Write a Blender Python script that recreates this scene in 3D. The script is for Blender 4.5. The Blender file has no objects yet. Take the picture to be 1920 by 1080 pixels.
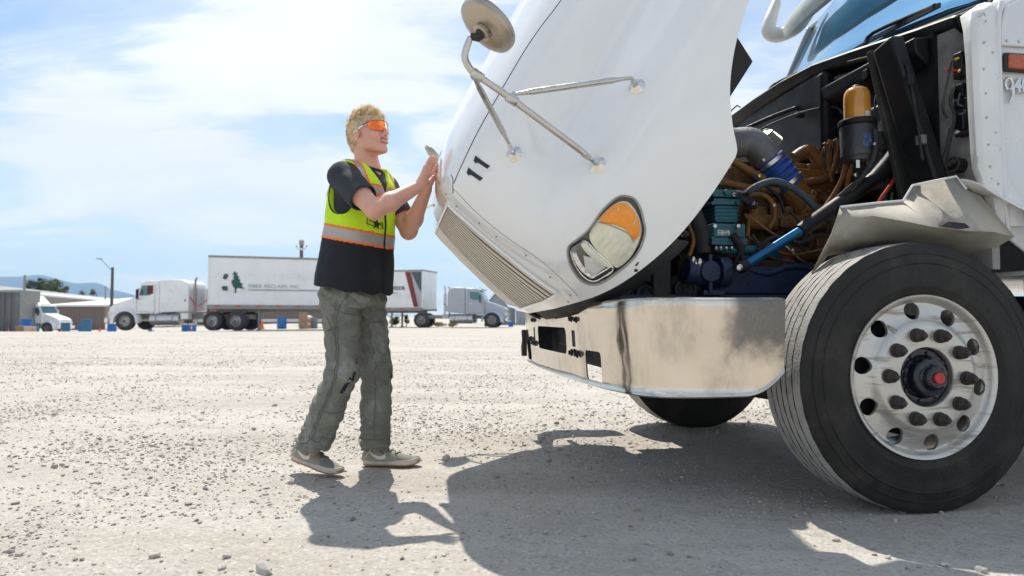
import bpy, bmesh, math, random, time
import numpy as np
from mathutils import Vector, Matrix, Euler
T0 = time.time()
random.seed(7)
rng = np.random.default_rng(11)
S = bpy.context.scene
COL = S.collection
R = math.radians

# ------------------------------------------------------------------ camera
cam_data = bpy.data.cameras.new('camera')
cam = bpy.data.objects.new('camera', cam_data)
COL.objects.link(cam)
cam_data.sensor_width = 36.0
cam_data.lens = 24.0
cam_data.clip_start = 0.05
cam_data.clip_end = 30000.0
cam.location = (0.0, 0.0, 0.754)
cam.rotation_euler = (R(90 + 2.416), 0.0, 0.0)
cam_data.dof.use_dof = True
cam_data.dof.focus_distance = 3.25
cam_data.dof.aperture_fstop = 3.2
S.camera = cam

# ------------------------------------------------------------------ sun, sky, exposure
SUN = Vector((-0.126, 0.594, 1.0)).normalized()          # towards the sun
sun_data = bpy.data.lights.new('sun', 'SUN')
sun_data.energy = 4.0
sun_data.angle = R(0.53)
sun_data.color = (1.0, 0.935, 0.84)
sun = bpy.data.objects.new('sun', sun_data)
COL.objects.link(sun)
sun.location = (-4, 12, 20)
sun.rotation_euler = SUN.to_track_quat('Z', 'Y').to_euler()

S.view_settings.view_transform = 'Standard'
S.view_settings.look = 'None'
S.view_settings.gamma = 1.0
S.view_settings.use_curve_mapping = False
S.view_settings.exposure = 0.58
S.render.engine = 'CYCLES'
S.cycles.max_bounces = 8
S.cycles.diffuse_bounces = 4
S.cycles.glossy_bounces = 4
S.cycles.transmission_bounces = 6
S.cycles.transparent_max_bounces = 8
S.cycles.use_denoising = True

world = bpy.data.worlds.new('World')
S.world = world
world.use_nodes = True
wn, wl = world.node_tree.nodes, world.node_tree.links
wn.clear()
w_out = wn.new('ShaderNodeOutputWorld')
w_bg = wn.new('ShaderNodeBackground')
w_bg.inputs['Strength'].default_value = 0.10
sky = wn.new('ShaderNodeTexSky')
sky.sky_type = 'NISHITA'
sky.sun_disc = False
sky.sun_elevation = math.asin(SUN.z)
sky.sun_rotation = math.atan2(SUN.x, SUN.y)
sky.air_density = 1.0
sky.dust_density = 1.6
sky.ozone_density = 1.2
sky.altitude = 700


def wmath(op, a, b=None, c=None, clamp=False):
    n = wn.new('ShaderNodeMath'); n.operation = op; n.use_clamp = clamp
    for i, v in enumerate((a, b, c)):
        if v is None: continue
        if isinstance(v, (int, float)): n.inputs[i].default_value = v
        else: wl.new(v, n.inputs[i])
    return n.outputs[0]


def wrange(v, a, b, c=0.0, d=1.0, smooth=True):
    n = wn.new('ShaderNodeMapRange')
    n.interpolation_type = 'SMOOTHSTEP' if smooth else 'LINEAR'
    wl.new(v, n.inputs['Value'])
    for k, x in zip(('From Min', 'From Max', 'To Min', 'To Max'), (a, b, c, d)): n.inputs[k].default_value = x
    return n.outputs['Result']


w_tc = wn.new('ShaderNodeTexCoord')
w_sep = wn.new('ShaderNodeSeparateXYZ')
wl.new(w_tc.outputs['Generated'], w_sep.inputs[0])
DX, DY, DZ = w_sep.outputs
# clouds lie on a flat layer: direction divided by height above the horizon
den = wmath('ADD', wmath('MAXIMUM', DZ, 0.0), 0.22)
cx_ = wmath('DIVIDE', DX, den); cy_ = wmath('DIVIDE', DY, den)
w_cmb = wn.new('ShaderNodeCombineXYZ')
wl.new(cx_, w_cmb.inputs[0]); wl.new(cy_, w_cmb.inputs[1])


def wnoise(scale, detail, rough, loc, stretch=(1, 1, 1), rot=0.0, distort=0.0):
    m = wn.new('ShaderNodeMapping'); m.inputs['Location'].default_value = loc
    m.inputs['Scale'].default_value = stretch; m.inputs['Rotation'].default_value = (0, 0, rot)
    wl.new(w_cmb.outputs[0], m.inputs[0])
    n = wn.new('ShaderNodeTexNoise'); n.inputs['Scale'].default_value = scale
    n.inputs['Detail'].default_value = detail; n.inputs['Roughness'].default_value = rough
    n.inputs['Distortion'].default_value = distort
    wl.new(m.outputs[0], n.inputs['Vector'])
    return n.outputs[0]


big = wnoise(0.95, 9, 0.56, (3.1, 1.7, 0), (1.0, 1.5, 1), 0.5, 0.5)
wisp = wnoise(1.7, 11, 0.64, (7.3, 2.2, 0), (0.7, 2.3, 1), -0.45, 1.2)


def bank(az, el, raz, rel):
    """a soft bank of cloud round one direction of the sky (degrees)"""
    a_ = wmath('ARCTAN2', DX, DY)
    e_ = wmath('ARCSINE', DZ)
    da = wmath('DIVIDE', wmath('SUBTRACT', a_, R(az)), R(raz))
    de = wmath('DIVIDE', wmath('SUBTRACT', e_, R(el)), R(rel))
    q = wmath('ADD', wmath('MULTIPLY', da, da), wmath('MULTIPLY', de, de))
    return wrange(q, 1.6, 0.0)


m1 = wmath('ADD', wmath('MULTIPLY', big, 0.9), wmath('MULTIPLY', wisp, 0.58))
for az, el, raz, rel, amt in ((-24, 10.5, 15, 5.2, .26), (-36, 14, 7, 4, .12), (-16, 19, 14, 3.5, .13),
                              (-7, 24, 16, 4, .16), (9, 13, 16, 5, .10), (20, 18, 11, 8, .17),
                              (-36, 23, 9, 5, -.14), (-12.5, 14.8, 4, 1.4, -.12), (-30, 4.5, 12, 2.0, -.05), (-40, 9, 5, 2.2, -.12)):
    m1 = wmath('ADD', m1, wmath('MULTIPLY', bank(az, el, raz, rel), amt * .85 - .004))
cover = wrange(m1, 0.66, 0.90)
soft = wrange(m1, 0.50, 0.84, 0.0, 0.50)
cover = wmath('MAXIMUM', cover, soft)
shade = wrange(big, 0.35, 0.75, 0.86, 1.0)
# pale air near the horizon
hz = wrange(DZ, 0.32, -0.02, 0.08, 0.84)
w_ccol = wn.new('ShaderNodeVectorMath'); w_ccol.operation = 'SCALE'
w_ccol.inputs[0].default_value = (7.3, 7.55, 7.8)
wl.new(shade, w_ccol.inputs['Scale'])
w_gain = wn.new('ShaderNodeVectorMath'); w_gain.operation = 'MULTIPLY'
w_gain.inputs[1].default_value = (0.80, 0.95, 1.03)
wl.new(sky.outputs[0], w_gain.inputs[0])
w_mixh = wn.new('ShaderNodeMix'); w_mixh.data_type = 'RGBA'
wl.new(hz, w_mixh.inputs['Factor']); wl.new(w_gain.outputs[0], w_mixh.inputs['A'])
w_mixh.inputs['B'].default_value = (5.2, 6.3, 7.2, 1)
w_mix = wn.new('ShaderNodeMix'); w_mix.data_type = 'RGBA'
wl.new(cover, w_mix.inputs['Factor']); wl.new(w_mixh.outputs['Result'], w_mix.inputs['A'])
wl.new(w_ccol.outputs[0], w_mix.inputs['B'])
wl.new(w_mix.outputs['Result'], w_bg.inputs['Color'])
wl.new(w_bg.outputs[0], w_out.inputs[0])

# ------------------------------------------------------------------ materials
MATS = {}


def pm(name, col, rough=0.5, metal=0.0, var=0.12, scale=6.0, bump=0.0, bscale=60.0, dirt=None, dirt_amt=0.0,
       dscale=3.0, coat=0.0, dstretch=(1, 1, 1), spec=0.5, emit=None, detail=6.0, rvar=0.1, dedge=(0.5, 0.7)):
    """procedural principled material: base colour broken up by noise, optional dirt and fine relief"""
    m = bpy.data.materials.new(name); m.use_nodes = True
    MATS[name] = m
    n, l = m.node_tree.nodes, m.node_tree.links
    b = n['Principled BSDF']
    tc = n.new('ShaderNodeTexCoord')
    ns = n.new('ShaderNodeTexNoise'); ns.inputs['Scale'].default_value = scale; ns.inputs['Detail'].default_value = detail
    l.new(tc.outputs['Object'], ns.inputs['Vector'])
    ramp = n.new('ShaderNodeMapRange')
    ramp.inputs['From Min'].default_value = 0.3; ramp.inputs['From Max'].default_value = 0.7
    ramp.inputs['To Min'].default_value = 1 - var; ramp.inputs['To Max'].default_value = 1 + var
    l.new(ns.outputs[0], ramp.inputs['Value'])
    sc = n.new('ShaderNodeVectorMath'); sc.operation = 'SCALE'
    sc.inputs[0].default_value = col[:3]
    l.new(ramp.outputs[0], sc.inputs['Scale'])
    out = sc.outputs[0]
    if dirt is not None:
        mp = n.new('ShaderNodeMapping'); mp.inputs['Scale'].default_value = dstretch
        l.new(tc.outputs['Object'], mp.inputs[0])
        dn = n.new('ShaderNodeTexNoise'); dn.inputs['Scale'].default_value = dscale
        dn.inputs['Detail'].default_value = 9; dn.inputs['Roughness'].default_value = 0.68
        l.new(mp.outputs[0], dn.inputs['Vector'])
        dr = n.new('ShaderNodeMapRange'); dr.interpolation_type = 'SMOOTHSTEP'
        dr.inputs['From Min'].default_value = dedge[0]; dr.inputs['From Max'].default_value = dedge[1]
        dr.inputs['To Max'].default_value = dirt_amt
        l.new(dn.outputs[0], dr.inputs['Value'])
        mx = n.new('ShaderNodeMix'); mx.data_type = 'RGBA'
        l.new(dr.outputs[0], mx.inputs['Factor']); l.new(out, mx.inputs['A'])
        mx.inputs['B'].default_value = (*dirt[:3], 1)
        out = mx.outputs['Result']
        if metal > 0:
            mm = n.new('ShaderNodeMath'); mm.operation = 'MULTIPLY_ADD'
            l.new(dr.outputs[0], mm.inputs[0]); mm.inputs[1].default_value = -metal; mm.inputs[2].default_value = metal
            l.new(mm.outputs[0], b.inputs['Metallic'])
    l.new(out, b.inputs['Base Color'])
    rr = n.new('ShaderNodeMapRange')
    rr.inputs['From Min'].default_value = 0.3; rr.inputs['From Max'].default_value = 0.7
    rr.inputs['To Min'].default_value = max(0.02, rough - rvar); rr.inputs['To Max'].default_value = min(1, rough + rvar)
    l.new(ns.outputs[0], rr.inputs['Value']); l.new(rr.outputs[0], b.inputs['Roughness'])
    if not (dirt is not None and metal > 0): b.inputs['Metallic'].default_value = metal
    b.inputs['Specular IOR Level'].default_value = spec
    b.inputs['Coat Weight'].default_value = coat
    b.inputs['Coat Roughness'].default_value = 0.06
    if emit:
        b.inputs['Emission Color'].default_value = (*emit[0], 1); b.inputs['Emission Strength'].default_value = emit[1]
    if bump > 0:
        bn = n.new('ShaderNodeTexNoise'); bn.inputs['Scale'].default_value = bscale; bn.inputs['Detail'].default_value = 5
        l.new(tc.outputs['Object'], bn.inputs['Vector'])
        bp = n.new('ShaderNodeBump'); bp.inputs['Strength'].default_value = bump; bp.inputs['Distance'].default_value = 0.01
        l.new(bn.outputs[0], bp.inputs['Height']); l.new(bp.outputs[0], b.inputs['Normal'])
    return m


def glass_mat(name, col, rough=0.04, alpha=0.35, metal=0.0):
    m = pm(name, col, rough, metal, var=0.04, rvar=0.01)
    m.node_tree.nodes['Principled BSDF'].inputs['Alpha'].default_value = alpha
    return m

# ------------------------------------------------------------------ mesh builder


class MB:
    """collects shapes and links them as ONE mesh object"""
    def __init__(s): s.v, s.f, s.m = [], [], []

    def add(s, vs, fs, mi=0):
        o = len(s.v)
        s.v += [tuple(p) for p in vs]
        s.f += [tuple(i + o for i in f) for f in fs]
        s.m += [mi] * len(fs)
        return s

    def box(s, lo, hi, mi=0, mat=None):
        x0, y0, z0 = lo; x1, y1, z1 = hi
        vs = [(x0, y0, z0), (x1, y0, z0), (x1, y1, z0), (x0, y1, z0), (x0, y0, z1), (x1, y0, z1), (x1, y1, z1), (x0, y1, z1)]
        if mat is not None: vs = [tuple(mat @ Vector(p)) for p in vs]
        return s.add(vs, [(0, 3, 2, 1), (4, 5, 6, 7), (0, 1, 5, 4), (1, 2, 6, 5), (2, 3, 7, 6), (3, 0, 4, 7)], mi)

    def bar(s, a, b, w, t, up=(0, 0, 1), mi=0):
        """rectangular bar from a to b, w wide (sideways) and t thick (along up)"""
        a, b = Vector(a), Vector(b); d = (b - a).normalized(); u = Vector(up)
        sd = d.cross(u).normalized(); u = sd.cross(d).normalized()
        vs = []
        for p in (a, b):
            for i, j in ((-1, -1), (1, -1), (1, 1), (-1, 1)): vs.append(p + sd * (i * w / 2) + u * (j * t / 2))
        return s.add(vs, [(0, 1, 2, 3), (7, 6, 5, 4), (0, 4, 5, 1), (1, 5, 6, 2), (2, 6, 7, 3), (3, 7, 4, 0)], mi)

    def tube(s, pts, r, n=12, mi=0, cap=True, sm=0):
        """round tube along points; r is one radius or one per point"""
        P = [Vector(p) for p in pts]
        if sm:                                                      # Catmull-Rom refinement
            rs = r if isinstance(r, (list, tuple)) else [r] * len(P)
            Q, RR = [], []
            for i in range(len(P) - 1):
                p0 = P[max(i - 1, 0)]; p1 = P[i]; p2 = P[i + 1]; p3 = P[min(i + 2, len(P) - 1)]
                for k in range(sm):
                    t = k / sm
                    Q.append(0.5 * ((2 * p1) + (p2 - p0) * t + (2 * p0 - 5 * p1 + 4 * p2 - p3) * t * t + (3 * p1 - p0 - 3 * p2 + p3) * t ** 3))
                    RR.append(rs[i] * (1 - t) + rs[i + 1] * t)
            Q.append(P[-1]); RR.append(rs[-1]); P, r = Q, RR
        if not isinstance(r, (list, tuple)): r = [r] * len(P)
        d0 = (P[1] - P[0]).normalized()
        u = d0.orthogonal().normalized()
        vs, fs = [], []
        for i, p in enumerate(P):
            d = ((P[min(i + 1, len(P) - 1)] - P[max(i - 1, 0)])).normalized()
            u = (u - d * u.dot(d)).normalized(); w = d.cross(u)
            for k in range(n):
                a = 2 * math.pi * k / n
                vs.append(p + u * (math.cos(a) * r[i]) + w * (math.sin(a) * r[i]))
        for i in range(len(P) - 1):
            for k in range(n):
                a, b = i * n + k, i * n + (k + 1) % n
                fs.append((a, b, b + n, a + n))
        if cap:
            fs.append(tuple(range(n - 1, -1, -1))); fs.append(tuple((len(P) - 1) * n + k for k in range(n)))
        return s.add(vs, fs, mi)

    def lathe(s, prof, org=(0, 0, 0), axis=(0, 0, 1), n=32, mi=0, mis=None, closed=False):
        """profile of (radius, along-axis) pairs turned round the axis"""
        ax = Vector(axis).normalized(); u = ax.orthogonal().normalized(); w = ax.cross(u); o = Vector(org)
        vs, fs, ms = [], [], []
        for (r, h) in prof:
            for k in range(n):
                a = 2 * math.pi * k / n
                vs.append(o + ax * h + u * (math.cos(a) * r) + w * (math.sin(a) * r))
        m = len(prof)
        for i in range(m if closed else m - 1):
            j = (i + 1) % m
            for k in range(n):
                fs.append((i * n + k, i * n + (k + 1) % n, j * n + (k + 1) % n, j * n + k)); ms.append(mis[i] if mis else mi)
        if not closed:
            if prof[0][0] > 1e-5: fs.append(tuple(range(n - 1, -1, -1))); ms.append(mis[0] if mis else mi)
            if prof[-1][0] > 1e-5: fs.append(tuple((m - 1) * n + k for k in range(n))); ms.append(mis[-1] if mis else mi)
        o_ = len(s.v); s.v += [tuple(p) for p in vs]; s.f += [tuple(i + o_ for i in f) for f in fs]; s.m += ms
        return s

    def prism(s, poly, a0, a1, plane='xz', mi=0, mat=None):
        """polygon (2D) extruded between a0 and a1 along the missing axis"""
        def P(p, a):
            if plane == 'xz': q = (p[0], a, p[1])
            elif plane == 'xy': q = (p[0], p[1], a)
            else: q = (a, p[0], p[1])
            return tuple(mat @ Vector(q)) if mat is not None else q
        n = len(poly)
        vs = [P(p, a0) for p in poly] + [P(p, a1) for p in poly]
        fs = [tuple(range(n)), tuple(range(2 * n - 1, n - 1, -1))] + [(i, i + n, (i + 1) % n + n, (i + 1) % n) for i in range(n)]
        return s.add(vs, fs, mi)

    def grid(s, rows, mi=0, closed=False):
        n = len(rows[0]); vs = [p for r_ in rows for p in r_]; fs = []
        for i in range(len(rows) - 1):
            for k in range(n if closed else n - 1):
                a, b = i * n + k, i * n + (k + 1) % n
                fs.append((a, b, b + n, a + n))
        return s.add(vs, fs, mi)

    def ball(s, c, r, n=12, mi=0, sc=(1, 1, 1)):
        pr = []
        for i in range(n // 2 + 1):
            a = -math.pi / 2 + math.pi * i / (n // 2)
            pr.append((max(r * math.cos(a), 1e-6), r * math.sin(a)))
        o_ = len(s.v)
        s.lathe(pr, (0, 0, 0), (0, 0, 1), n, mi)
        for i in range(o_, len(s.v)):
            p = s.v[i]; s.v[i] = (p[0] * sc[0] + c[0], p[1] * sc[1] + c[1], p[2] * sc[2] + c[2])
        return s

    def build(s, name, mats, parent=None, smooth=35, bevel=0.0, seg=2, flip=True):
        me = bpy.data.meshes.new(name)
        me.from_pydata(s.v, [], s.f)
        if not isinstance(mats, (list, tuple)): mats = [mats]
        for m in mats: me.materials.append(m)
        if len(mats) > 1: me.polygons.foreach_set('material_index', s.m)
        if flip:
            bm = bmesh.new(); bm.from_mesh(me)
            bmesh.ops.recalc_face_normals(bm, faces=bm.faces); bm.to_mesh(me); bm.free()
        if smooth:
            me.shade_smooth()
            if smooth < 180: me.set_sharp_from_angle(angle=R(smooth))
        me.update()
        o = bpy.data.objects.new(name, me); COL.objects.link(o)
        if parent: o.parent = parent
        if bevel > 0:
            bv = o.modifiers.new('bevel', 'BEVEL'); bv.width = bevel; bv.segments = seg; bv.limit_method = 'ANGLE'; bv.angle_limit = R(35)
            bv.harden_normals = False
        return o


def tag(o, label=None, cat=None, group=None, kind=None):
    if label: o['label'] = label
    if cat: o['category'] = cat
    if group: o['group'] = group
    if kind: o['kind'] = kind
    return o


def empty(name, loc=(0, 0, 0), rz=0.0, label=None, cat=None, group=None, parent=None):
    o = bpy.data.objects.new(name, None); COL.objects.link(o)
    o.empty_display_size = 0.2
    o.location = loc; o.rotation_euler = (0, 0, rz)
    if parent: o.parent = parent
    return tag(o, label, cat, group)


def copy_tree(o, parent=None):
    c = o.copy(); COL.objects.link(c); c.parent = parent
    for ch in list(o.children): copy_tree(ch, c)
    return c


def copy_part(o, parent, loc=None, rot=None):
    c = o.copy(); COL.objects.link(c); c.parent = parent
    if loc is not None: c.location = loc
    if rot is not None: c.rotation_euler = rot
    for ch in list(o.children): copy_part(ch, c)
    return c


def bool_apply(o, cutters):
    """cut the given meshes out of o for good; nothing stays behind"""
    bpy.context.view_layer.update()
    for c in cutters:
        b = o.modifiers.new('cut', 'BOOLEAN'); b.operation = 'DIFFERENCE'; b.object = c; b.solver = 'EXACT'
    dg = bpy.context.evaluated_depsgraph_get()
    me = bpy.data.meshes.new_from_object(o.evaluated_get(dg))
    o.modifiers.clear(); old = o.data; o.data = me
    bpy.data.meshes.remove(old)
    for c in cutters:
        d = c.data; bpy.data.objects.remove(c); bpy.data.meshes.remove(d)
    me.shade_smooth(); me.set_sharp_from_angle(angle=R(30))
    return o


def text_part(s, size, mat, parent, name='lettering', extrude=0.001, shear=0.0, sx=1.0, bold=0.0, align='LEFT'):
    """letters as a real mesh object, in the XY plane of its own frame"""
    cu = bpy.data.curves.new(name, 'FONT'); cu.body = s; cu.size = size; cu.extrude = extrude; cu.shear = shear
    cu.offset = bold; cu.align_x = align; cu.resolution_u = 4
    t = bpy.data.objects.new(name + '_tmp', cu); COL.objects.link(t)
    dg = bpy.context.evaluated_depsgraph_get(); dg.update()
    me = bpy.data.meshes.new_from_object(t.evaluated_get(dg))
    bpy.data.objects.remove(t); bpy.data.curves.remove(cu)
    me.transform(Matrix.Diagonal((sx, 1, 1, 1)))
    me.materials.clear(); me.materials.append(mat)
    o = bpy.data.objects.new(name, me); COL.objects.link(o); o.parent = parent
    return o


# ------------------------------------------------------------------ value noise for geometry (numpy)
def vnoise(p, seed=0):
    """smooth value noise, p is (...,3)"""
    pi = np.floor(p).astype(np.int64); f = p - pi; f = f * f * (3 - 2 * f)

    def h(i, j, k):
        n = (i * 73856093) ^ (j * 19349663) ^ (k * 83492791) ^ (seed * 2654435761)
        n = (n ^ (n >> 13)) * 1274126177 & 0x7fffffff
        return ((n ^ (n >> 16)) & 0xffff) / 65535.0
    i, j, k = pi[..., 0], pi[..., 1], pi[..., 2]
    x, y, z = f[..., 0], f[..., 1], f[..., 2]
    c00 = h(i, j, k) * (1 - x) + h(i + 1, j, k) * x; c10 = h(i, j + 1, k) * (1 - x) + h(i + 1, j + 1, k) * x
    c01 = h(i, j, k + 1) * (1 - x) + h(i + 1, j, k + 1) * x; c11 = h(i, j + 1, k + 1) * (1 - x) + h(i + 1, j + 1, k + 1) * x
    return (c00 * (1 - y) + c10 * y) * (1 - z) + (c01 * (1 - y) + c11 * y) * z


def fbm(p, octv=4, seed=0):
    a, s, o = 0.5, 1.0, 0
    t = 0
    for q in range(octv):
        t = t + a * vnoise(p * s + q * 17.3, seed + q); s *= 2.03; a *= 0.5
    return t


def interp(x, pts):
    xs = [p[0] for p in pts]; ys = [p[1] for p in pts]
    return np.interp(x, xs, ys)


def smooth_interp(pts):
    """Catmull-Rom style monotone-ish interpolation returned as a function"""
    xs = np.array([p[0] for p in pts], float); ys = np.array([p[1] for p in pts], float)
    d = np.diff(ys) / np.diff(xs)
    m = np.concatenate([[d[0]], (d[1:] + d[:-1]) / 2, [d[-1]]])
    for i in range(1, len(m) - 1):
        if d[i - 1] * d[i] <= 0: m[i] = 0

    def f(x):
        x = np.clip(x, xs[0], xs[-1])
        i = np.clip(np.searchsorted(xs, x) - 1, 0, len(xs) - 2)
        h = xs[i + 1] - xs[i]; t = (x - xs[i]) / h
        return (2 * t ** 3 - 3 * t ** 2 + 1) * ys[i] + (t ** 3 - 2 * t ** 2 + t) * h * m[i] + (-2 * t ** 3 + 3 * t ** 2) * ys[i + 1] + (t ** 3 - t ** 2) * h * m[i + 1]
    return f

# ================================================================== ground
def nonuni(segs):
    out = [segs[0][0]]
    for a, b, n, g in segs:
        if g == 0: out += list(np.linspace(a, b, n + 1)[1:])
        else:
            t = np.linspace(0, 1, n + 1)[1:]; out += list(a + (b - a) * (np.exp(g * t) - 1) / (math.exp(g) - 1))
    return np.array(out)


_xp = nonuni([(0, 3.2, 110, 0), (3.2, 26, 90, 2.2), (26, 9000, 26, 6)])
gx = np.concatenate([-_xp[::-1], _xp[1:]])
_yb = -nonuni([(0.6, 40, 16, 3.0), (40, 9000, 14, 5)])[::-1]
gy = np.concatenate([_yb, nonuni([(-.6, 1.2, 18, 0), (1.2, 9.0, 270, .9), (9, 60, 120, 2.0), (60, 9000, 26, 5)])[0:]])


def ground_h(x, y):
    """height of the yard: gentle ruts, a rougher windrow of gravel and fine lumps, fading with distance"""
    p = np.stack([x, y, x * 0], -1)
    d = np.hypot(x, y)
    near = np.exp(-(d / 45.0) ** 2)
    rut = (fbm(p * np.array([0.35, 1.1, 1]), 3, 5) - 0.45) * 0.030
    lump = (fbm(p * 7.0, 4, 9) - 0.47) * 0.016
    fine = (fbm(p * 26.0, 3, 21) - 0.45) * 0.0105
    # compacted lane close by, loose gravel beyond it
    edge = 3.95 + 0.16 * x + 0.25 * (fbm(p * 1.1, 3, 3) - .47) * 2
    loose = 1 / (1 + np.exp(-(y - edge) * 6.0)) * np.clip(1 - (y - 11) / 7, 0.15, 1)
    pad = np.exp(-(np.maximum(np.hypot((x - 1.7) / 2.2, (y - 3.6) / 1.9) - 1, 0) * 3) ** 2)      # level under the tyres
    h = (rut + lump * (0.4 + loose * 1.1) + fine * (0.55 + loose * 1.1)) * near
    # the yard falls away a little at its far left edge
    dip = 1 / (1 + np.exp(-(y - 38.5) * 1.2)) / (1 + np.exp((x / np.maximum(y, 1) + .44) * 60))
    return h * (1 - 0.30 * pad) + loose * 0.004 * near - dip * .50


GX, GY = np.meshgrid(gx, gy)
GZ = ground_h(GX, GY)
gv = np.stack([GX, GY, GZ], -1).reshape(-1, 3)
nyg, nxg = GX.shape
ii = (np.arange(nyg - 1)[:, None] * nxg + np.arange(nxg - 1)[None]).reshape(-1)
gf = np.stack([ii, ii + 1, ii + nxg + 1, ii + nxg], -1)


def np_mesh(name, V, F, mat, smooth=True):
    me = bpy.data.meshes.new(name)
    me.vertices.add(len(V)); me.vertices.foreach_set('co', np.asarray(V, np.float32).ravel())
    k = F.shape[1]
    me.loops.add(F.size); me.loops.foreach_set('vertex_index', F.astype(np.int32).ravel())
    me.polygons.add(len(F)); me.polygons.foreach_set('loop_start', np.arange(0, F.size, k, dtype=np.int32))
    me.polygons.foreach_set('loop_total', np.full(len(F), k, np.int32))
    me.update(calc_edges=True); me.validate()
    if smooth: me.shade_smooth()
    if mat is not None: me.materials.append(mat)
    o = bpy.data.objects.new(name, me); COL.objects.link(o)
    return o


def ground_material():
    m = bpy.data.materials.new('yard_gravel'); m.use_nodes = True
    n, l = m.node_tree.nodes, m.node_tree.links; b = n['Principled BSDF']
    tc = n.new('ShaderNodeTexCoord')

    def noise(scale, detail=8, rough=0.6, st=(1, 1, 1)):
        mp = n.new('ShaderNodeMapping'); mp.inputs['Scale'].default_value = st; l.new(tc.outputs['Object'], mp.inputs[0])
        q = n.new('ShaderNodeTexNoise'); q.inputs['Scale'].default_value = scale; q.inputs['Detail'].default_value = detail
        q.inputs['Roughness'].default_value = rough; l.new(mp.outputs[0], q.inputs['Vector']); return q.outputs[0]

    def mr(v, a, b_, c=0., d=1.):
        q = n.new('ShaderNodeMapRange'); q.interpolation_type = 'SMOOTHSTEP'; l.new(v, q.inputs['Value'])
        for k, x in zip(('From Min', 'From Max', 'To Min', 'To Max'), (a, b_, c, d)): q.inputs[k].default_value = x
        return q.outputs[0]

    def mix(f, a, c):
        q = n.new('ShaderNodeMix'); q.data_type = 'RGBA'
        l.new(f, q.inputs['Factor'])
        if isinstance(a, tuple): q.inputs['A'].default_value = (*a, 1)
        else: l.new(a, q.inputs['A'])
        if isinstance(c, tuple): q.inputs['B'].default_value = (*c, 1)
        else: l.new(c, q.inputs['B'])
        return q.outputs['Result']
    patch = noise(0.9, 8, .62, (0.30, 1.5, 1))
    col = mix(mr(patch, .34, .66), (0.400, 0.366, 0.318), (0.505, 0.475, 0.428))
    col = mix(mr(noise(5.5, 8, .7), .5, .75, 0, .45), col, (0.40, 0.345, 0.275))      # brown dust
    col = mix(mr(noise(55, 5, .65), .50, .72, 0, .40), col, (0.255, 0.245, 0.235))     # grit
    vo = n.new('ShaderNodeTexVoronoi'); vo.inputs['Scale'].default_value = 95; l.new(tc.outputs['Object'], vo.inputs['Vector'])
    wn_ = n.new('ShaderNodeSeparateColor'); l.new(vo.outputs['Color'], wn_.inputs[0])
    # single chips: some dark, some pale
    chip = mr(wn_.outputs[0], .87, .90, 0, .40)
    col = mix(chip, col, (0.20, 0.198, 0.20))
    col = mix(mr(wn_.outputs[1], .88, .91, 0, .5), col, (0.58, 0.57, 0.55))
    vo2 = n.new('ShaderNodeTexVoronoi'); vo2.inputs['Scale'].default_value = 14; l.new(tc.outputs['Object'], vo2.inputs['Vector'])
    w2 = n.new('ShaderNodeSeparateColor'); l.new(vo2.outputs['Color'], w2.inputs[0])
    col = mix(mr(w2.outputs[0], .80, .9, 0, .20), col, (0.30, 0.29, 0.275))
    l.new(col, b.inputs['Base Color'])
    b.inputs['Roughness'].default_value = 0.93
    b.inputs['Specular IOR Level'].default_value = 0.2
    bp = n.new('ShaderNodeBump'); bp.inputs['Strength'].default_value = 0.65; bp.inputs['Distance'].default_value = 0.008
    l.new(noise(70, 6, .72), bp.inputs['Height'])
    bp2 = n.new('ShaderNodeBump'); bp2.inputs['Strength'].default_value = 0.5; bp2.inputs['Distance'].default_value = 0.004
    l.new(vo.outputs['Distance'], bp2.inputs['Height']); l.new(bp.outputs[0], bp2.inputs['Normal'])
    bp3 = n.new('ShaderNodeBump'); bp3.inputs['Strength'].default_value = 0.5; bp3.inputs['Distance'].default_value = 0.05
    l.new(noise(9, 6, .65), bp3.inputs['Height']); l.new(bp2.outputs[0], bp3.inputs['Normal'])
    l.new(bp3.outputs[0], b.inputs['Normal'])
    return m


M_ground = ground_material()
ground = tag(np_mesh('ground', gv, gf, M_ground), 'pale compacted gravel yard', None, None, 'structure')

# ---- loose gravel (nobody could count it) and single stones
STONE = []


def rock_shape(seed, sub):
    bm = bmesh.new(); bmesh.ops.create_icosphere(bm, subdivisions=sub, radius=1.0)
    V = np.array([v.co[:] for v in bm.verts]); F = np.array([[v.index for v in f.verts] for f in bm.faces]); bm.free()
    r_ = np.random.default_rng(seed)
    # chop with random planes for a crushed-rock look
    for q in range(7):
        d = r_.normal(size=3); d /= np.linalg.norm(d); k = r_.uniform(.45, .85)
        s = V @ d; V = V - np.outer(np.maximum(s - k, 0), d)
    V *= np.array([1.0, r_.uniform(.65, .95), r_.uniform(.5, .75)]) * (1 + .12 * r_.normal(size=(len(V), 1)))
    return V, F


def stone_mat(name, col, var=.25):
    return pm(name, col, 0.9, 0, var, 30, bump=0.5, bscale=160, spec=0.2)


MS = [stone_mat('stone_grey', (.42, .395, .36)), stone_mat('stone_pale', (.54, .51, .46)), stone_mat('stone_tan', (.46, .40, .32)), stone_mat('stone_dark', (.30, .29, .275))]
shapes = [rock_shape(i, 1) for i in range(6)]
small = [rock_shape(40 + i, 0 if False else 1) for i in range(5)]


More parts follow.
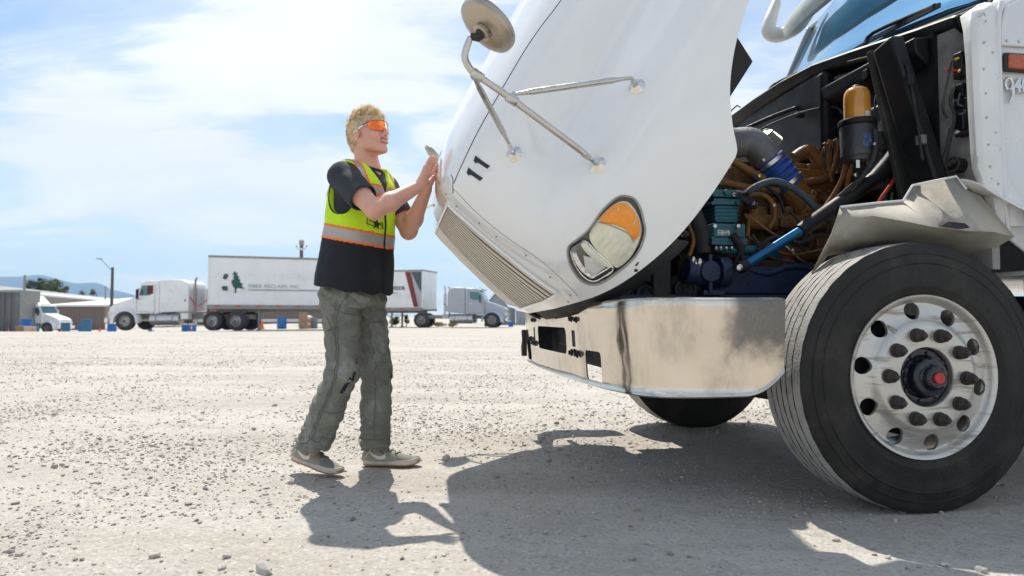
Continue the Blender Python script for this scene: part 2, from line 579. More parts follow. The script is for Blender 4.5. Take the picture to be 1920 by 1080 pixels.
def scatter(name, n, sampler, smin, smax, mats_p, shp, seed):
    r_ = np.random.default_rng(seed)
    P = sampler(r_, n); n = len(P)
    size = smin * (smax / smin) ** (r_.random(n) ** 3.0)
    ang = r_.random(n) * 6.283; tilt = r_.normal(size=(n, 2)) * .25
    zz = ground_h(P[:, 0], P[:, 1])
    allV, allF, allM, off = [], [], [], 0
    pick = r_.integers(0, len(shp), n); mi = r_.choice(len(mats_p), n, p=mats_p)
    for k, (V, F) in enumerate(shp):
        idx = np.where(pick == k)[0]
        if not len(idx): continue
        c, s_ = np.cos(ang[idx]), np.sin(ang[idx])
        X = V[None, :, 0] * c[:, None] - V[None, :, 1] * s_[:, None]; Y = V[None, :, 0] * s_[:, None] + V[None, :, 1] * c[:, None]
        Z = V[None, :, 2] + X * tilt[idx, 0:1] + Y * tilt[idx, 1:2]
        W = np.stack([X, Y, Z], -1) * size[idx][:, None, None]
        W += np.stack([P[idx, 0], P[idx, 1], zz[idx] + size[idx] * .22], -1)[:, None]
        nv = len(V)
        FF = F[None] + (np.arange(len(idx)) * nv)[:, None, None] + off
        allV.append(W.reshape(-1, 3)); allF.append(FF.reshape(-1, 3)); allM.append(np.repeat(mi[idx], len(F))); off += nv * len(idx)
    o = np_mesh(name, np.concatenate(allV), np.concatenate(allF), None, smooth=False)
    for m in MS: o.data.materials.append(m)
    o.data.polygons.foreach_set('material_index', np.concatenate(allM).astype(np.int32))
    return o


def samp_loose(r_, n):
    y = 3.2 + 11.5 * r_.random(n * 4) ** 1.25; x = (r_.random(n * 4) * 2 - 1) * (y * .80 + .3)
    p = np.stack([x, y, x * 0], -1)
    edge = 3.95 + 0.16 * x + 0.25 * (fbm(p * 1.1, 3, 3) - .47) * 2
    w = 1 / (1 + np.exp(-(y - edge) * 6)) * np.clip((fbm(p * 1.3, 3, 77) - .28) * 3.2, .08, 1) * np.clip(1.25 - (y - 9) / 8, .3, 1)
    k = r_.random(n * 4) < w
    return np.stack([x, y], -1)[k][:n]


def samp_near(r_, n):
    y = 1.35 + 4.2 * r_.random(n * 4) ** 1.1; x = (r_.random(n * 4) * 2 - 1) * (y * .80 + .3)
    p = np.stack([x, y, x * 0], -1)
    w = np.clip((fbm(p * 1.8, 3, 31) - .36) * 3.2, .05, 1)
    k = r_.random(n * 4) < w
    return np.stack([x, y], -1)[k][:n]


lo_ico = []
for i in range(5):
    r_ = np.random.default_rng(60 + i)
    V = np.array([(1, 0, 0), (-1, 0, 0), (0, 1, 0), (0, -1, 0), (0, 0, 1), (0, 0, -1), (.7, .7, .4), (-.7, .6, .5), (-.6, -.7, .3), (.6, -.75, .45)], float)
    bm = bmesh.new()
    for v in V * (1 + .18 * r_.normal(size=(10, 1))) * np.array([1, r_.uniform(.6, .95), r_.uniform(.4, .7)]): bm.verts.new(v)
    bmesh.ops.convex_hull(bm, input=bm.verts)
    loose_v = [v for v in bm.verts if not v.link_faces]
    bmesh.ops.delete(bm, geom=loose_v, context='VERTS')
    bmesh.ops.triangulate(bm, faces=bm.faces); bm.verts.index_update()
    lo_ico.append((np.array([v.co[:] for v in bm.verts]), np.array([[v.index for v in f.verts] for f in bm.faces]))); bm.free()

gr1 = scatter('gravel', 44000, samp_loose, 0.0032, 0.0140, [.36, .42, .17, .05], lo_ico, 5)
tag(gr1, 'loose crushed gravel strewn over the yard beyond the compacted lane', 'gravel', None, 'stuff')
def samp_far(r_, n):
    y = 10.5 + 22 * r_.random(n * 3) ** 1.1; x = (r_.random(n * 3) * 2 - 1) * (y * .80)
    p = np.stack([x * .35, y, x * 0], -1)
    k = r_.random(n * 3) < np.clip((fbm(p * .9, 3, 91) - .33) * 3.0, .06, 1) * np.clip(1.15 - (y - 11) / 26, .15, 1)
    return np.stack([x, y], -1)[k][:n]


gr3 = scatter('gravel', 17000, samp_far, 0.006, 0.018, [.36, .40, .18, .06], lo_ico, 9)
tag(gr3, 'sparse gravel further out towards the parked trucks', 'gravel', None, 'stuff')
gr2 = scatter('grit', 22000, samp_near, 0.0016, 0.0095, [.40, .38, .14, .08], lo_ico, 6)
tag(gr2, 'fine grit and small chips lying on the compacted lane', 'grit', None, 'stuff')


def at_ground(u, v):
    """point of the yard seen at a photograph pixel (used to measure where the single stones lie)"""
    th = R(2.416); b_ = (540 - v) / 1280
    r = ((u - 960) / 1280, math.cos(th) - b_ * math.sin(th), math.sin(th) + b_ * math.cos(th))
    t = -0.754 / r[2]
    return r[0] * t, r[1] * t


stone_src = []
for k in range(6):
    V, F = shapes[k]
    stone_src.append([])
    for j in range(4):
        me = bpy.data.meshes.new('stone'); me.from_pydata([tuple(p) for p in V], [], [tuple(int(i) for i in f) for f in F])
        me.materials.append(MS[j]); stone_src[k].append(me)


def place_stone(x, y, size, shade, seed, squash=1.0):
    r_ = random.Random(seed)
    o = bpy.data.objects.new('stone', stone_src[r_.randrange(6)][shade]); COL.objects.link(o)
    s = size / 2
    o.scale = (s * r_.uniform(.85, 1.15), s * r_.uniform(.8, 1.1), s * squash)
    o.rotation_euler = (r_.uniform(-.2, .2), r_.uniform(-.2, .2), r_.uniform(0, 6.28))
    z = float(ground_h(np.array([x]), np.array([y]))[0])
    o.location = (x, y, z + s * .32 * squash)
    return o


for i, (u, v, px, sh) in enumerate([(101, 878, 18, 0), (117, 872, 12, 1), (35, 1044, 22, 1), (22, 1038, 16, 0), (153, 1052, 13, 0), (292, 1046, 28, 1),
        (427, 1048, 20, 1), (232, 972, 9, 3), (368, 976, 10, 3), (238, 928, 13, 0), (394, 898, 13, 0), (386, 917, 15, 3), (546, 906, 15, 0),
        (102, 781, 15, 2), (515, 763, 12, 2), (475, 807, 14, 2), (316, 842, 13, 2), (303, 832, 9, 0), (344, 842, 9, 0), (362, 844, 9, 3),
        (240, 855, 8, 3), (102, 922, 8, 3), (45, 894, 9, 0), (828, 945, 14, 1), (729, 1023, 9, 3), (615, 1005, 10, 3), (602, 1012, 8, 0),
        (817, 1047, 9, 3), (760, 1030, 6, 3), (620, 912, 16, 0), (1094, 1003, 15, 0), (865, 1010, 10, 0), (1328, 870, 12, 2),
        (1042, 795, 16, 2), (1056, 788, 13, 2), (1112, 782, 12, 1), (880, 797, 10, 1), (1170, 782, 12, 1), (1020, 800, 9, 1), (928, 914, 8, 0),
        (988, 888, 9, 0), (1425, 940, 8, 1), (1527, 1023, 8, 1), (1664, 1048, 14, 1), (1838, 1072, 26, 1), (1764, 963, 14, 2), (1765, 985, 10, 0),
        (1716, 1028, 9, 0), (1540, 1052, 10, 0), (700, 985, 8, 0), (660, 1045, 8, 0), (506, 1010, 8, 3), (455, 1003, 8, 3), (20, 955, 9, 0), (70, 1010, 8, 3),
        (140, 1030, 9, 0), (360, 1035, 8, 3), (500, 915, 9, 0), (425, 905, 8, 0), (690, 905, 14, 0)]):
    x, y = at_ground(u, v)
    o = place_stone(x, y, px / 1280 * y * 1.08, sh, i, .95); o.parent = ground
rs = random.Random(4)
for i in range(190):
    y = rs.uniform(1.5, 9.0); x = rs.uniform(-.82, .82) * y
    if math.hypot((x + .7), (y - 3.4)) < .45: continue
    o = place_stone(x, y, rs.uniform(.014, .034) * (1 + .10 * y), rs.choice((0, 0, 1, 1, 2, 3)), 100 + i, .8); o.parent = ground
for (u, v, px, sh, lab) in ((838, 862, 17, 1, 'small pale stone in the shadow of the far hood mirror'),
                            (496, 1076, 40, 1, 'large whitish rock at the very bottom edge of the picture')):
    x, y = at_ground(u, v)
    o = place_stone(x, y, px / 1280 * y * 1.1, sh, 3 if px < 20 else 11, 1.35 if px < 20 else 1.0); o.name = 'rock'; tag(o, lab, 'rock')

# ================================================================== the white truck with its hood tipped forward
# truck frame: origin on the ground under the front axle, +X forwards, +Y to the truck's left (towards the camera), +Z up
TRUCK = empty('semi_truck', (1.414, 3.79, 0.0), R(189.1), 'white semi tractor in the foreground with its hood tipped open, engine showing and chrome bumper', 'truck')

M_white = pm('white_truck_paint', (.80, .80, .79), 0.16, 0, .02, 2.0, rvar=.05, dirt=(.50, .45, .38), dirt_amt=.20, dscale=2.6, coat=1.0, dedge=(.54, .78))
M_white_old = pm('worn_white_paint', (.70, .71, .70), 0.42, 0, .06, 6, bump=.15, bscale=40, dirt=(.20, .18, .16), dirt_amt=.75, dscale=11, dedge=(.58, .66))
M_chrome = pm('polished_steel', (.72, .69, .65), 0.09, 1.0, .05, 8, rvar=.05)
M_alu = pm('worn_aluminium', (.44, .385, .315), 0.32, 1.0, .08, 9, bump=.15, bscale=120, dirt=(.34, .30, .26), dirt_amt=.30, dscale=12)
M_black = pm('black_plastic', (.008, .009, .011), 0.5, 0, .25, 9, bump=.2, bscale=90, spec=.35, dirt=(.035, .033, .03), dirt_amt=.4, dscale=5)
M_rubber = pm('black_rubber', (.030, .030, .031), 0.75, 0, .2, 12, bump=.25, bscale=110, dirt=(.16, .15, .135), dirt_amt=.35, dscale=4)
M_dark = pm('greasy_dark_metal', (.020, .022, .028), 0.6, .3, .4, 12, bump=.5, bscale=60, dirt=(.06, .05, .04), dirt_amt=.6, dscale=9)
M_ochre = pm('engine_ochre_paint', (.22, .100, .020), 0.55, 0, .30, 14, bump=.4, bscale=50, dirt=(.05, .035, .022), dirt_amt=.75, dscale=7, dedge=(.48, .68))
M_ochre2 = pm('engine_ochre_cast', (.13, .066, .018), 0.65, 0, .35, 18, bump=.7, bscale=45, dirt=(.035, .025, .018), dirt_amt=.8, dscale=8, dedge=(.45, .66))
M_teal = pm('compressor_teal_paint', (.014, .12, .16), 0.42, 0, .25, 12, bump=.4, bscale=70, dirt=(.03, .035, .035), dirt_amt=.5, dscale=9)
M_navy = pm('frame_blue_paint', (.008, .024, .075), 0.5, 0, .4, 9, bump=.4, bscale=60, dirt=(.02, .02, .022), dirt_amt=.7, dscale=6)
M_bluep = pm('steering_shaft_blue', (.010, .13, .30), 0.22, .5, .15, 9, rvar=.06)
M_bluehose = pm('blue_silicone_hose', (.012, .075, .36), 0.5, 0, .2, 12, bump=.3, bscale=90, dirt=(.03, .04, .08), dirt_amt=.5, dscale=12)
M_greypipe = pm('grey_cast_pipe', (.21, .215, .22), 0.5, .35, .2, 10, bump=.35, bscale=110, dirt=(.08, .075, .07), dirt_amt=.5, dscale=6)
M_steel = pm('bright_steel', (.55, .54, .52), 0.3, 1.0, .1, 20)
M_hosegrey = pm('braided_hose', (.05, .075, .09), 0.6, 0, .3, 60, bump=.5, bscale=200)
M_firewall = pm('firewall_grey_paint', (.30, .295, .285), 0.6, 0, .12, 6, bump=.3, bscale=60, dirt=(.09, .08, .07), dirt_amt=.65, dscale=5, dedge=(.45, .7))
M_liner = pm('dusty_grey_liner', (.40, .375, .32), 0.7, 0, .08, 5, bump=.10, bscale=70, dirt=(.17, .145, .11), dirt_amt=.65, dscale=5, dedge=(.45, .68))
M_amber = pm('amber_lens', (.88, .29, .006), 0.18, 0, .10, 60, rvar=.03, coat=.5)
M_lens = pm('hazed_lens', (.74, .71, .56), 0.16, 0, .10, 25, rvar=.05, coat=.6, bump=.25, bscale=45)
M_orangelens = pm('dark_orange_lens', (.42, .075, .012), 0.25, 0, .2, 50, coat=.4)
M_bezel = pm('grey_bezel', (.30, .295, .275), 0.5, 0, .15, 20, dirt=(.3, .28, .24), dirt_amt=.4)
M_num = pm('black_decal', (.018, .019, .022), 0.5, 0, .1, 40)
M_labelw = pm('paper_label', (.62, .62, .60), 0.6, 0, .1, 60, dirt=(.1, .1, .1), dirt_amt=.4, dscale=30)
M_labelb = pm('blue_label', (.03, .06, .16), 0.5, 0, .2, 60, dirt=(.4, .4, .4), dirt_amt=.5, dscale=60)
M_orangewire = pm('orange_hose', (.60, .085, .02), 0.5, 0, .15, 20)
M_redp = pm('red_plastic', (.50, .035, .03), 0.45, 0, .15, 20, dirt=(.25, .1, .1), dirt_amt=.3)
M_greenwire = pm('green_hose', (.06, .35, .08), 0.5, 0, .15, 20)
M_yellowwire = pm('yellow_wire', (.55, .40, .03), 0.5, 0, .15, 20)
M_grille = pm('dusty_grille_bar', (.62, .56, .47), 0.35, .35, .10, 12, dirt=(.42, .36, .28), dirt_amt=.5, dscale=9)
M_fueltop = pm('amber_filter_bowl', (.62, .27, .035), 0.22, 0, .22, 10, coat=.6, dirt=(.25, .10, .015), dirt_amt=.6, dscale=5)
M_nut = pm('rusty_lug_cover', (.035, .026, .022), 0.6, 0, .15, 40, bump=.4, bscale=160, dirt=(.075, .045, .03), dirt_amt=.35, dscale=30)
M_hub = pm('oily_dark_hub', (.006, .009, .018), 0.25, .2, .3, 9, coat=.3, rvar=.1)


def tread_mat():
    """dusty tread rubber"""
    return pm('dusty_tread_rubber', (.40, .385, .36), 0.9, 0, .14, 9, bump=.5, bscale=90, dirt=(.17, .165, .16), dirt_amt=.6, dscale=5, dstretch=(3, 3, 3), dedge=(.5, .75))


M_tread = tread_mat()
M_groove = pm('tread_groove', (.028, .027, .026), 0.95, 0, .3, 40)
M_side = pm('tyre_sidewall', (.014, .013, .012), 0.55, 0, .25, 10, bump=.3, bscale=90, dirt=(.065, .056, .047), dirt_amt=.5, dscale=5, dedge=(.42, .72), spec=.3)

# ---------------------------------------------------------------- hood surface
HX, HZ, PHI = 1.40, 0.79, R(60)                      # hinge and opening angle
cP, sP = math.cos(PHI), math.sin(PHI)


def hood_open(b, L, h):
    """closed-hood coordinates (back, left, up) -> truck frame with the hood tipped forward"""
    return (HX - cP * b + sP * h, L, HZ + sP * b + cP * h)


U_L = smooth_interp([(0, .52), (.03, .70), (.08, .84), (.16, .945), (.28, 1.02), (.42, 1.07), (.62, 1.115), (.85, 1.15), (1.25, 1.165), (2.8, 1.165)])
G_h = smooth_interp([(-.40, 1.0), (0.0, .995), (.08, .975), (.18, .915), (.30, .83), (.45, .745), (.58, .675), (.655, .60), (.715, .49), (.765, .33), (.795, .15), (.805, 0)])
RAKE = smooth_interp([(-.4, .02), (-.05, .045), (.2, .09), (.45, .155), (.60, .215), (.66, .275), (.71, .37), (.76, .53), (.79, .75), (.805, .95)])
HBOT = smooth_interp([(-.05, -.045), (.04, -.075), (.12, -.125), (.2, -.165), (.42, -.235), (.62, -.262), (.80, -.268), (.835, -.262), (.90, -.20), (1.0, -.125), (1.12, -.07), (1.25, -.035), (1.4, -.015), (1.6, -.05), (1.75, -.13), (1.86, -.24), (1.95, -.26), (2.04, -.02), (2.12, .12), (2.8, .14)])


G_f = smooth_interp([(-.4, 1.0), (.58, 1.0), (.62, .985), (.66, .93), (.70, .83), (.74, .67), (.775, .43), (.795, .20), (.805, 0)])


def lat(l, h):
    """scale a plan-view half width l to height h: the flat nose keeps its width, the flanks lean in"""
    gf = float(G_f(h))
    if l <= .52: return l * gf
    return .52 * gf + (l - .52) * (1.165 * float(G_h(h)) - .52 * gf) / .645


def shelf(b, h):
    """valley between the fender bulge and the engine cover"""
    q = max(0.0, min(1.0, (b - .38) / .40)); q = q * q * (3 - 2 * q)
    return .060 * q * math.exp(-((h - .315) / .105) ** 2)


def hood_L(b, h):
    """lateral position of the hood skin at (b, h), left side"""
    rk = float(RAKE(h)); ub = (b - rk) / (1 - rk / 3.2)
    if ub <= 0: return 0.52 * float(G_f(h)) * max(0.0, 1 + ub / .03)
    return lat(float(U_L(ub)), h) - shelf(b, h)


def hood_b_front(L, h):
    """how far back the nose lies at lateral L (front face)"""
    gf = float(G_f(h)); gs = (1.165 * float(G_h(h)) - .52 * gf) / .645; rk = float(RAKE(h)); l = abs(L) / max(gf, .05)
    if l > .52: l = .52 + (abs(L) - .52 * gf) / max(gs, .05)
    if l <= .52: ub = -.03 * (1 - l / .52)
    else:
        xs = np.linspace(0, .9, 400); ub = float(np.interp(l, U_L(xs), xs))
    return ub + rk * (1 - ub / 3.2)


def hood_pt(b, h, off=0.0):
    """point on (or off mm outside) the left skin, in the truck frame"""
    L = hood_L(b, h); e = .01
    p = Vector(hood_open(b, L, h))
    if off:
        du = Vector(hood_open(b + e, hood_L(b + e, h), h)) - Vector(hood_open(b - e, hood_L(b - e, h), h))
        dv = Vector(hood_open(b, hood_L(b, h + e), h + e)) - Vector(hood_open(b, hood_L(b, h - e), h - e))
        n = du.cross(dv).normalized()
        if n.y < 0: n = -n
        p = p + n * off
    return p


LAMP = [(.223, .080), (.262, .071), (.313, .056), (.392, .053), (.462, .030), (.483, -.015), (.468, -.055), (.437, -.092), (.391, -.130), (.309, -.146), (.216, -.122), (.160, -.094), (.147, -.037), (.178, .038)]


def spline_closed(pts, k=6):
    out = []; n = len(pts)
    for i in range(n):
        p0, p1, p2, p3 = (np.array(pts[(i + j - 1) % n]) for j in range(4))
        for q in range(k):
            t = q / k
            out.append(tuple(0.5 * ((2 * p1) + (p2 - p0) * t + (2 * p0 - 5 * p1 + 4 * p2 - p3) * t * t + (3 * p1 - p0 - 3 * p2 + p3) * t ** 3)))
    return out


def inside(p, poly):
    c = False; n = len(poly)
    for i in range(n):
        (x1, y1), (x2, y2) = poly[i], poly[(i + 1) % n]
        if (y1 > p[1]) != (y2 > p[1]) and p[0] < (x2 - x1) * (p[1] - y1) / (y2 - y1) + x1: c = not c
    return c


# u stations: front centre -> corner -> along the side
ub_side = np.concatenate([np.linspace(0, .12, 10)[1:], np.linspace(.12, .55, 36)[1:], np.linspace(.55, 2.40, 95)[1:]])
lfr = np.linspace(0, .52, 27)
stations = [(-.03 * (1 - l / .52), l) for l in lfr] + [(float(u), float(U_L(u))) for u in ub_side]
tv = np.concatenate([np.linspace(0, .16, 10), np.linspace(.16, .42, 26)[1:], np.linspace(.42, .80, 30)[1:], np.linspace(.80, 1, 16)[1:]])
rows = []
lampS = spline_closed(LAMP, 5)
for sgn in (1, -1):
    for (ub, l) in (stations if sgn == 1 else stations[::-1][:-1]):
        row = []
        hb = float(HBOT(ub + .03))
        for t in tv:
            # heights crowd towards the lamp band and the crown
            h = hb + (0.805 - hb) * t
            rk = float(RAKE(h)); b = ub + rk * (1 - max(ub, 0) / 3.2); L = lat(l, h)
            if l > .52: L -= shelf(b, h)
            # recess behind the grille
            if l < .50 and .0 <= h <= .575 and ub <= 0:
                b += .045
            pz = hood_open(b, sgn * L, h)
            row.append(pz)
        rows.append(row)
    if sgn == 1: rows = rows[::-1]
# order: rear left ... nose ... rear right
nst = len(stations)
rows_l = rows[:nst]; rows_r = rows[nst:][::-1]
mb = MB(); mb.grid(rows_l + rows_r)
hood = mb.build('hood', [M_white, M_black], TRUCK, smooth=40)
# headlight openings cut through both fenders
def lamp_cutter(sg):
    c = np.mean(np.array(lampS), axis=0)
    poly = [hood_open(c[0] + (p[0] - c[0]) * .985, 0, c[1] + (p[1] - c[1]) * .985) for p in lampS]
    return MB().prism([(p[0], p[2]) for p in poly], sg * .80, sg * 1.20, 'xz').build('cutter', M_black, TRUCK, smooth=0)


sol = hood.modifiers.new('shell', 'SOLIDIFY'); sol.thickness = .007; sol.offset = -1; sol.material_offset = 1; sol.material_offset_rim = 0
bool_apply(hood, [lamp_cutter(1), lamp_cutter(-1)])

# ---------------------------------------------------------------- hood details (sub-parts of the hood)
def hood_patch(name, poly, mat, off=.002, dome=0.0, rings=6, parent=hood, thick=0.0, smooth=40, refine=4, flat=None):
    P = spline_closed(poly, refine) if refine > 1 else list(poly)
    c = np.mean(np.array(P), axis=0)
    mb = MB(); rows_ = []
    for i in range(1, rings + 1):
        s = i / rings
        rows_.append([hood_pt(c[0] + (p[0] - c[0]) * s, c[1] + (p[1] - c[1]) * s, off + dome * (1 - s * s)) for p in P])
    mb.grid(rows_, closed=True)
    o_ = len(mb.v); mb.v.append(tuple(hood_pt(c[0], c[1], off + dome))); n = len(P)
    for k in range(n): mb.f.append((o_, (k + 1) % n, k)); mb.m.append(0)
    if thick:
        rim = len(mb.v); mb.v += [tuple(hood_pt(p[0], p[1], off - thick)) for p in P]; base = (rings - 1) * n
        for k in range(n): mb.f.append((base + k, base + (k + 1) % n, rim + (k + 1) % n, rim + k)); mb.m.append(0)
    return mb.build(name, mat, parent, smooth=smooth)


def hood_line(name, pts, mat, r=.0025, off=.0005, parent=hood, closed=False, sm=6, n=6):
    if sm > 1:
        if closed: P = spline_closed(pts, sm); P.append(P[0])
        else:
            P = []
            xs = np.linspace(0, len(pts) - 1, (len(pts) - 1) * sm + 1)
            fb = smooth_interp([(i, p[0]) for i, p in enumerate(pts)]); fh = smooth_interp([(i, p[1]) for i, p in enumerate(pts)])
            P = [(float(fb(x)), float(fh(x))) for x in xs]
    else: P = pts
    return MB().tube([hood_pt(b, h, off) for b, h in P], r, n).build(name, mat, parent)


# seam between the flank and the top panel
hood_line('panel_seam', [(.269, .598), (.34, .607), (.5, .620), (.68, .624), (.856, .625), (1.0, .618), (1.151, .601), (1.4, .59)], M_num, .0022, 0)
hood_line('nose_seam', [(.298, .627), (.285, .612), (.262, .598), (.235, .58)], M_num, .002, 0)
hood_line('grille_panel_seam', [(.250, .590), (.205, .45), (.172, .30), (.150, .15), (.118, .0), (.108, -.04), (.100, -.075)], M_bezel, .0016, 0)
for b_, h_ in [(.241, .607), (.213, .54), (.190, .42), (.172, .33), (.155, .19), (.125, .06), (.105, -.05), (.085, -.07)]:
    p = hood_pt(b_ - .012, h_, .001); q = hood_pt(b_ - .012, h_, .004)
    MB().tube([p, q], [.0045, .0035], 8).build('rivet', M_alu, hood)
# fleet number "11" on a clear sticker
hood_patch('number_backing', [(.330, .598), (.305, .511), (.376, .483), (.403, .566)], pm('clear_sticker', (.74, .75, .76), .12, 0, .03, 5), off=.0012, refine=1, rings=3)
for dx in (0.0, 0.054):
    hood_patch('number_digit', [(.324 + dx, .573), (.346 + dx, .577), (.338 + dx, .549), (.330 + dx, .503), (.315 + dx, .507), (.323 + dx, .556), (.316 + dx, .560)], M_num, off=.0022, refine=1, rings=2)
# scuffs by the lower lip
for s_ in ([(.280, -.166), (.296, -.166), (.300, -.172), (.284, -.173)], [(.262, -.176), (.272, -.172), (.276, -.186), (.266, -.188)]):
    hood_patch('scuff', s_, M_num, off=.0015, refine=1, rings=1)

# headlight: bezel, reflector bucket, lens and amber turn lens
head = hood_line('headlight', LAMP, M_bezel, .0042, .0012, TRUCK, closed=True, sm=5, n=10)
rimw = spline_closed(LAMP, 5); rimw.append(rimw[0])
MB().grid([[hood_pt(p[0], p[1], .001) for p in rimw], [hood_pt(p[0], p[1], -.016) for p in rimw], [hood_pt(p[0], p[1], -.034) for p in rimw]]).build('recess_wall', M_bezel, head, smooth=180)


def shrink(poly, k):
    c = np.mean(np.array(poly), axis=0); return [tuple(c + (np.array(p) - c) * k) for p in poly]


hood_patch('housing', shrink(LAMP, 1.0), pm('lamp_housing', (.20, .195, .17), .45, .2, .15, 12), off=-.030, parent=head, rings=4)
MAINLENS = [(.296, .046), (.378, .047), (.442, .023), (.462, -.015), (.432, -.081), (.384, -.120), (.307, -.136), (.247, -.122), (.240, -.096), (.258, -.011)]
hood_patch('lens', MAINLENS, M_lens, off=-.010, dome=.012, parent=head, thick=.018, rings=8)
hood_patch('turn_lens', [(.352, .040), (.387, .042), (.438, .021), (.455, -.014), (.430, -.074), (.390, -.110), (.352, -.108), (.366, -.075), (.364, -.033), (.358, .011)], M_amber, off=-.004, dome=.010, parent=head, thick=.008, rings=6)
arc = [(.350, .042), (.358, .011), (.364, -.033), (.366, -.075), (.350, -.112)]
hood_line('lens_divider', arc, M_bezel, .0022, .002, head)
BUCKET = [(.213, .069), (.253, .060), (.268, .040), (.253, -.017), (.232, -.108), (.192, -.102), (.155, -.074), (.165, -.004)]
hood_patch('reflector', BUCKET, pm('lamp_reflector', (.80, .80, .80), .09, 1.0, .03, 10, rvar=.03), off=-.022, dome=-.022, parent=head, rings=7)
hood_line('reflector_rim', shrink(BUCKET, .97), M_chrome, .004, -.009, head, closed=True, sm=5)
hood_patch('low_lens', [(.250, .050), (.263, .036), (.250, -.020), (.233, -.092), (.222, -.062), (.231, .008)], M_lens, off=-.008, dome=.006, parent=head, thick=.012)
hood_patch('broken_shell', [(.217, .017), (.225, -.019), (.220, -.080), (.190, -.071), (.160, -.064), (.172, -.046), (.166, -.030), (.190, -.012)], pm('torn_white_plastic', (.62, .62, .60), .6, 0, .1, 30, bump=.4), off=-.014, dome=.004, parent=head, thick=.006, refine=1, rings=3)
for h_ in (.018, -.006, -.031, -.056, -.081):
    hood_line('lens_flute', [(.268 + abs(h_ + .03) * .05, h_ - .02), (.345, h_ - .028), (.43, h_ - .010)] if h_ > -.06 else [(.262, h_ - .02), (.33, h_ - .026)], M_lens, .0016, .0005, head, sm=3)

# black splash lip that shows below the fender edge
lipb = np.concatenate([np.linspace(.02, .42, 26), [.425]])
rws = []
for b_ in lipb:
    hb = float(HBOT(b_)); Lb = hood_L(b_, hb) - .045
    wdt = .075 if b_ < .42 else .070
    rws.append([hood_open(b_ + .02, Lb + .028, hb + .07), hood_open(b_ + .01, Lb + .015, hb + .02), hood_open(b_ + .045 * min(1, b_ * 4), Lb, hb - wdt)])
lip = MB().grid(rws).build('splash_lip', M_rubber, hood, smooth=30)
sm_ = lip.modifiers.new('shell', 'SOLIDIFY'); sm_.thickness = .008
# same lip on the far side, mirrored
rws2 = [[(p[0], -p[1], p[2]) for p in r_] for r_ in rws]
lip2 = MB().grid(rws2).build('splash_lip', M_rubber, hood, smooth=30)
sm_ = lip2.modifiers.new('shell', 'SOLIDIFY'); sm_.thickness = .008
# black rubber air-box flap that hangs out of the tipped hood
MB().prism([(.470, 2.10), (.372, 1.957), (.520, 1.735), (.66, 1.80), (.66, 2.15)], .53, .57, 'xz').build('intake_flap', M_rubber, hood, bevel=.006)

# ---------------------------------------------------------------- grille: frame, dark backing and upright bars
grille = empty('grille', parent=TRUCK)


def gpt(t, h, off=0.0):
    """point on the front of the nose, t = -1..1 across the grille, which widens downwards; off = outwards"""
    L = t * (.525 + .185 * (1 - h / .58)); off = off + .006; L += math.copysign(.006 * max(0, min(1, (abs(L) - .45) / .2)), L)
    b = hood_b_front(L, h) - off
    return Vector(hood_open(b, L, h))


g0, g1 = -.005, .575
rws = [[gpt(L, h, -.0045) for h in np.linspace(g0, g1, 12)] for L in np.linspace(-.985, .985, 61)]
MB().grid(rws).build('grille_backing', M_black, grille)
nb = 13
for side in (1, -1):
    for k in range(nb):
        L = side * (.045 + k * .0745)
        mb = MB(); hs = np.linspace(g0 + .004, g1 - .004, 9); rw = []
        for h in hs:
            w = .0215
            c0 = gpt(L, h, -.0004)
            a = gpt(L - side * w, h, -.0022); a2 = gpt(L - side * w * .97, h, -.0065); d = gpt(L + side * w, h, -.0022); d2 = gpt(L + side * w * .97, h, -.0065)
            rw.append([a2, a, c0, d, d2])
        mb.grid(rw).build('grille_bar', M_grille, grille, smooth=50)
fr = MB()
for side in (1, -1):
    pts = [gpt(side * 1.0, h, .001) for h in np.linspace(g0, g1, 14)]
    fr.tube(pts, .009, 8)
for h in (g0 - .006, g1 + .006):
    fr.tube([gpt(L, h, .001) for L in np.linspace(-1, 1, 61)], .009, 8)
fr.tube([gpt(0, h, .000) for h in np.linspace(g0, g1, 14)], .007, 8)
fr.build('grille_frame', M_white, grille)
# chrome pull handle across the head of the grille
hd = MB()
pts = [Vector((1.822, -.10, 1.352)), Vector((1.848, -.06, 1.372)), Vector((1.842, .06, 1.352)), Vector((1.800, .14, 1.300))]
hd.bar((1.862, -.13, 1.352), (1.822, .10, 1.325), .055, .018, (.6, 0, .8))
hd.bar((1.818, .105, 1.318), (1.772, .285, 1.262), .038, .030, (.6, 0, .8))
hd.build('pull_handle', M_chrome, grille, bevel=.006)

# ---------------------------------------------------------------- hood mirrors


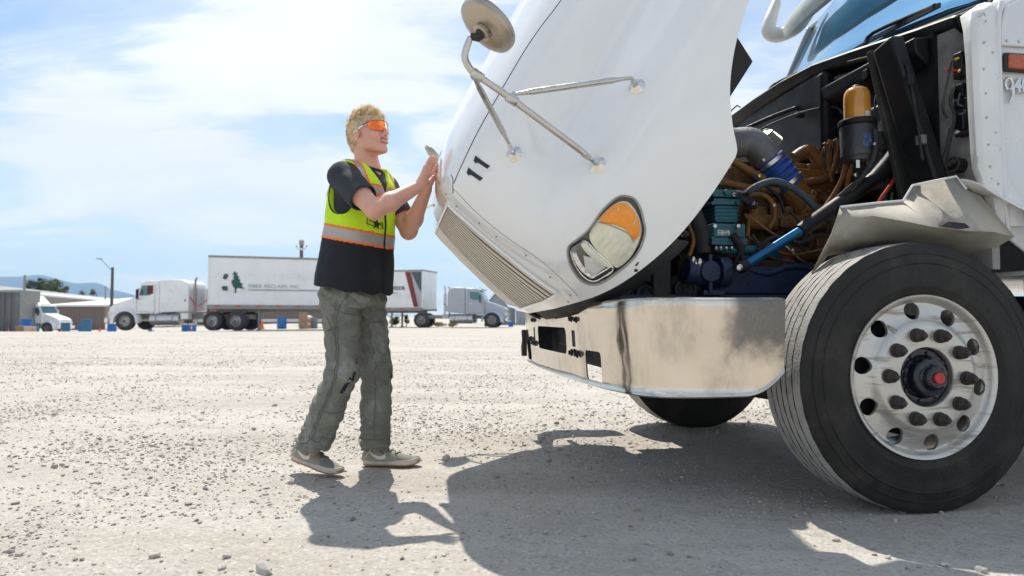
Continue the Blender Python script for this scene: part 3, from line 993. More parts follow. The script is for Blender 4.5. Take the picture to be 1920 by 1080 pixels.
def hood_mirror(side, head_c, head_n, arm_main, arm_a, arm_b, joint_a, joint_b, bases, lab=None):
    root = empty('hood_mirror', parent=TRUCK)
    if lab: root['label'] = lab
    n = Vector(head_n).normalized(); c = Vector(head_c)
    prof = [(1e-5, .0), (.028, .0), (.030, -.003), (.070, -.006), (.098, -.012), (.104, -.016), (.107, -.018), (.109, -.024), (.1085, -.030), (.110, -.032), (.110, -.040), (.107, -.046), (.100, -.049), (1e-5, -.056)]
    MB().lathe(prof, c, n, 56).build('mirror_head', [M_alu], root, smooth=32)
    MB().lathe([(.030, .0), (.033, .003), (.033, .007), (.024, .012), (.016, .013), (1e-5, .013)], c, n, 28).build('socket_ring', M_alu, root)
    kn = MB(); kn.tube([c + n * .012, c + n * .030, Vector(arm_main[0])], [.020, .016, .011], 14); kn.build('rubber_boot', M_rubber, root)
    MB().tube(arm_main, [.010, .0125, .0125, .0125] + [.0125] * (len(arm_main) - 5) + [.0125], 14, sm=5).build('main_arm', M_steelarm, root)
    for nm, pts in (('brace_arm', arm_a), ('cross_arm', arm_b)):
        P = [Vector(p) for p in pts]; d = (P[1] - P[0])
        a, b = P[0] + d * .10, P[0] + d * .88
        o = MB().tube([P[0], a, a + d * .06, b - d * .05, b, P[1]], [.0062, .0085, .0115, .0115, .0085, .0062], 12).build(nm, M_steelarm, root)
        MB().tube([P[0] + Vector((0, .012, 0)) * side, P[0] - Vector((0, .012, 0)) * side], .009, 6).build('bolt', M_steel, o)
    for (p, d) in (joint_a, joint_b):
        p, d = Vector(p), Vector(d).normalized()
        MB().tube([p - d * .022, p - d * .018, p + d * .018, p + d * .022], [.0155, .0175, .0175, .0155], 12).build('clamp', M_steelarm, root)
    for (p, nn, tip) in bases:
        p, nn, tip = Vector(p), Vector(nn).normalized(), Vector(tip)
        o = MB().lathe([(.0345, -.004), (.0345, .000), (.030, .004), (.028, .005), (.022, .012), (.015, .018), (1e-5, .020)], p, nn, 28).build('mount_cup', M_chrome, root, smooth=25)
        MB().tube([p + nn * .010, p + nn * .03, tip], [.011, .010, .0075], 8).build('swivel', M_steel, o)
        MB().tube([p + nn * .03 - Vector((0, .013, 0)), p + nn * .03 + Vector((0, .015, 0))], .0075, 6).build('bolt', M_steel, o)
    return root


M_steelarm = pm('brushed_steel_tube', (.58, .55, .51), .26, 1.0, .08, 20, dirt=(.35, .30, .24), dirt_amt=.3, dscale=18)
B1, B2, B3 = hood_pt(.465, .443), hood_pt(.540, .153), hood_pt(.875, .176)


def hnorm(b, h):
    return (hood_pt(b, h, .01) - hood_pt(b, h)).normalized()


N1, N2, N3 = hnorm(.465, .443), hnorm(.540, .153), hnorm(.875, .176)
MA = [(1.772, 1.222, 1.714), (1.784, 1.212, 1.680), (1.790, 1.205, 1.648), (1.775, 1.20, 1.616), (1.745, 1.19, 1.593), (1.624, 1.16, 1.528), (1.354, 1.080, 1.375), (1.335, 1.074, 1.362)]
tip1 = B1 + N1 * .05 + Vector((.006, 0, .03)); tip2 = B2 + N2 * .045 + Vector((.02, 0, .012)); tip3 = B3 + N3 * .05 + Vector((.0, 0, .006))
hood_mirror(1, (1.731, 1.222, 1.735), (.62, .12, -.78), MA + [tuple(tip2)],
            [(1.758, 1.19, 1.588), tuple(tip1)], [(1.612, 1.152, 1.545), tuple(tip3)],
            ((1.745, 1.19, 1.593), (-.86, -.2, -.46)), ((1.618, 1.158, 1.525), (-.86, -.2, -.46)),
            [(B1, N1, tip1), (B2, N2, tip2), (B3, N3, tip3)], 'near round hood mirror on three steel arms')


def mir(p, dx=.0, dz=.0, k=1.0): return (p[0] + dx, -p[1], p[2] + dz)


fB = [Vector(mir(B1)), Vector(mir(B2)), Vector(mir(B3))]; fN = [Vector(mir(N1)), Vector(mir(N2)), Vector(mir(N3))]
ft = [Vector(mir(tip1)), Vector(mir(tip2)), Vector(mir(tip3))]
MAf = [(1.835, -1.222, 1.80), (1.840, -1.212, 1.770), (1.835, -1.205, 1.735), (1.81, -1.20, 1.70), (1.77, -1.19, 1.66)] + [mir(p) for p in MA[5:]]
hood_mirror(-1, (1.795, -1.215, 1.838), (.75, -.10, -.65), MAf + [tuple(ft[1])],
            [(1.775, -1.19, 1.655), tuple(ft[0])], [(1.612, -1.152, 1.545), tuple(ft[2])],
            ((1.76, -1.19, 1.65), (-.8, .2, -.5)), ((1.618, -1.158, 1.525), (-.86, .2, -.46)),
            list(zip(fB, fN, ft)), 'far hood mirror showing past the nose of the hood')

# ---------------------------------------------------------------- bumper
BP = [(.615, 1.205), (.80, 1.213), (.96, 1.213), (1.05, 1.195), (1.115, 1.150), (1.155, 1.080), (1.180, .98), (1.205, .80), (1.222, .5), (1.232, .2), (1.234, 0)]
bx = smooth_interp([(i, p[0]) for i, p in enumerate(BP)]); by = smooth_interp([(i, p[1]) for i, p in enumerate(BP)])
tt = np.linspace(0, len(BP) - 1, 90)
half = [(float(bx(t)), float(by(t))) for t in tt]
plan = half + [(x, -y) for x, y in half[::-1][1:]]


def bump_z(x, L):
    s_ = max(0, min(1, (.78 - x) / .165)) if x < .78 else 0
    zb = .462 + .085 * s_ ** 2.2                       # rounded rear lower corner
    return zb, .822


def bumper_mat():
    """stainless sheet: vertical brushing, brownish road film, one dull corroded corner"""
    m = pm('bumper_stainless', (.66, .60, .52), .13, 1.0, .10, 5, rvar=.07, dirt=(.24, .17, .11), dirt_amt=.50, dscale=6, dstretch=(1, 1, .45), dedge=(.46, .80))
    n, l = m.node_tree.nodes, m.node_tree.links; b = n['Principled BSDF']
    tc = n.new('ShaderNodeTexCoord'); sp = n.new('ShaderNodeSeparateXYZ'); l.new(tc.outputs['Object'], sp.inputs[0])
    ns = n.new('ShaderNodeTexNoise'); ns.inputs['Scale'].default_value = 6; ns.inputs['Detail'].default_value = 9; ns.inputs['Roughness'].default_value = .7; l.new(tc.outputs['Object'], ns.inputs['Vector'])

    def mth(op, a, b_=None, c=None):
        q = n.new('ShaderNodeMath'); q.operation = op
        for i, v in enumerate((a, b_, c)):
            if v is None: continue
            if isinstance(v, (int, float)): q.inputs[i].default_value = v
            else: l.new(v, q.inputs[i])
        return q.outputs[0]
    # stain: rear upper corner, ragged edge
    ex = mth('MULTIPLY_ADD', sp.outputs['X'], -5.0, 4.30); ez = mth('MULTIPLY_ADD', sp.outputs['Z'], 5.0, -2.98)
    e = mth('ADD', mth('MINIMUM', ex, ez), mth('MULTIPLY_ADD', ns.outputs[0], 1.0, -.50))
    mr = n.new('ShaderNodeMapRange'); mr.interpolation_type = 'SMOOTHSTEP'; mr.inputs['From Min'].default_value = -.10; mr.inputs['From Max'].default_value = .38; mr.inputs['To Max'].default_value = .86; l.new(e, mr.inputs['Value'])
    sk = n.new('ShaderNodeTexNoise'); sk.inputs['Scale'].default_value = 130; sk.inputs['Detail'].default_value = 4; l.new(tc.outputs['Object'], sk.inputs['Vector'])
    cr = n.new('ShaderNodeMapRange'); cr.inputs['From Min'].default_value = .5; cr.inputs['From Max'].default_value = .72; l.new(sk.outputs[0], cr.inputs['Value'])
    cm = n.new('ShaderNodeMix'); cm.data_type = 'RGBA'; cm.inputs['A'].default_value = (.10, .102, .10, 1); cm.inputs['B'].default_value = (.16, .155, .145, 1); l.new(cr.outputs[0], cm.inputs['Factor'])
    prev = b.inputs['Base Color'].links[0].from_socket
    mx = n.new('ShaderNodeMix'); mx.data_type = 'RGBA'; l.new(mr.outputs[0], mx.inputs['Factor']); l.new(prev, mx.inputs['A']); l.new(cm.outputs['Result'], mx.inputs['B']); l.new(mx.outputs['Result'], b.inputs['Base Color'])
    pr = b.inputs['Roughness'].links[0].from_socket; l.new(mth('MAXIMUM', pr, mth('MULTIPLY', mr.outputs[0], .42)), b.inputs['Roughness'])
    # fine vertical brushing and soft waves
    mp = n.new('ShaderNodeMapping'); mp.inputs['Scale'].default_value = (1, 1, .05); l.new(tc.outputs['Object'], mp.inputs[0])
    bn = n.new('ShaderNodeTexNoise'); bn.inputs['Scale'].default_value = 55; bn.inputs['Detail'].default_value = 5; l.new(mp.outputs[0], bn.inputs['Vector'])
    w2 = n.new('ShaderNodeTexNoise'); w2.inputs['Scale'].default_value = 5.5; w2.inputs['Detail'].default_value = 2; l.new(tc.outputs['Object'], w2.inputs['Vector'])
    b1 = n.new('ShaderNodeBump'); b1.inputs['Strength'].default_value = .10; b1.inputs['Distance'].default_value = .002; l.new(bn.outputs[0], b1.inputs['Height'])
    b2 = n.new('ShaderNodeBump'); b2.inputs['Strength'].default_value = .28; b2.inputs['Distance'].default_value = .02; l.new(w2.outputs[0], b2.inputs['Height']); l.new(b1.outputs[0], b2.inputs['Normal']); l.new(b2.outputs[0], b.inputs['Normal'])
    return m


rws = []
for (x, L) in plan:
    zb, zt = bump_z(x, L)
    i = plan.index((x, L)); a = plan[max(i - 1, 0)]; c = plan[min(i + 1, len(plan) - 1)]
    t = Vector((c[0] - a[0], c[1] - a[1], 0)).normalized(); n = Vector((-t.y, t.x, 0))
    if n.dot(Vector((x - .2, L, 0))) < 0: n = -n
    col = []
    prof = [(-.030, zb - .002), (-.012, zb + .000), (-.003, zb + .006)] + [(.000 - .022 * (((z - zb) / (zt - zb)) - .5) * 2 * -.5, z) for z in np.linspace(zb + .02, zt - .012, 14)] + [(.008, zt - .005), (.000, zt + .001), (-.012, zt + .003), (-.045, zt + .003)]
    # dents: shallow vertical creases near the corner, slight oil-canning everywhere
    for (o_, z) in prof:
        w = .0016 * math.sin(x * 9 + z * 7 + L * 3) + .0012 * math.sin(x * 23 - z * 11)
        if L > 1.0 and .92 < x < 1.14:
            e = math.exp(-((x - 1.02) / .055) ** 2) * math.exp(-((z - .66) / .11) ** 2)
            w += -.0050 * e + .0011 * e * math.sin(x * 150 + z * 6)
        col.append((x + n.x * (o_ + w), L + n.y * (o_ + w), z))
    rws.append(col)
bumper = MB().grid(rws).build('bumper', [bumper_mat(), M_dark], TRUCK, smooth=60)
sd = bumper.modifiers.new('shell', 'SOLIDIFY'); sd.thickness = .006; sd.offset = -1; sd.material_offset = 1


def rr_cutter(Lc, zc, w, h, r, x0=1.0, x1=1.35):
    pts = []
    for (cx, cz, a0) in ((w / 2 - r, h / 2 - r, 0), (-w / 2 + r, h / 2 - r, 90), (-w / 2 + r, -h / 2 + r, 180), (w / 2 - r, -h / 2 + r, 270)):
        for k in range(6):
            a = R(a0 + 18 * k); pts.append((Lc + cx + r * math.cos(a), zc + cz + r * math.sin(a)))
    return MB().prism(pts, x0, x1, 'yz').build('cutter', M_dark, TRUCK, smooth=0)


cut = [rr_cutter(.73, .548, .19, .125, .02), rr_cutter(-.73, .548, .19, .125, .02), rr_cutter(.02, .640, .66, .125, .03),
       rr_cutter(.475, .655, .05, .075, .006), rr_cutter(-.44, .655, .05, .075, .006)]
bool_apply(bumper, cut)
for (L, z) in [(.452, .745), (.535, .742), (.455, .590), (.540, .587), (-.48, .735), (-.40, .735), (-.48, .60), (-.40, .60), (-.60, .62)]:
    t_ = float(np.interp(abs(L), [p[1] for p in half][::-1], [p[0] for p in half][::-1]))
    MB().lathe([(.017, .0), (.017, .006), (.011, .010), (.010, .018), (1e-5, .020)], (t_, L, z), (1, 0, 0), 10).build('bumper_bolt', M_dark, bumper)
tow = MB()
tow.box((1.02, -.30, .60), (1.12, -.02, .68)); tow.box((1.02, .10, .59), (1.15, .30, .69)); tow.tube([(1.1, .22, .64), (1.1, .22, .69)], .03, 10)
tow.box((.98, -.9, .50), (1.02, .9, .78))
tow.build('crossmember', M_dark, TRUCK, bevel=.01)
MB().tube([(1.20, .03, .815), (1.24, .06, .83), (1.29, .10, .845)], .004, 6).build('hood_cable', M_black, TRUCK)
# torn rubber edge hanging by the far end of the bumper
MB().prism([(-.90, .50), (-.92, .56), (-.88, .60), (-.91, .66), (-.87, .67), (-.86, .50)], 1.195, 1.225, 'yz').build('torn_rubber_trim', M_rubber, TRUCK)

# ---------------------------------------------------------------- front wheels
def tyre_profile(W=.285, Ro=.527, Rb=.300):
    """half round from the inner bead over the tread to the outer bead; y=0 is the outer sidewall plane, -W the inner"""
    P = []                                                     # (radius, y, material) 0 side 1 tread 2 groove

    def a(r, y, m): P.append((r, y, m))
    a(Rb, -.035, 0); a(.305, -.022, 0); a(.318, -.014, 0); a(.335, -.010, 0); a(.352, -.0035, 0); a(.356, -.0045, 0); a(.385, .001, 0); a(.389, -.0005, 0)
    a(.415, .002, 0); a(.436, .001, 0); a(.440, .0035, 0); a(.444, -.001, 0); a(.462, -.004, 0); a(.474, -.006, 0); a(.477, -.004, 0); a(.480, -.008, 0); a(.496, -.0105, 0); a(.508, -.013, 0)
    a(.5165, -.016, 0); a(.5215, -.020, 1)
    tw = W - .040; y0 = -.020
    ribs = [(.0, .043), (.049, .083), (.089, .119), (.126, .156), (.162, .196), (.202, .245)]
    for i, (s, e) in enumerate(ribs):
        def cr(q): return Ro - .0045 * (2 * q / tw - 1) ** 2
        if i > 0: a(cr(s), y0 - s, 1)
        a(cr((s + e) / 2), y0 - (s + e) / 2, 1)
        a(cr(e), y0 - e, 2 if i < 5 else 0)
        if i < 5:
            a(cr(e) - .011, y0 - e - .001, 2); a(cr(e) - .011, y0 - ribs[i + 1][0] + .001, 2)
    a(.508, -W + .013, 0); a(.480, -W + .007, 0); a(.44, -W, 0); a(.40, -W - .001, 0); a(.352, -W + .004, 0); a(.325, -W + .012, 0); a(Rb, -W + .035, 0)
    return P


def rim_r_to_y(r):
    return float(np.interp(r, [.100, .113, .116, .196, .204, .214, .222, .229, .238, .284, .292, .300, .306, .310, .3175],
                           [-.02, -.004, .000, .003, .0015, -.006, -.016, -.023, -.0265, -.034, -.032, -.016, -.010, -.0085, -.0085]))


def build_wheel(y_out):
    """front wheel; axle along +Y, outer face at y_out (in the frame of the wheel root)"""
    w = empty('front_wheel', parent=TRUCK)
    prof = tyre_profile(); n = 128
    mb = MB(); rws_ = []
    for k in range(n):
        a = 2 * math.pi * k / n; row = []
        for (r, y, m) in prof:
            rr = r
            if .515 < r: rr = r + .0012 * math.sin(a * 37 + y * 60) * (1 if m == 1 else 0)
            x, z = rr * math.cos(a), rr * math.sin(a)
            if z < -.516: z = -.516 - (abs(z) - .516) * .25; 
            if z < -.40: y = y + (.012 * (-.40 - z) / .12 if y > -.14 else -.012 * (-.40 - z) / .12)      # bulge over the contact patch
            row.append((x, y_out + y, z))
        rws_.append(row)
    m_ = len(prof); vs = [p for r_ in rws_ for p in r_]; fs, ms = [], []
    for k in range(n):
        for i in range(m_ - 1):
            a, b = k * m_ + i, ((k + 1) % n) * m_ + i
            fs.append((a, a + 1, b + 1, b)); ms.append(prof[i][2])
    mb.v, mb.f, mb.m = vs, fs, ms
    t = mb.build('tyre', [M_side, M_tread, M_groove], w, smooth=32)
    # rim with ten hand holes
    mb = MB(); yo = y_out - .0
    nh, ri, ro, rh, rc = 10, .222, .288, .0335, .2565
    q = 28
    for h in range(nh):
        ac = 2 * math.pi * (h + .28) / nh; da = math.pi / nh
        # outline of the sector, walked in the same sense as the hole
        out = []
        TH_ = [math.atan2(sy * rc * da, rx - rc) % (2 * math.pi) for rx in (ri, ro) for sy in (1, -1)]
        TH_ = sorted(TH_ + [2 * math.pi * k / 24 + .01 for k in range(24)])
        for th in TH_:
            cx, cy = math.cos(th), math.sin(th)
            # ray from hole centre in (radial, tangential) space until the sector edge
            ta = math.tan(da)
            hw = lambda rad: rad * da
            s1 = ((ro - rc) / cx) if cx > 1e-6 else ((ri - rc) / cx if cx < -1e-6 else 1e9)
            s2 = abs(rc * da / cy) if abs(cy) > 1e-6 else 1e9
            s_ = min(s1, s2)
            rad, tan_ = rc + cx * s_, cy * s_ / rc
            out.append((rad, tan_))
        rings = []
        for f in (0, .12, .35, .7, 1.0):
            ring = []
            for k in range(q):
                th = TH_[k]
                hr, ht = rc + rh * math.cos(th), rh * math.sin(th) / rc
                rad = hr * (1 - f) + out[k][0] * f; tn = ht * (1 - f) + out[k][1] * f
                ring.append((rad, tn))
            rings.append(ring)
        def P3(rad, tn, dy=0.0):
            a = ac + tn
            return (rad * math.cos(a), yo + rim_r_to_y(rad) + dy, rad * math.sin(a))
        rr_ = [[P3(*rings[0][k], dy=-.014) for k in range(q)]] + [[P3(rings[0][k][0], rings[0][k][1], -.002) for k in range(q)]] + [[P3(*rings[j][k]) for k in range(q)] for j in range(5)]
        mb.grid(rr_, closed=True)
    inner = [(.113, -.045), (.113, -.004), (.116, .0)] + [(r, rim_r_to_y(r)) for r in (.13, .16, .196, .201, .206, .212, .217, .222)]
    mb.lathe([(r, yo + y) for r, y in inner], (0, 0, 0), (0, 1, 0), 140)
    mb.f = [f for f in mb.f if len(f) == 4]; mb.m = [0] * len(mb.f)
    outer = [(.288, yo + rim_r_to_y(.288)), (.294, yo - .028), (.299, yo - .017), (.304, yo - .0105), (.310, yo - .0065), (.3165, yo - .0055), (.3185, yo - .009), (.317, yo - .016), (.303, yo - .022), (.285, yo - .05), (.27, yo - .24), (.303, yo - .265)]
    o_ = len(mb.f); mb.lathe(outer, (0, 0, 0), (0, 1, 0), 140); mb.f = [f for f in mb.f if len(f) == 4]; mb.m = [0] * len(mb.f)
    rim = mb.build('rim', M_rim, w, smooth=28)
    MB().lathe([(1e-5, yo - .10), (.24, yo - .10), (.24, yo - .20), (1e-5, yo - .20)], (0, 0, 0), (0, 1, 0), 40).build('brake_drum', M_dark, w)
    # hub, cap and red plug
    hb = MB(); hb.lathe([(.112, yo - .10), (.112, yo - .022), (.100, yo - .018), (.085, yo - .020), (.078, yo - .012), (.074, yo + .018), (.069, yo + .024), (.052, yo + .026), (.047, yo + .032), (.044, yo + .050), (.036, yo + .056), (1e-5, yo + .056)], (0, 0, 0), (0, 1, 0), 48)
    for k in range(8):
        a = 2 * math.pi * k / 8 + .2; hb.lathe([(.008, yo - .02), (.008, yo - .012), (1e-5, yo - .011)], (.094 * math.cos(a), 0, .094 * math.sin(a)), (0, 1, 0), 6)
    hub = hb.build('hub', M_hub, w, smooth=30)
    MB().lathe([(.021, yo + .050), (.021, yo + .064), (.018, yo + .067), (.008, yo + .067), (.0075, yo + .065), (1e-5, yo + .065)], (0, 0, 0), (0, 1, 0), 24).build('hub_plug', M_redp, w, smooth=30)
    # ten covered lug nuts
    nut = None
    for k in range(10):
        a = 2 * math.pi * (k + .06) / 10; c = (.1675 * math.cos(a), yo + .002, .1675 * math.sin(a))
        if nut is None:
            nut = MB().lathe([(.0275, .0), (.0275, .007), (.0235, .009), (.0235, .027), (.0200, .029), (.0200, .033), (.0165, .035), (.0140, .044), (.0095, .051), (1e-5, .052)], (0, 0, 0), (0, 1, 0), 14).build('lug_nut', M_nut, w, smooth=28)
            nut.location = c; first = nut
        else: copy_part(first, w, c, (0, random.uniform(0, 6), 0))
    # valve stem
    MB().tube([(.245 * math.cos(.95), yo - .03, .245 * math.sin(.95)), (.222 * math.cos(.95), yo + .005, .222 * math.sin(.95))], .004, 8).build('valve_stem', M_steel, w)
    return w


M_rim = pm('weathered_aluminium_rim', (.56, .54, .50), 0.34, .68, .05, 9, rvar=.08, bump=.12, bscale=90, dirt=(.24, .205, .16), dirt_amt=.75, dscale=7, dstretch=(.5, 1, 5.0), dedge=(.54, .62))
wheel_l = build_wheel(0.0); wheel_l.location = (0, 1.165, .522)
wheel_r = copy_tree(wheel_l, TRUCK); wheel_r.rotation_euler = (0, 0, math.pi); wheel_r.location = (0, -1.165, .522)
# axle beam, king pin, springs, tie rod
ax = MB(); ax.bar((0, -.80, .44), (0, .80, .44), .11, .10); ax.bar((0, .55, .44), (0, .93, .53), .12, .12); ax.bar((0, -.55, .44), (0, -.93, .53), .12, .12)
ax.tube([(.25, -.86, .40), (.25, .86, .40)], .022, 10); ax.tube([(0, .93, .36), (0, .93, .70)], .05, 12); ax.tube([(0, -.93, .36), (0, -.93, .70)], .05, 12)
ax.build('front_axle', M_dark, TRUCK, bevel=.008)
for s in (1, -1):
    sp = MB()
    for k in range(3):
        pts = [(x, s * .43, .57 + k * .02 - .10 * (1 - (x / .75) ** 2)) for x in np.linspace(-.75, .75, 13)]
        sp.grid([[(p[0], p[1] - .045, p[2]), (p[0], p[1] + .045, p[2]), (p[0], p[1] + .045, p[2] + .015), (p[0], p[1] - .045, p[2] + .015), (p[0], p[1] - .045, p[2])] for p in pts])
    sp.build('leaf_spring', M_dark, TRUCK)
    MB().box((-3.2, s * .42 - .04, .60), (1.02, s * .42 + .04, .86)).build('frame_rail', M_navy, TRUCK, bevel=.008)
MB().tube([(.95, .52, .50), (.30, .80, .40), (.2, .90, .42)], .025, 10).build('drag_link', M_dark, TRUCK)
MB().prism([(.60, .452), (.55, .47), (.10, .385), (.12, .36), (.34, .39)], .55, .62, 'xz').build('bumper_bracket', M_dark, TRUCK, bevel=.004)

# ---------------------------------------------------------------- cab
M_cab = pm('cab_white_paint', (.66, .675, .685), 0.25, 0, .03, 3, dirt=(.42, .40, .36), dirt_amt=.35, dscale=3, coat=.5, dedge=(.55, .75))
M_glass = pm('blue_coated_glass', (.20, .46, .68), 0.04, .88, .10, 1.5, rvar=.02, coat=.3)
M_inter = pm('dark_cab_interior', (.02, .022, .026), .8, 0, .3, 6)


def loft_y(sections, name, mat, parent, smooth=35, bevel=0):
    """sections = list of (y, polygon in xz) with equal counts"""
    mb = MB(); rows_ = [[(p[0], y, p[1]) for p in poly] for y, poly in sections]
    mb.grid(rows_, closed=True); n = len(rows_[0])
    mb.f.append(tuple(range(n))); mb.m.append(0); mb.f.append(tuple(len(mb.v) - 1 - k for k in range(n))); mb.m.append(0)
    return mb.build(name, mat, parent, smooth=smooth, bevel=bevel)


# cab shell: floor, back, roof and flank panels butted together
cab = MB()
cab.prism([(-.405, 1.10), (-.405, 1.985), (-.46, 2.055), (-.62, 2.14), (-.98, 2.92), (-1.2, 3.02), (-3.1, 3.10), (-3.1, .95), (-.62, .95), (-.52, 1.02)], 1.085, 1.105, 'xz')
cab.prism([(-.405, 1.10), (-.405, 1.985), (-.46, 2.055), (-.62, 2.14), (-.98, 2.92), (-1.2, 3.02), (-3.1, 3.10), (-3.1, .95), (-.62, .95), (-.52, 1.02)], -1.105, -1.085, 'xz')
cab.prism([(-.99, 2.93), (-1.2, 3.03), (-3.1, 3.11), (-3.1, 3.09), (-1.2, 3.00), (-1.0, 2.90)], -1.083, 1.083, 'xz')
cab.box((-3.12, -1.083, .95), (-3.10, 1.083, 3.09)); cab.box((-3.1, -1.083, .93), (-.60, 1.083, .95))
shell = cab.build('cab_shell', M_cab, TRUCK, bevel=.008)
# fuel tank and step under the cab, rear frame and drive wheels (beyond the picture but they cast the shade on the right)
MB().tube([(-1.0, .88, .68), (-2.7, .88, .68)], .31, 28).build('fuel_tank', M_chrome, TRUCK)
MB().box((-1.05, .98, .50), (-.62, 1.19, .93)).build('battery_box', M_dark, TRUCK, bevel=.02)
for x in (-4.3, -5.6):
    for s in (1, -1):
        MB().lathe([(.30, 0), (.50, .0), (.525, .03), (.525, .52), (.50, .55), (.30, .55)], (x, s * .62 if s > 0 else -1.17, .525), (0, 1, 0), 40).build('drive_wheel', M_side, TRUCK)
MB().box((-6.4, -.46, .62), (-3.2, .46, .86)).build('rear_frame', M_navy, TRUCK)
# riveted, scuffed flange that frames the engine bay opening
fl = MB()
outl = [(-.430, 1.075, 2.065), (-.360, 1.105, 2.02), (-.315, 1.118, 1.93), (-.310, 1.122, 1.80), (-.313, 1.122, 1.60), (-.318, 1.122, 1.43), (-.322, 1.122, 1.36), (-.355, 1.122, 1.29), (-.400, 1.122, 1.23), (-.410, 1.122, 1.12)]
inn = [(-.445, .985, 2.10), (-.320, 1.02, 2.02), (-.296, 1.06, 1.94), (-.293, 1.072, 1.80), (-.297, 1.072, 1.60), (-.303, 1.072, 1.43), (-.308, 1.072, 1.36), (-.340, 1.072, 1.28), (-.375, 1.072, 1.22), (-.38, 1.072, 1.12)]
edge = [(p[0] - .085, p[1] + .004, p[2] + .002) for p in outl]
mid_ = [tuple((Vector(a) + Vector(b)) / 2 + Vector((.012, .010, 0))) for a, b in zip(outl, inn)]
fl.grid([inn, mid_, outl, edge])
flo = fl.build('door_pillar_flange', M_white_old, TRUCK, smooth=60)
sm_ = flo.modifiers.new('shell', 'SOLIDIFY'); sm_.thickness = .004
bv = flo.modifiers.new('bevel', 'BEVEL'); bv.width = .004; bv.segments = 2
for (x, z) in [(-.345, 1.96), (-.335, 1.87), (-.372, 1.83), (-.33, 1.76), (-.335, 1.66), (-.335, 1.56), (-.375, 1.50), (-.34, 1.45), (-.345, 1.36), (-.38, 1.29)]:
    MB().ball((x, 1.124, z), .0055, 8, sc=(1, .0 + 1, 1)).build('rivet', M_steel, flo)
# vertical round bead between flange and door
MB().tube([(-.422, 1.118, 1.08), (-.411, 1.118, 1.30), (-.405, 1.118, 1.60), (-.403, 1.118, 1.86), (-.41, 1.114, 1.97), (-.44, 1.105, 2.05)], .012, 12, sm=3).build('pillar_bead', M_cab, TRUCK)
# raised shoulder panel above the side lamp
MB().prism([(-.418, 1.865), (-.418, 1.945), (-.445, 2.03), (-.62, 2.12), (-1.0, 2.20), (-1.6, 2.2), (-1.6, 1.865)], 1.106, 1.120, 'xz').build('shoulder_panel', M_cab, TRUCK, bevel=.006)
for x in (-.442, -.50, -.57): MB().ball((x, 1.121, 1.885), .006, 8).build('rivet', M_steel, shell)
lmp = MB().box((-.66, 1.112, 1.755), (-.425, 1.128, 1.835)).build('side_lamp', M_rubber, TRUCK, bevel=.012, seg=3)
MB().box((-.65, 1.124, 1.765), (-.436, 1.140, 1.825)).build('lamp_lens', M_orangelens, lmp, bevel=.008, seg=3)
# chrome number badge on the cowl side: 9400 with a tall swooping 9
bd = text_part('400', .082, M_chrome, TRUCK, 'badge', extrude=.006, bold=.0025, sx=.82)
bd.rotation_euler = (R(90), 0, R(180)); bd.location = (-.470, 1.118, 1.675)
b9 = MB()
b9.tube([(-.431 + .0, 1.120, 1.700)] + [(-.447 + .017 * math.cos(a), 1.120, 1.706 + .024 * math.sin(a)) for a in np.linspace(.2, 2 * math.pi + .2, 18)], .0062, 8)
b9.tube([(-.465, 1.120, 1.71), (-.466, 1.120, 1.68), (-.459, 1.120, 1.655), (-.447, 1.120, 1.628)], [.0062, .0070, .0075, .0055], 8)
b9.build('badge_nine', M_chrome, bd).matrix_parent_inverse = Matrix.Identity(4)
b9o = COL.objects.get('badge_nine'); b9o.parent = TRUCK
# front splash liner / inner fender over the tyre: folded sheet, dusty grey
ln = MB()
ln.grid([[(.240, 1.00, 1.198), (.085, 1.00, 1.218), (-.030, 1.02, 1.228), (-.066, 1.03, 1.290), (-.252, 1.05, 1.330), (-.262, 1.09, 1.270), (-.300, 1.12, 1.240)],
         [(.254, 1.00, 1.150), (.135, 1.06, 1.158), (.040, 1.12, 1.130), (-.060, 1.15, 1.105), (-.205, 1.165, 1.090), (-.300, 1.170, 1.090), (-.390, 1.180, 1.070)],
         [(.272, .99, 1.085), (.120, .97, 1.080), (-.020, .95, 1.082), (-.110, .94, 1.078), (-.240, .94, 1.070), (-.340, .95, 1.050), (-.440, .97, 1.010)],
         [(.335, .95, .930), (.230, .90, 1.010), (.05, .90, 1.045), (-.12, .86, 1.058), (-.30, .86, 1.045), (-.38, .87, 1.01), (-.46, .88, .95)]])
ln.grid([[(.05, .90, 1.06), (-.12, .86, 1.075), (-.30, .86, 1.060), (-.45, .88, .98), (-.58, .9, .80)], [(.05, .55, 1.06), (-.12, .55, 1.075), (-.30, .55, 1.060), (-.45, .55, .98), (-.58, .55, .80)]])
lno = ln.build('splash_liner', M_liner, TRUCK, smooth=42)
MB().prism([(-.085, 1.112), (-.115, 1.128), (-.19, 1.122), (-.215, 1.105), (-.16, 1.098)], 1.120, 1.158, 'xz').build('liner_slot', M_dark, lno)
MB().tube([(.240, 1.003, 1.200), (.085, 1.003, 1.220), (-.030, 1.023, 1.230), (-.066, 1.033, 1.292), (-.252, 1.053, 1.332), (-.262, 1.092, 1.272)], .0055, 6).build('liner_lip', M_white_old, lno)
sm_ = lno.modifiers.new('shell', 'SOLIDIFY'); sm_.thickness = .006
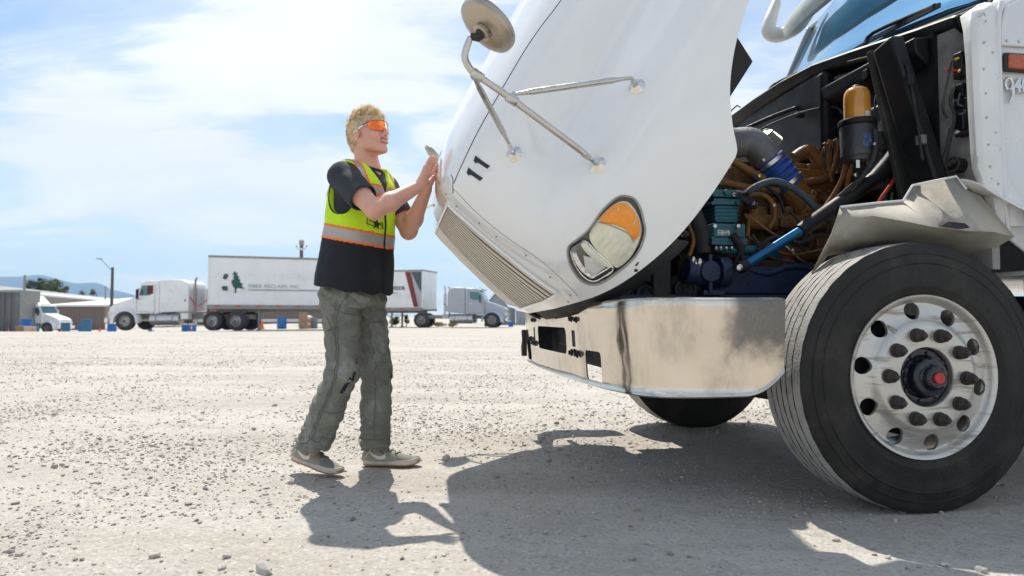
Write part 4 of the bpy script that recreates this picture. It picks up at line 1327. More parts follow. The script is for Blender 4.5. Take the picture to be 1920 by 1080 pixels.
# white fender stub sweeping back from the liner to the cab
fs_ = MB()
fs_.grid([[(-.250, 1.045, 1.334), (-.262, 1.10, 1.318), (-.275, 1.155, 1.288)], [(-.300, 1.06, 1.272), (-.315, 1.13, 1.262), (-.330, 1.175, 1.235)],
          [(-.385, 1.08, 1.240), (-.39, 1.15, 1.222), (-.40, 1.19, 1.190)], [(-.48, 1.09, 1.225), (-.50, 1.17, 1.190), (-.515, 1.215, 1.13)], [(-.57, 1.09, 1.18), (-.60, 1.18, 1.12), (-.62, 1.225, 1.02)], [(-.62, 1.09, 1.05), (-.66, 1.18, .98), (-.67, 1.225, .85)]])
fso = fs_.build('fender_stub', M_white, TRUCK, smooth=30)
sm_ = fso.modifiers.new('shell', 'SOLIDIFY'); sm_.thickness = .008
sub = fso.modifiers.new('sub', 'SUBSURF'); sub.levels = 1; sub.render_levels = 1
# far side liner so that the bay stays closed on that side
fl_ = MB(); fl_.grid([[(.42, -1.0, 1.15), (-.45, -1.0, 1.30)], [(.42, -.98, .80), (-.45, -.98, 1.0)], [(.42, -.6, .78), (-.45, -.6, .95)]])
flr = fl_.build('splash_liner', M_liner, TRUCK); sm_ = flr.modifiers.new('shell', 'SOLIDIFY'); sm_.thickness = .006

# ---------------------------------------------------------------- cowl, windshield, visor, wipers
COWL = [(.985, -.335, 2.035), (.90, -.385, 2.072), (.70, -.375, 2.098), (.50, -.355, 2.125), (.30, -.335, 2.152), (.0, -.300, 2.185), (-.30, -.280, 2.190), (-.60, -.265, 2.175), (-.90, -.255, 2.150), (-1.03, -.27, 2.09)]
GB = [(.985, -.50, 2.10), (.90, -.52, 2.135), (.70, -.53, 2.165), (.50, -.53, 2.19), (.30, -.53, 2.215), (.0, -.53, 2.24), (-.30, -.54, 2.26), (-.60, -.56, 2.28), (-.90, -.64, 2.30), (-1.03, -.74, 2.30)]
lip_ = [(x + .0, L, z + .012) for L, x, z in COWL]
cw = MB(); cw.grid([[(x - .055, L, z - .085) for L, x, z in COWL], [(x - .010, L, z - .030) for L, x, z in COWL], [(x, L, z) for L, x, z in COWL], [(x - .015, L, z + .014) for L, x, z in COWL], [(x - .03, L, z + .010) for L, x, z in COWL], [(x, L, z) for L, x, z in GB]])
cwo = cw.build('cowl', M_black, TRUCK, smooth=45)
sm_ = cwo.modifiers.new('shell', 'SOLIDIFY'); sm_.thickness = .008; sm_.offset = -1
GT = [(.985, -.98, 2.90), (.90, -.96, 2.90), (.70, -.92, 2.92), (.50, -.90, 2.93), (.30, -.88, 2.94), (.0, -.87, 2.94), (-.30, -.88, 2.94), (-.60, -.90, 2.93), (-.90, -.95, 2.90), (-1.03, -1.02, 2.88)]
ws = MB(); ws.grid([[(x * (1 - t) + x2 * t, L, z * (1 - t) + z2 * t) for (L, x, z), (L2, x2, z2) in zip(GB, GT)] for t in np.linspace(0, 1, 8)])
wso = ws.build('windshield', M_glass, TRUCK, smooth=180)
sm_ = wso.modifiers.new('shell', 'SOLIDIFY'); sm_.thickness = .006
wf = MB(); wf.tube([(x, L, z) for L, x, z in GB], .010, 8); wf.tube([(GB[0][1], .985, GB[0][2]), (GT[0][1], .985, GT[0][2])], .014, 8)
wf.tube([(GB[-1][1], -1.03, GB[-1][2]), (GT[-1][1], -1.03, GT[-1][2])], .014, 8)
wf.build('windshield_gasket', M_rubber, TRUCK)
# A-pillar skin beside the glass
MB().grid([[(-.50, .99, 2.10), (-.98, .99, 2.90)], [(-.47, 1.04, 2.085), (-.97, 1.05, 2.91)], [(-.50, 1.085, 2.06), (-.99, 1.085, 2.92)]]).build('pillar_skin', M_cab, TRUCK, smooth=60)
M_matte = pm('matte_cream_plastic', (.62, .62, .57), .6, 0, .06, 5, dirt=(.35, .34, .3), dirt_amt=.4)
# sun visor: long curved shell hung from the roof, with its bracket and end cap
vr = []
for L in np.linspace(-1.02, .98, 24):
    e = min(1, (L + 1.02) / .10, (.98 - L) / .10) ** .5 if -1.02 < L < .98 else .05
    dx = -.10 * (abs(L) / 1.02) ** 2.4
    prof = [(-.80, 2.99), (-.70, 2.96), (-.625, 2.88), (-.600, 2.80), (-.612, 2.74), (-.64, 2.735), (-.655, 2.78), (-.70, 2.87), (-.79, 2.93)]
    cx, cz = -.68, 2.86
    vr.append([(cx + (x - cx) * e + dx, L, cz + (z - cz) * e) for x, z in prof])
MB().grid(vr, closed=True).build('sun_visor', pm('visor_greenish_white', (.42, .45, .42), .45, 0, .08, 4, dirt=(.20, .22, .19), dirt_amt=.5), TRUCK, smooth=50)
MB().tube([(-.86, -1.30, 3.20), (-.78, -1.26, 3.03), (-.76, -1.24, 2.935), (-.80, -1.18, 2.885), (-.88, -1.06, 2.90), (-.96, -.98, 3.02)], [.035, .050, .056, .056, .045, .035], 16, sm=5).build('mirror_bracket', M_matte, TRUCK)
# wipers
for (pts, blade) in (([(-.40, .32, 2.185), (-.42, .36, 2.235), (-.47, .66, 2.225), (-.44, .75, 2.20)], [(-.44, .78, 2.19), (-.47, .28, 2.235), (-.49, -.05, 2.245)]),
                     ([(-.33, -.52, 2.205), (-.36, -.50, 2.25), (-.42, -.34, 2.27), (-.40, -.25, 2.24)], [(-.40, -.22, 2.235), (-.44, -.55, 2.265), (-.47, -.85, 2.27)])):
    w_ = MB().tube(pts, [.013, .010, .010, .012], 8, sm=3).build('wiper', M_black, TRUCK)
    MB().bar(blade[0], blade[1], .012, .022).bar(blade[1], blade[2], .010, .018).build('wiper_blade', M_rubber, w_)
MB().tube([(-.26, -.93, 2.17), (-.27, -.90, 2.20), (-.28, -.84, 2.215), (-.28, -.80, 2.19)], .005, 6).build('washer_hose', M_black, TRUCK)

# ---------------------------------------------------------------- firewall
fw = MB(); fw.box((-.44, -1.083, .95), (-.405, 1.060, 2.04)); fwo = fw.build('firewall', M_firewall, TRUCK)
MB().box((-.405, -1.083, .96), (-.385, .80, 2.05)).build('insulation_pad', M_black, TRUCK)
# black heat-shield post and ducts beside the firewall
MB().bar((-.215, .72, 2.02), (-.315, .90, 1.18), .13, .07, (1, 0, 0)).build('heat_shield', M_black, TRUCK, bevel=.012)
MB().bar((-.23, .625, 2.02), (-.33, .72, 1.20), .03, .09, (1, 0, 0)).build('heat_shield_flange', M_rubber, TRUCK, bevel=.004)
MB().box((-.40, .30, 1.36), (-.30, .58, 1.80)).build('heater_box', M_black, TRUCK, bevel=.02)
MB().prism([(-.385, 1.90), (-.31, 1.96), (-.30, 2.03), (-.385, 2.04)], -.95, .78, 'xz').build('cowl_channel', M_black, TRUCK, bevel=.01)

# ---------------------------------------------------------------- engine bay
def tp(u, v, L):
    """truck-frame point seen at photograph pixel (u, v) at lateral distance L (how the bay was measured)"""
    th = R(2.416); b_ = (540 - v) / 1280
    r = Vector(((u - 960) / 1280, math.cos(th) - b_ * math.sin(th), math.sin(th) + b_ * math.cos(th)))
    c = Vector((0, 0, .754)); A = R(189.1); tf = Vector((math.cos(A), math.sin(A), 0)); tl = Vector((-math.sin(A), math.cos(A), 0)); O = Vector((1.414, 3.79, 0))
    t = (L - (c - O).dot(tl)) / r.dot(tl)
    p = c + r * t - O
    return Vector((p.dot(tf), p.dot(tl), p.z))


def hose(name, pts, r, mat, n=10, sm=5, parent=TRUCK, ribs=0, rib=.004):
    P = [tp(*p) for p in pts]
    if ribs:
        Q = []; 
        for i in range(len(P) - 1):
            for k in range(8): Q.append(P[i].lerp(P[i + 1], k / 8))
        Q.append(P[-1]); m = len(Q)
        L_ = np.linspace(0, ribs * 2 * math.pi, m * 5)
        pts2 = [Q[min(int(i / 5), m - 2)].lerp(Q[min(int(i / 5) + 1, m - 1)], (i % 5) / 5) for i in range((m - 1) * 5)]
        rr = [r + rib * math.sin(ribs * 2 * math.pi * i / len(pts2)) for i in range(len(pts2))]
        return MB().tube(pts2, rr, 20).build(name, mat, parent, smooth=60)
    return MB().tube(P, r, n, sm=sm).build(name, mat, parent, smooth=60)


# block, head and valve cover
eb = MB()
eb.box((-.36, -.33, .78), (.60, .20, 1.18)); eb.box((-.34, -.30, 1.18), (.56, .17, 1.44))
for x in np.linspace(-.30, .50, 6):
    eb.tube([(x, .20, .82), (x, .215, .98), (x, .20, 1.16)], .035, 10)
    eb.box((x - .05, .165, 1.20), (x + .05, .20, 1.32))
    eb.tube([(x + .06, .15, 1.38), (x + .06, .20, 1.38)], .02, 8)
for x in np.linspace(-.33, .57, 16):
    for z in (.80, 1.165, 1.20, 1.43): eb.tube([(x, .16, z), (x, .225 if z < 1.19 else .185, z)], .011, 6)
block = eb.build('engine_block', M_ochre2, TRUCK, bevel=.006)
vc = MB()
for i, x in enumerate((-.20, .11, .42)):
    vc.box((x - .145, -.26, 1.44), (x + .145, .13, 1.56)); vc.box((x - .12, -.22, 1.56), (x + .12, .09, 1.60))
    for (dx, dy) in ((-.12, .11), (.12, .11), (0, .11)): vc.tube([(x + dx, dy, 1.44), (x + dx, dy, 1.59)], .014, 8)
vc.build('valve_cover', M_ochre, TRUCK, bevel=.015, seg=3)
MB().tube([(-.30, .26, 1.08), (.48, .26, 1.08)], .035, 12).tube([(-.2, .28, .94), (.2, .28, .94)], .05, 14).build('oil_gallery', M_ochre2, TRUCK)
mf = MB()
for x in (-.22, -.08, .06, .20): mf.tube([(x, .18, 1.33), (x, .25, 1.31), (x + .02, .27, 1.25)], .03, 10, sm=3)
mf.tube([(-.30, .27, 1.24), (.28, .27, 1.24)], .042, 14); mf.build('exhaust_manifold', M_ochre, TRUCK)
fp = MB(); fp.box((.02, .22, .92), (.26, .33, 1.04)); fp.tube([(.0, .28, .98), (-.06, .28, .98)], .05, 14); fp.tube([(.26, .28, .98), (.33, .28, .98)], .06, 16); fp.build('fuel_pump', M_ochre2, TRUCK, bevel=.01)
MB().box((-.44, -.62, .62), (.70, -.56, 1.62)).build('far_splash_panel', M_black, TRUCK)
rd = MB(); rd.box((.74, -.50, .84), (.84, .46, 1.36)); rd.box((.72, -.52, 1.36), (.86, .48, 1.42)); rd.build('radiator', M_black, TRUCK, bevel=.01)
fn = MB(); fn.tube([(.60, 0, 1.08), (.70, 0, 1.08)], .07, 16)
for k in range(8):
    a = 2 * math.pi * k / 8; d = Vector((0, math.cos(a), math.sin(a))); fn.bar(Vector((.64, 0, 1.08)) + d * .06, Vector((.66, 0, 1.08)) + d * .34, .09, .008, (1, .5 * d.z, -.5 * d.y))
fn.build('cooling_fan', M_black, TRUCK)
MB().box((-.12, .34, .86), (.62, .455, 1.00)).build('side_plate', M_navy, TRUCK, bevel=.012)
MB().box((-.385, -1.03, 1.66), (-.30, .10, 2.13)).build('air_intake_box', M_black, TRUCK, bevel=.03, seg=3)

# grey intake elbow, blue silicone hose and clamps, ochre crossover pipe
ip = [(1330, 262, .10), (1372, 268, .13), (1408, 268, .16), (1432, 290, .19), (1446, 312, .21)]
MB().tube([tp(*p) for p in ip], [.078, .080, .080, .078, .074], 28, sm=6).build('intake_elbow', M_greypipe, TRUCK, smooth=60)
ca, cb = tp(1441, 300, .21), tp(1482, 350, .23)
d_ = (cb - ca).normalized()
bh = MB(); N_ = 60
rr = [.079 + .0045 * math.sin(i / N_ * 5 * 2 * math.pi) for i in range(N_ + 1)]
bh.tube([ca.lerp(cb, i / N_) for i in range(N_ + 1)], rr, 32); bh.build('silicone_hose', M_bluehose, TRUCK, smooth=60)
for f in (.10, .88):
    c_ = ca.lerp(cb, f); MB().tube([c_ - d_ * .010, c_ + d_ * .010], [.0845, .0845], 32).build('hose_clamp', M_steel, TRUCK, smooth=40)
MB().tube([tp(1478, 345, .23), tp(1500, 378, .22), tp(1512, 410, .19), tp(1508, 445, .14)], [.072, .074, .078, .08], 24, sm=5).build('crossover_pipe', M_ochre, TRUCK, smooth=60)
tb = MB(); c_ = tp(1440, 272, -.12)
for k in range(7): tb.lathe([(.02, k * .012), (.085 - .006 * k, k * .012 + .002), (.085 - .006 * k, k * .012 + .009), (.02, k * .012 + .011)], tuple(c_), (.55, .35, .75), 24)
tb.build('turbo_housing', pm('pale_cast_aluminium', (.46, .44, .40), .5, .3, .12, 20, bump=.3), TRUCK)
MB().tube([tp(1490, 296, .02), tp(1515, 283, .03), tp(1534, 300, .04), tp(1541, 335, .05), tp(1541, 385, .05)], [.034, .036, .036, .034, .030], 18, sm=5).build('coolant_pipe', M_ochre, TRUCK, smooth=60)
MB().tube([tp(1452, 308, .0), tp(1490, 312, .02), tp(1530, 318, .0)], .018, 12, sm=4).build('coolant_pipe', M_ochre, TRUCK, smooth=60)
MB().tube([tp(1478, 345, .14), tp(1520, 340, .15), tp(1550, 333, .15), tp(1556, 315, .15)], .022, 14, sm=5).build('coolant_pipe', M_ochre, TRUCK, smooth=60)
MB().tube([tp(1300, 350, .25), tp(1340, 340, .25), tp(1400, 352, .25), tp(1460, 358, .24)], .020, 12, sm=4).build('coolant_pipe', M_ochre, TRUCK, smooth=60)
MB().tube([tp(1372, 300, .22), tp(1400, 318, .22), tp(1432, 335, .22)], .022, 12, sm=4).build('coolant_pipe', M_ochre, TRUCK, smooth=60)
for pts, r_ in (([(1402, 366, .36), (1432, 366, .37), (1450, 385, .37), (1452, 408, .36), (1442, 428, .35)], .013), ([(1588, 292, .42), (1583, 325, .40), (1568, 358, .38), (1548, 388, .36)], .013),
                ([(1556, 262, .2), (1552, 300, .2), (1560, 340, .2)], .010), ([(1572, 262, .22), (1566, 300, .2), (1556, 335, .2)], .009), ([(1545, 268, .2), (1556, 285, .2), (1552, 320, .2)], .008),
                ([(1404, 406, .40), (1440, 432, .42), (1475, 452, .42)], .0065), ([(1414, 410, .38), (1450, 440, .40), (1490, 470, .40)], .0065), ([(1455, 470, .42), (1490, 478, .42), (1560, 462, .42)], .006),
                ([(1402, 445, .40), (1430, 458, .38), (1470, 462, .36)], .008), ([(1404, 410, .36), (1402, 440, .36), (1404, 462, .36)], .012), ([(1588, 240, .1), (1600, 300, .1), (1570, 420, .2), (1530, 470, .3)], .007),
                ([(1530, 400, .3), (1520, 440, .3), (1535, 470, .3)], .008), ([(1545, 390, .3), (1552, 430, .3), (1540, 475, .3)], .01)):
    hose('fuel_line', pts, r_, M_ochre)
for k in range(9):
    x = tp(1430 + 15 * k, 395 + (k % 3) * 22, .26); MB().box((x.x - .025, .22, x.z - .03), (x.x + .02, .27 + .01 * (k % 2), x.z + .02)).build('sensor_block', M_ochre2, TRUCK, bevel=.006)
# perforated brackets
for (a, b) in (((1528, 358, .33), (1508, 412, .32)), ((1447, 372, .30), (1452, 412, .30))):
    A_, B_ = tp(*a), tp(*b); br = MB().bar(A_, B_, .030, .006, (0, 1, 0)).build('bracket', M_ochre, TRUCK, bevel=.003)
    for k in range(5):
        c_ = A_.lerp(B_, .1 + .2 * k); MB().tube([c_ + Vector((0, .001, 0)), c_ + Vector((0, .0045, 0))], .006, 8).build('bracket_hole', M_dark, br)
# loops of bundled wires above the block
for k in range(7):
    hose('wire', [(1548 + 3 * k, 330 - 4 * k, .18), (1540 + 5 * k, 290 - 3 * k, .2), (1555 + 4 * k, 268 - 2 * k, .2), (1572 + 2 * k, 290, .19), (1560 + 3 * k, 325, .2)], .0032, (M_ochre, M_hosegrey, M_ochre2)[k % 3], 6)
MB().box(tuple(tp(1590, 300, .1) - Vector((.0, .1, .2))), tuple(tp(1590, 300, .1) + Vector((.09, .0, .25)))).build('control_module', M_black, TRUCK, bevel=.012)

# teal air compressor
K = tp(1357, 408, .43)


def kb(u0, v0, u1, v1, d0, d1, mb):
    a, b = tp(u0, v0, .43), tp(u1, v1, .43); mb.box((min(a.x, b.x), .43 - d1, min(a.z, b.z)), (max(a.x, b.x), .43 + d0, max(a.z, b.z)))


cm = MB()
kb(1331, 357, 1388, 372, .03, .14, cm); kb(1334, 373, 1385, 386, .025, .14, cm); kb(1338, 386, 1380, 418, .015, .13, cm); kb(1330, 421, 1389, 447, .045, .15, cm); kb(1326, 447, 1392, 462, .05, .15, cm)
for i, v in enumerate((390, 397, 404, 411)): kb(1335, v, 1383, v + 3, .022, .14, cm)
for u in (1336, 1383):
    for v in (361, 381): c_ = tp(u, v, .46); cm.tube([c_ - Vector((0, .03, 0)), c_ + Vector((0, .010, 0))], .011, 8)
c_ = tp(1361, 361, .46); cm.tube([c_, c_ + Vector((0, .014, 0))], .014, 10)
cmp_ = cm.build('air_compressor', M_teal, TRUCK, bevel=.007, seg=3)
a, b = tp(1346, 431, .481), tp(1369, 441, .481)
MB().box((min(a.x, b.x), .4755, min(a.z, b.z)), (max(a.x, b.x), .4785, max(a.z, b.z))).build('label_plate', M_labelw, cmp_)
for (u, v, w_) in ((1350, 434, .012), (1350, 438.5, .012), (1359, 433, .02), (1361, 439, .022)):
    c_ = tp(u, v, .479); MB().box((c_.x - w_ / 2, .4785, c_.z - .0018), (c_.x + w_ / 2, .4795, c_.z + .0018)).build('label_print', M_num, cmp_)
MB().tube([tp(1318, 356, .40), tp(1322, 320, .40), tp(1330, 300, .38)], .010, 8, sm=4).build('wire', M_dark, TRUCK)
for (u, v, r_) in ((1404, 380, .028), (1412, 384, .018), (1398, 362, .014), (1386, 362, .012), (1281, 438, .018)):
    c_ = tp(u, v, .50); MB().tube([c_ - Vector((.02, .02, 0)), c_, c_ + Vector((.012, .02, .006))], [r_, r_, r_ * .6], 10).build('pipe_fitting', M_steel if r_ < .02 else M_dark, TRUCK)
hose('air_line', [(1396, 366, .46), (1418, 350, .5), (1450, 340, .52), (1482, 350, .52), (1512, 372, .5), (1532, 392, .5), (1562, 412, .48)], .017, M_hosegrey, 12)
hose('radiator_hose', [(1290, 372, .40), (1302, 405, .42), (1314, 440, .42), (1318, 475, .42)], .042, M_rubber, 16)
hose('radiator_hose', [(1375, 440, .5), (1390, 470, .48), (1378, 500, .46)], .018, M_rubber)
hose('coolant_pipe', [(1345, 466, .46), (1375, 470, .46), (1420, 468, .42), (1460, 480, .38)], .020, M_teal)
for u in (1343, 1352, 1362, 1372): c_ = tp(u, 466, .49); MB().ball(tuple(c_), .013, 8).build('pipe_fitting', M_steel, TRUCK)
hose('brake_line', [(1470, 458, .40), (1500, 486, .42), (1530, 500, .42)], .006, M_steel, 6)
MB().tube([tp(1470, 470, .30), tp(1470, 500, .30)], .05, 16).build('oil_filter', pm('dull_red_paint', (.16, .012, .012), .4, 0, .2, 10), TRUCK)
hose('power_steering_hose', [(1400, 505, .44), (1440, 512, .46), (1480, 500, .46), (1530, 505, .46), (1570, 520, .46)], .016, M_navy)

# steering shaft: bright blue lower tube sliding in a black upper one
sh = MB().tube([tp(1386, 503, .60), tp(1402, 495, .60)], [.030, .026], 16).build('steering_joint', M_dark, TRUCK)
MB().tube([tp(1400, 496, .60), tp(1508, 428, .60)], .0225, 20).build('steering_shaft', M_bluep, TRUCK)
MB().tube([tp(1500, 433, .60), tp(1512, 425, .60), tp(1640, 335, .60), tp(1668, 305, .60), tp(1690, 275, .62)], [.031, .034, .036, .040, .040], 18).build('steering_tube', M_black, TRUCK)
c_ = tp(1387, 502, .635); MB().lathe([(.016, -.01), (.016, .004), (.009, .007), (1e-5, .007)], tuple(c_), (0, 1, 0), 16).build('pinch_bolt', M_steel, TRUCK)
sb = MB(); c_ = tp(1325, 510, .50)
sb.tube([c_ + Vector((.10, -.02, .01)), c_ - Vector((.07, .02, .01))], .062, 20); sb.tube([c_ - Vector((.05, 0, 0)), c_ - Vector((.10, 0, .0))], .072, 20); sb.tube([c_ + Vector((0, -.05, 0)), c_ + Vector((0, .05, 0))], .05, 16)
sb.box((c_.x - .075, c_.y - .06, c_.z - .11), (c_.x + .03, c_.y + .03, c_.z - .085)); sb.box((c_.x - .01, c_.y - .05, c_.z - .1), (c_.x + .01, c_.y + .045, c_.z + .08))
for a in range(6): sb.tube([c_ - Vector((.10, -.058 * math.cos(a), -.058 * math.sin(a))), c_ - Vector((.115, -.058 * math.cos(a), -.058 * math.sin(a)))], .008, 6)
sb.build('steering_box', M_navy, TRUCK, bevel=.004)
for (u, v, s_) in ((1300, 487, .014), (1312, 492, .018), (1305, 495, .010)): c_ = tp(u, v, .53); MB().ball(tuple(c_), s_, 10, sc=(1, .6, 1.2)).build('pipe_fitting', M_steel, TRUCK)
for (u, v, r_) in ((1285, 545, .058), (1210, 552, .045)):
    c_ = tp(u, v, .42); MB().lathe([(1e-5, .03), (.012, .03), (.014, .022), (r_ * .62, .02), (r_ * .66, .03), (r_ * .9, .032), (r_, .02), (r_, -.02), (1e-5, -.02)], tuple(c_), (.3, .95, .1), 28).build('pulley', M_dark, TRUCK)
    MB().lathe([(r_ * 1.25, .01), (r_ * 1.45, .014), (r_ * 1.45, -.03), (1e-5, -.03)], tuple(c_ - Vector((0, .02, 0))), (.3, .95, .1), 28).build('pulley_guard', M_dark, TRUCK)

# fuel filter on its bracket
ff = empty('fuel_filter', tuple(tp(1608, 250, .62)), parent=TRUCK)
MB().lathe([(.058, .056), (.059, .065), (.059, .165), (.056, .190), (.048, .207), (.034, .216), (1e-5, .218)], (0, 0, 0), (0, 0, 1), 40).build('filter_bowl', M_fueltop, ff, smooth=60)
MB().lathe([(.020, .214), (.022, .222), (.018, .228), (.010, .232), (1e-5, .232)], (0, 0, 0), (0, 0, 1), 16).build('vent_cap', M_black, ff)
MB().lathe([(.078, .030), (.084, .034), (.085, .052), (.080, .060), (.060, .064)] , (0, 0, 0), (0, 0, 1), 40).build('collar_ring', M_black, ff, smooth=40)
col_ = MB()
for k in range(24):
    a = 2 * math.pi * k / 24; col_.bar((.084 * math.cos(a), .084 * math.sin(a), .034), (.084 * math.cos(a), .084 * math.sin(a), .052), .009, .004, (math.cos(a), math.sin(a), 0))
col_.build('collar_ribs', M_black, ff)
M_ffb = pm('filter_grey_body', (.045, .048, .055), .42, .2, .15, 12, bump=.2, dirt=(.16, .15, .14), dirt_amt=.4)
MB().lathe([(.050, -.140), (.066, -.134), (.070, -.118), (.076, -.112), (.077, -.06), (.079, .02), (.076, .032), (.05, .034)], (0, 0, 0), (0, 0, 1), 36).build('filter_body', M_ffb, ff, smooth=35)
for (x, y) in ((.030, .030), (-.025, .034)):
    MB().tube([(x, y, -.175), (x, y, -.135)], .016, 6).build('drain_fitting', M_steel, ff)
fb_ = MB(); fb_.box((-.150, -.02, -.075), (-.07, .015, .015)); fb_.box((-.09, .0, -.06), (-.06, .03, .0)); fb_.build('filter_bracket', M_ffb, ff, bevel=.006)
# labels on the filter (paper on the bowl, blue plate on the body)
for nm, mt, rad, a0, a1, z0, z1 in (('paper_label', M_labelw, .0598, 88, 118, .068, .092), ('blue_label', M_labelb, .0785, 45 + 25, 75 + 35, -.085, -.015)):
    g_ = [[(rad * math.cos(R(a)), rad * math.sin(R(a)), z) for z in (z0, z1)] for a in np.linspace(a0, a1, 8)]
    MB().grid(g_).build(nm, mt, ff, smooth=180)
hose('fuel_hose', [(1640, 245, .70), (1642, 270, .71), (1636, 300, .70), (1618, 330, .68), (1596, 350, .64), (1570, 372, .6)], .012, M_rubber)
hose('fuel_hose', [(1600, 300, .6), (1592, 330, .55), (1585, 360, .5)], .010, M_ochre)

# coloured air lines behind the filter
for pts, mt, r_ in (([(1664, 262, .52), (1662, 300, .52), (1660, 340, .52), (1660, 390, .50)], M_bluehose, .010), ([(1668, 290, .55), (1664, 278, .55), (1672, 270, .55), (1684, 268, .5)], M_orangewire, .006),
                    ([(1662, 310, .55), (1670, 325, .55), (1674, 350, .55), (1668, 395, .5)], M_greenwire, .006), ([(1684, 312, .60), (1674, 340, .60), (1652, 372, .58), (1640, 395, .56)], M_orangewire, .0085),
                    ([(1688, 312, .62), (1686, 345, .62), (1692, 385, .60)], M_orangewire, .0085), ([(1716, 318, .64), (1710, 342, .64), (1700, 372, .62)], M_orangewire, .0085),
                    ([(1704, 312, .62), (1702, 335, .62), (1694, 365, .6)], M_redp, .006), ([(1655, 330, .5), (1664, 370, .5)], M_ochre, .006)):
    hose('air_line', pts, r_, mt)
vb = MB(); a = tp(1700, 296, .60); vb.box((a.x - .07, .56, a.z - .025), (a.x + .06, .64, a.z + .02)); vb.tube([(a.x + .04, .6, a.z - .06), (a.x + .04, .6, a.z)], .016, 8); vb.tube([(a.x - .04, .6, a.z - .06), (a.x - .04, .6, a.z)], .016, 8)
vb.tube([(a.x - .05, .62, a.z), (a.x - .075, .62, a.z + .03), (a.x - .07, .62, a.z + .07)], .013, 8, sm=3); vb.build('air_valve_block', M_greypipe, TRUCK, bevel=.004)
# harness on the bare firewall
Z = 1.02
for pts, mt, r_ in (([(1783, 115, .95), (1776, 150, .95), (1770, 180, .94), (1768, 205, .93), (1776, 222, .93)], M_rubber, .006), ([(1790, 112, .96), (1806, 108, .97), (1808, 122, .97), (1797, 135, .97)], M_yellowwire, .005),
                    ([(1790, 160, .95), (1782, 190, .95), (1790, 215, .95), (1786, 245, .94)], M_rubber, .007), ([(1800, 175, .97), (1796, 195, .97), (1808, 200, .98), (1808, 212, .98), (1796, 214, .97)], M_hosegrey, .005),
                    ([(1772, 128, .94), (1792, 132, .95), (1800, 128, .96)], M_redp, .0045), ([(1784, 240, .94), (1776, 280, .92), (1768, 310, .9), (1760, 340, .88)], M_rubber, .010), ([(1730, 330, .85), (1760, 318, .88), (1795, 300, .95)], M_rubber, .014)):
    hose('wire', pts, r_, mt)
for (u, v, w, h, mt) in ((1783, 112, .05, .07, M_black), (1772, 132, .04, .03, M_redp), (1792, 135, .06, .05, M_black), (1765, 168, .05, .06, M_black), (1803, 172, .05, .05, M_black), (1786, 196, .07, .05, M_black), (1784, 225, .05, .09, M_black), (1776, 243, .025, .03, M_labelw), (1786, 250, .10, .02, M_dark)):
    c_ = tp(u, v, .96); MB().box((-.405, c_.y - .03, c_.z - h / 2), (-.36, c_.y - .03 + w, c_.z + h / 2)).build('connector', mt, TRUCK, bevel=.006)
c_ = tp(1800, 305, .97); MB().lathe([(.032, -.06), (.034, .02), (.026, .022), (.024, -.01), (1e-5, -.01)], (-.36, .93, c_.z), (1, .3, 0), 20).build('rubber_grommet', M_rubber, TRUCK)

# smaller clutter: clipped looms and brackets across the cowl and down the shield
for pts, mt, r_ in (([(1395, 262, -.2), (1440, 236, -.1), (1500, 212, .0), (1560, 200, .1), (1580, 212, .2)], M_hosegrey, .007), ([(1400, 240, -.3), (1460, 214, -.2), (1540, 186, -.1), (1590, 170, .0)], M_dark, .012),
                    ([(1640, 128, .55), (1662, 150, .6), (1666, 190, .6), (1658, 230, .6)], M_rubber, .009), ([(1590, 118, .4), (1630, 108, .5), (1680, 100, .6), (1720, 92, .7)], M_rubber, .010),
                    ([(1648, 160, .55), (1640, 200, .55), (1648, 240, .55)], M_hosegrey, .005), ([(1700, 120, .82), (1712, 180, .86), (1722, 240, .9), (1730, 300, .93)], M_dark, .006),
                    ([(1420, 470, .46), (1450, 445, .46), (1500, 455, .45), (1540, 440, .44), (1572, 452, .42)], M_rubber, .010), ([(1410, 440, .44), (1440, 480, .45), (1490, 492, .45)], M_rubber, .008),
                    ([(1480, 395, .33), (1500, 420, .36), (1490, 450, .38), (1512, 472, .38)], M_rubber, .007), ([(1540, 400, .34), (1560, 430, .36), (1552, 470, .38), (1566, 500, .4)], M_rubber, .009),
                    ([(1330, 318, .3), (1345, 330, .32), (1352, 350, .36)], M_rubber, .012), ([(1290, 420, .46), (1300, 450, .48), (1292, 480, .48)], M_ochre, .010), ([(1410, 330, .3), (1440, 352, .32), (1462, 372, .33), (1470, 400, .33)], M_dark, .009)):
    hose('wire_loom', pts, r_, mt)
for (u, v, L, w, h, mt) in ((1655, 105, .5, .05, .04, M_steel), (1628, 140, .45, .04, .05, M_black), (1660, 238, .58, .05, .06, M_greypipe), (1500, 215, -.05, .05, .03, M_dark), (1440, 462, .44, .05, .04, M_ochre2), (1470, 418, .32, .05, .05, M_ochre2),
                            (1535, 452, .38, .04, .06, M_ochre2), (1396, 486, .5, .04, .03, M_navy), (1545, 492, .42, .05, .04, M_dark), (1705, 150, .84, .03, .05, M_dark), (1728, 262, .9, .03, .04, M_greypipe)):
    c_ = tp(u, v, L); MB().box((c_.x - w / 2, L - .02, c_.z - h / 2), (c_.x + w / 2, L + .015, c_.z + h / 2)).build('bracket', mt, TRUCK, bevel=.004)
for (u, v, L) in ((1432, 300, .27), (1424, 330, .25), (1500, 330, .2), (1376, 365, .47), (1340, 424, .49), (1384, 424, .49), (1515, 368, .34), (1452, 385, .38), (1560, 385, .38), (1486, 470, .45), (1604, 328, .67), (1640, 270, .72)):
    c_ = tp(u, v, L); MB().lathe([(.010, -.004), (.010, .006), (.006, .007), (1e-5, .007)], tuple(c_), (0, 1, 0), 6).build('bolt', M_steel, TRUCK)

# ================================================================== the young man at the nose of the truck
from mathutils.bvhtree import BVHTree


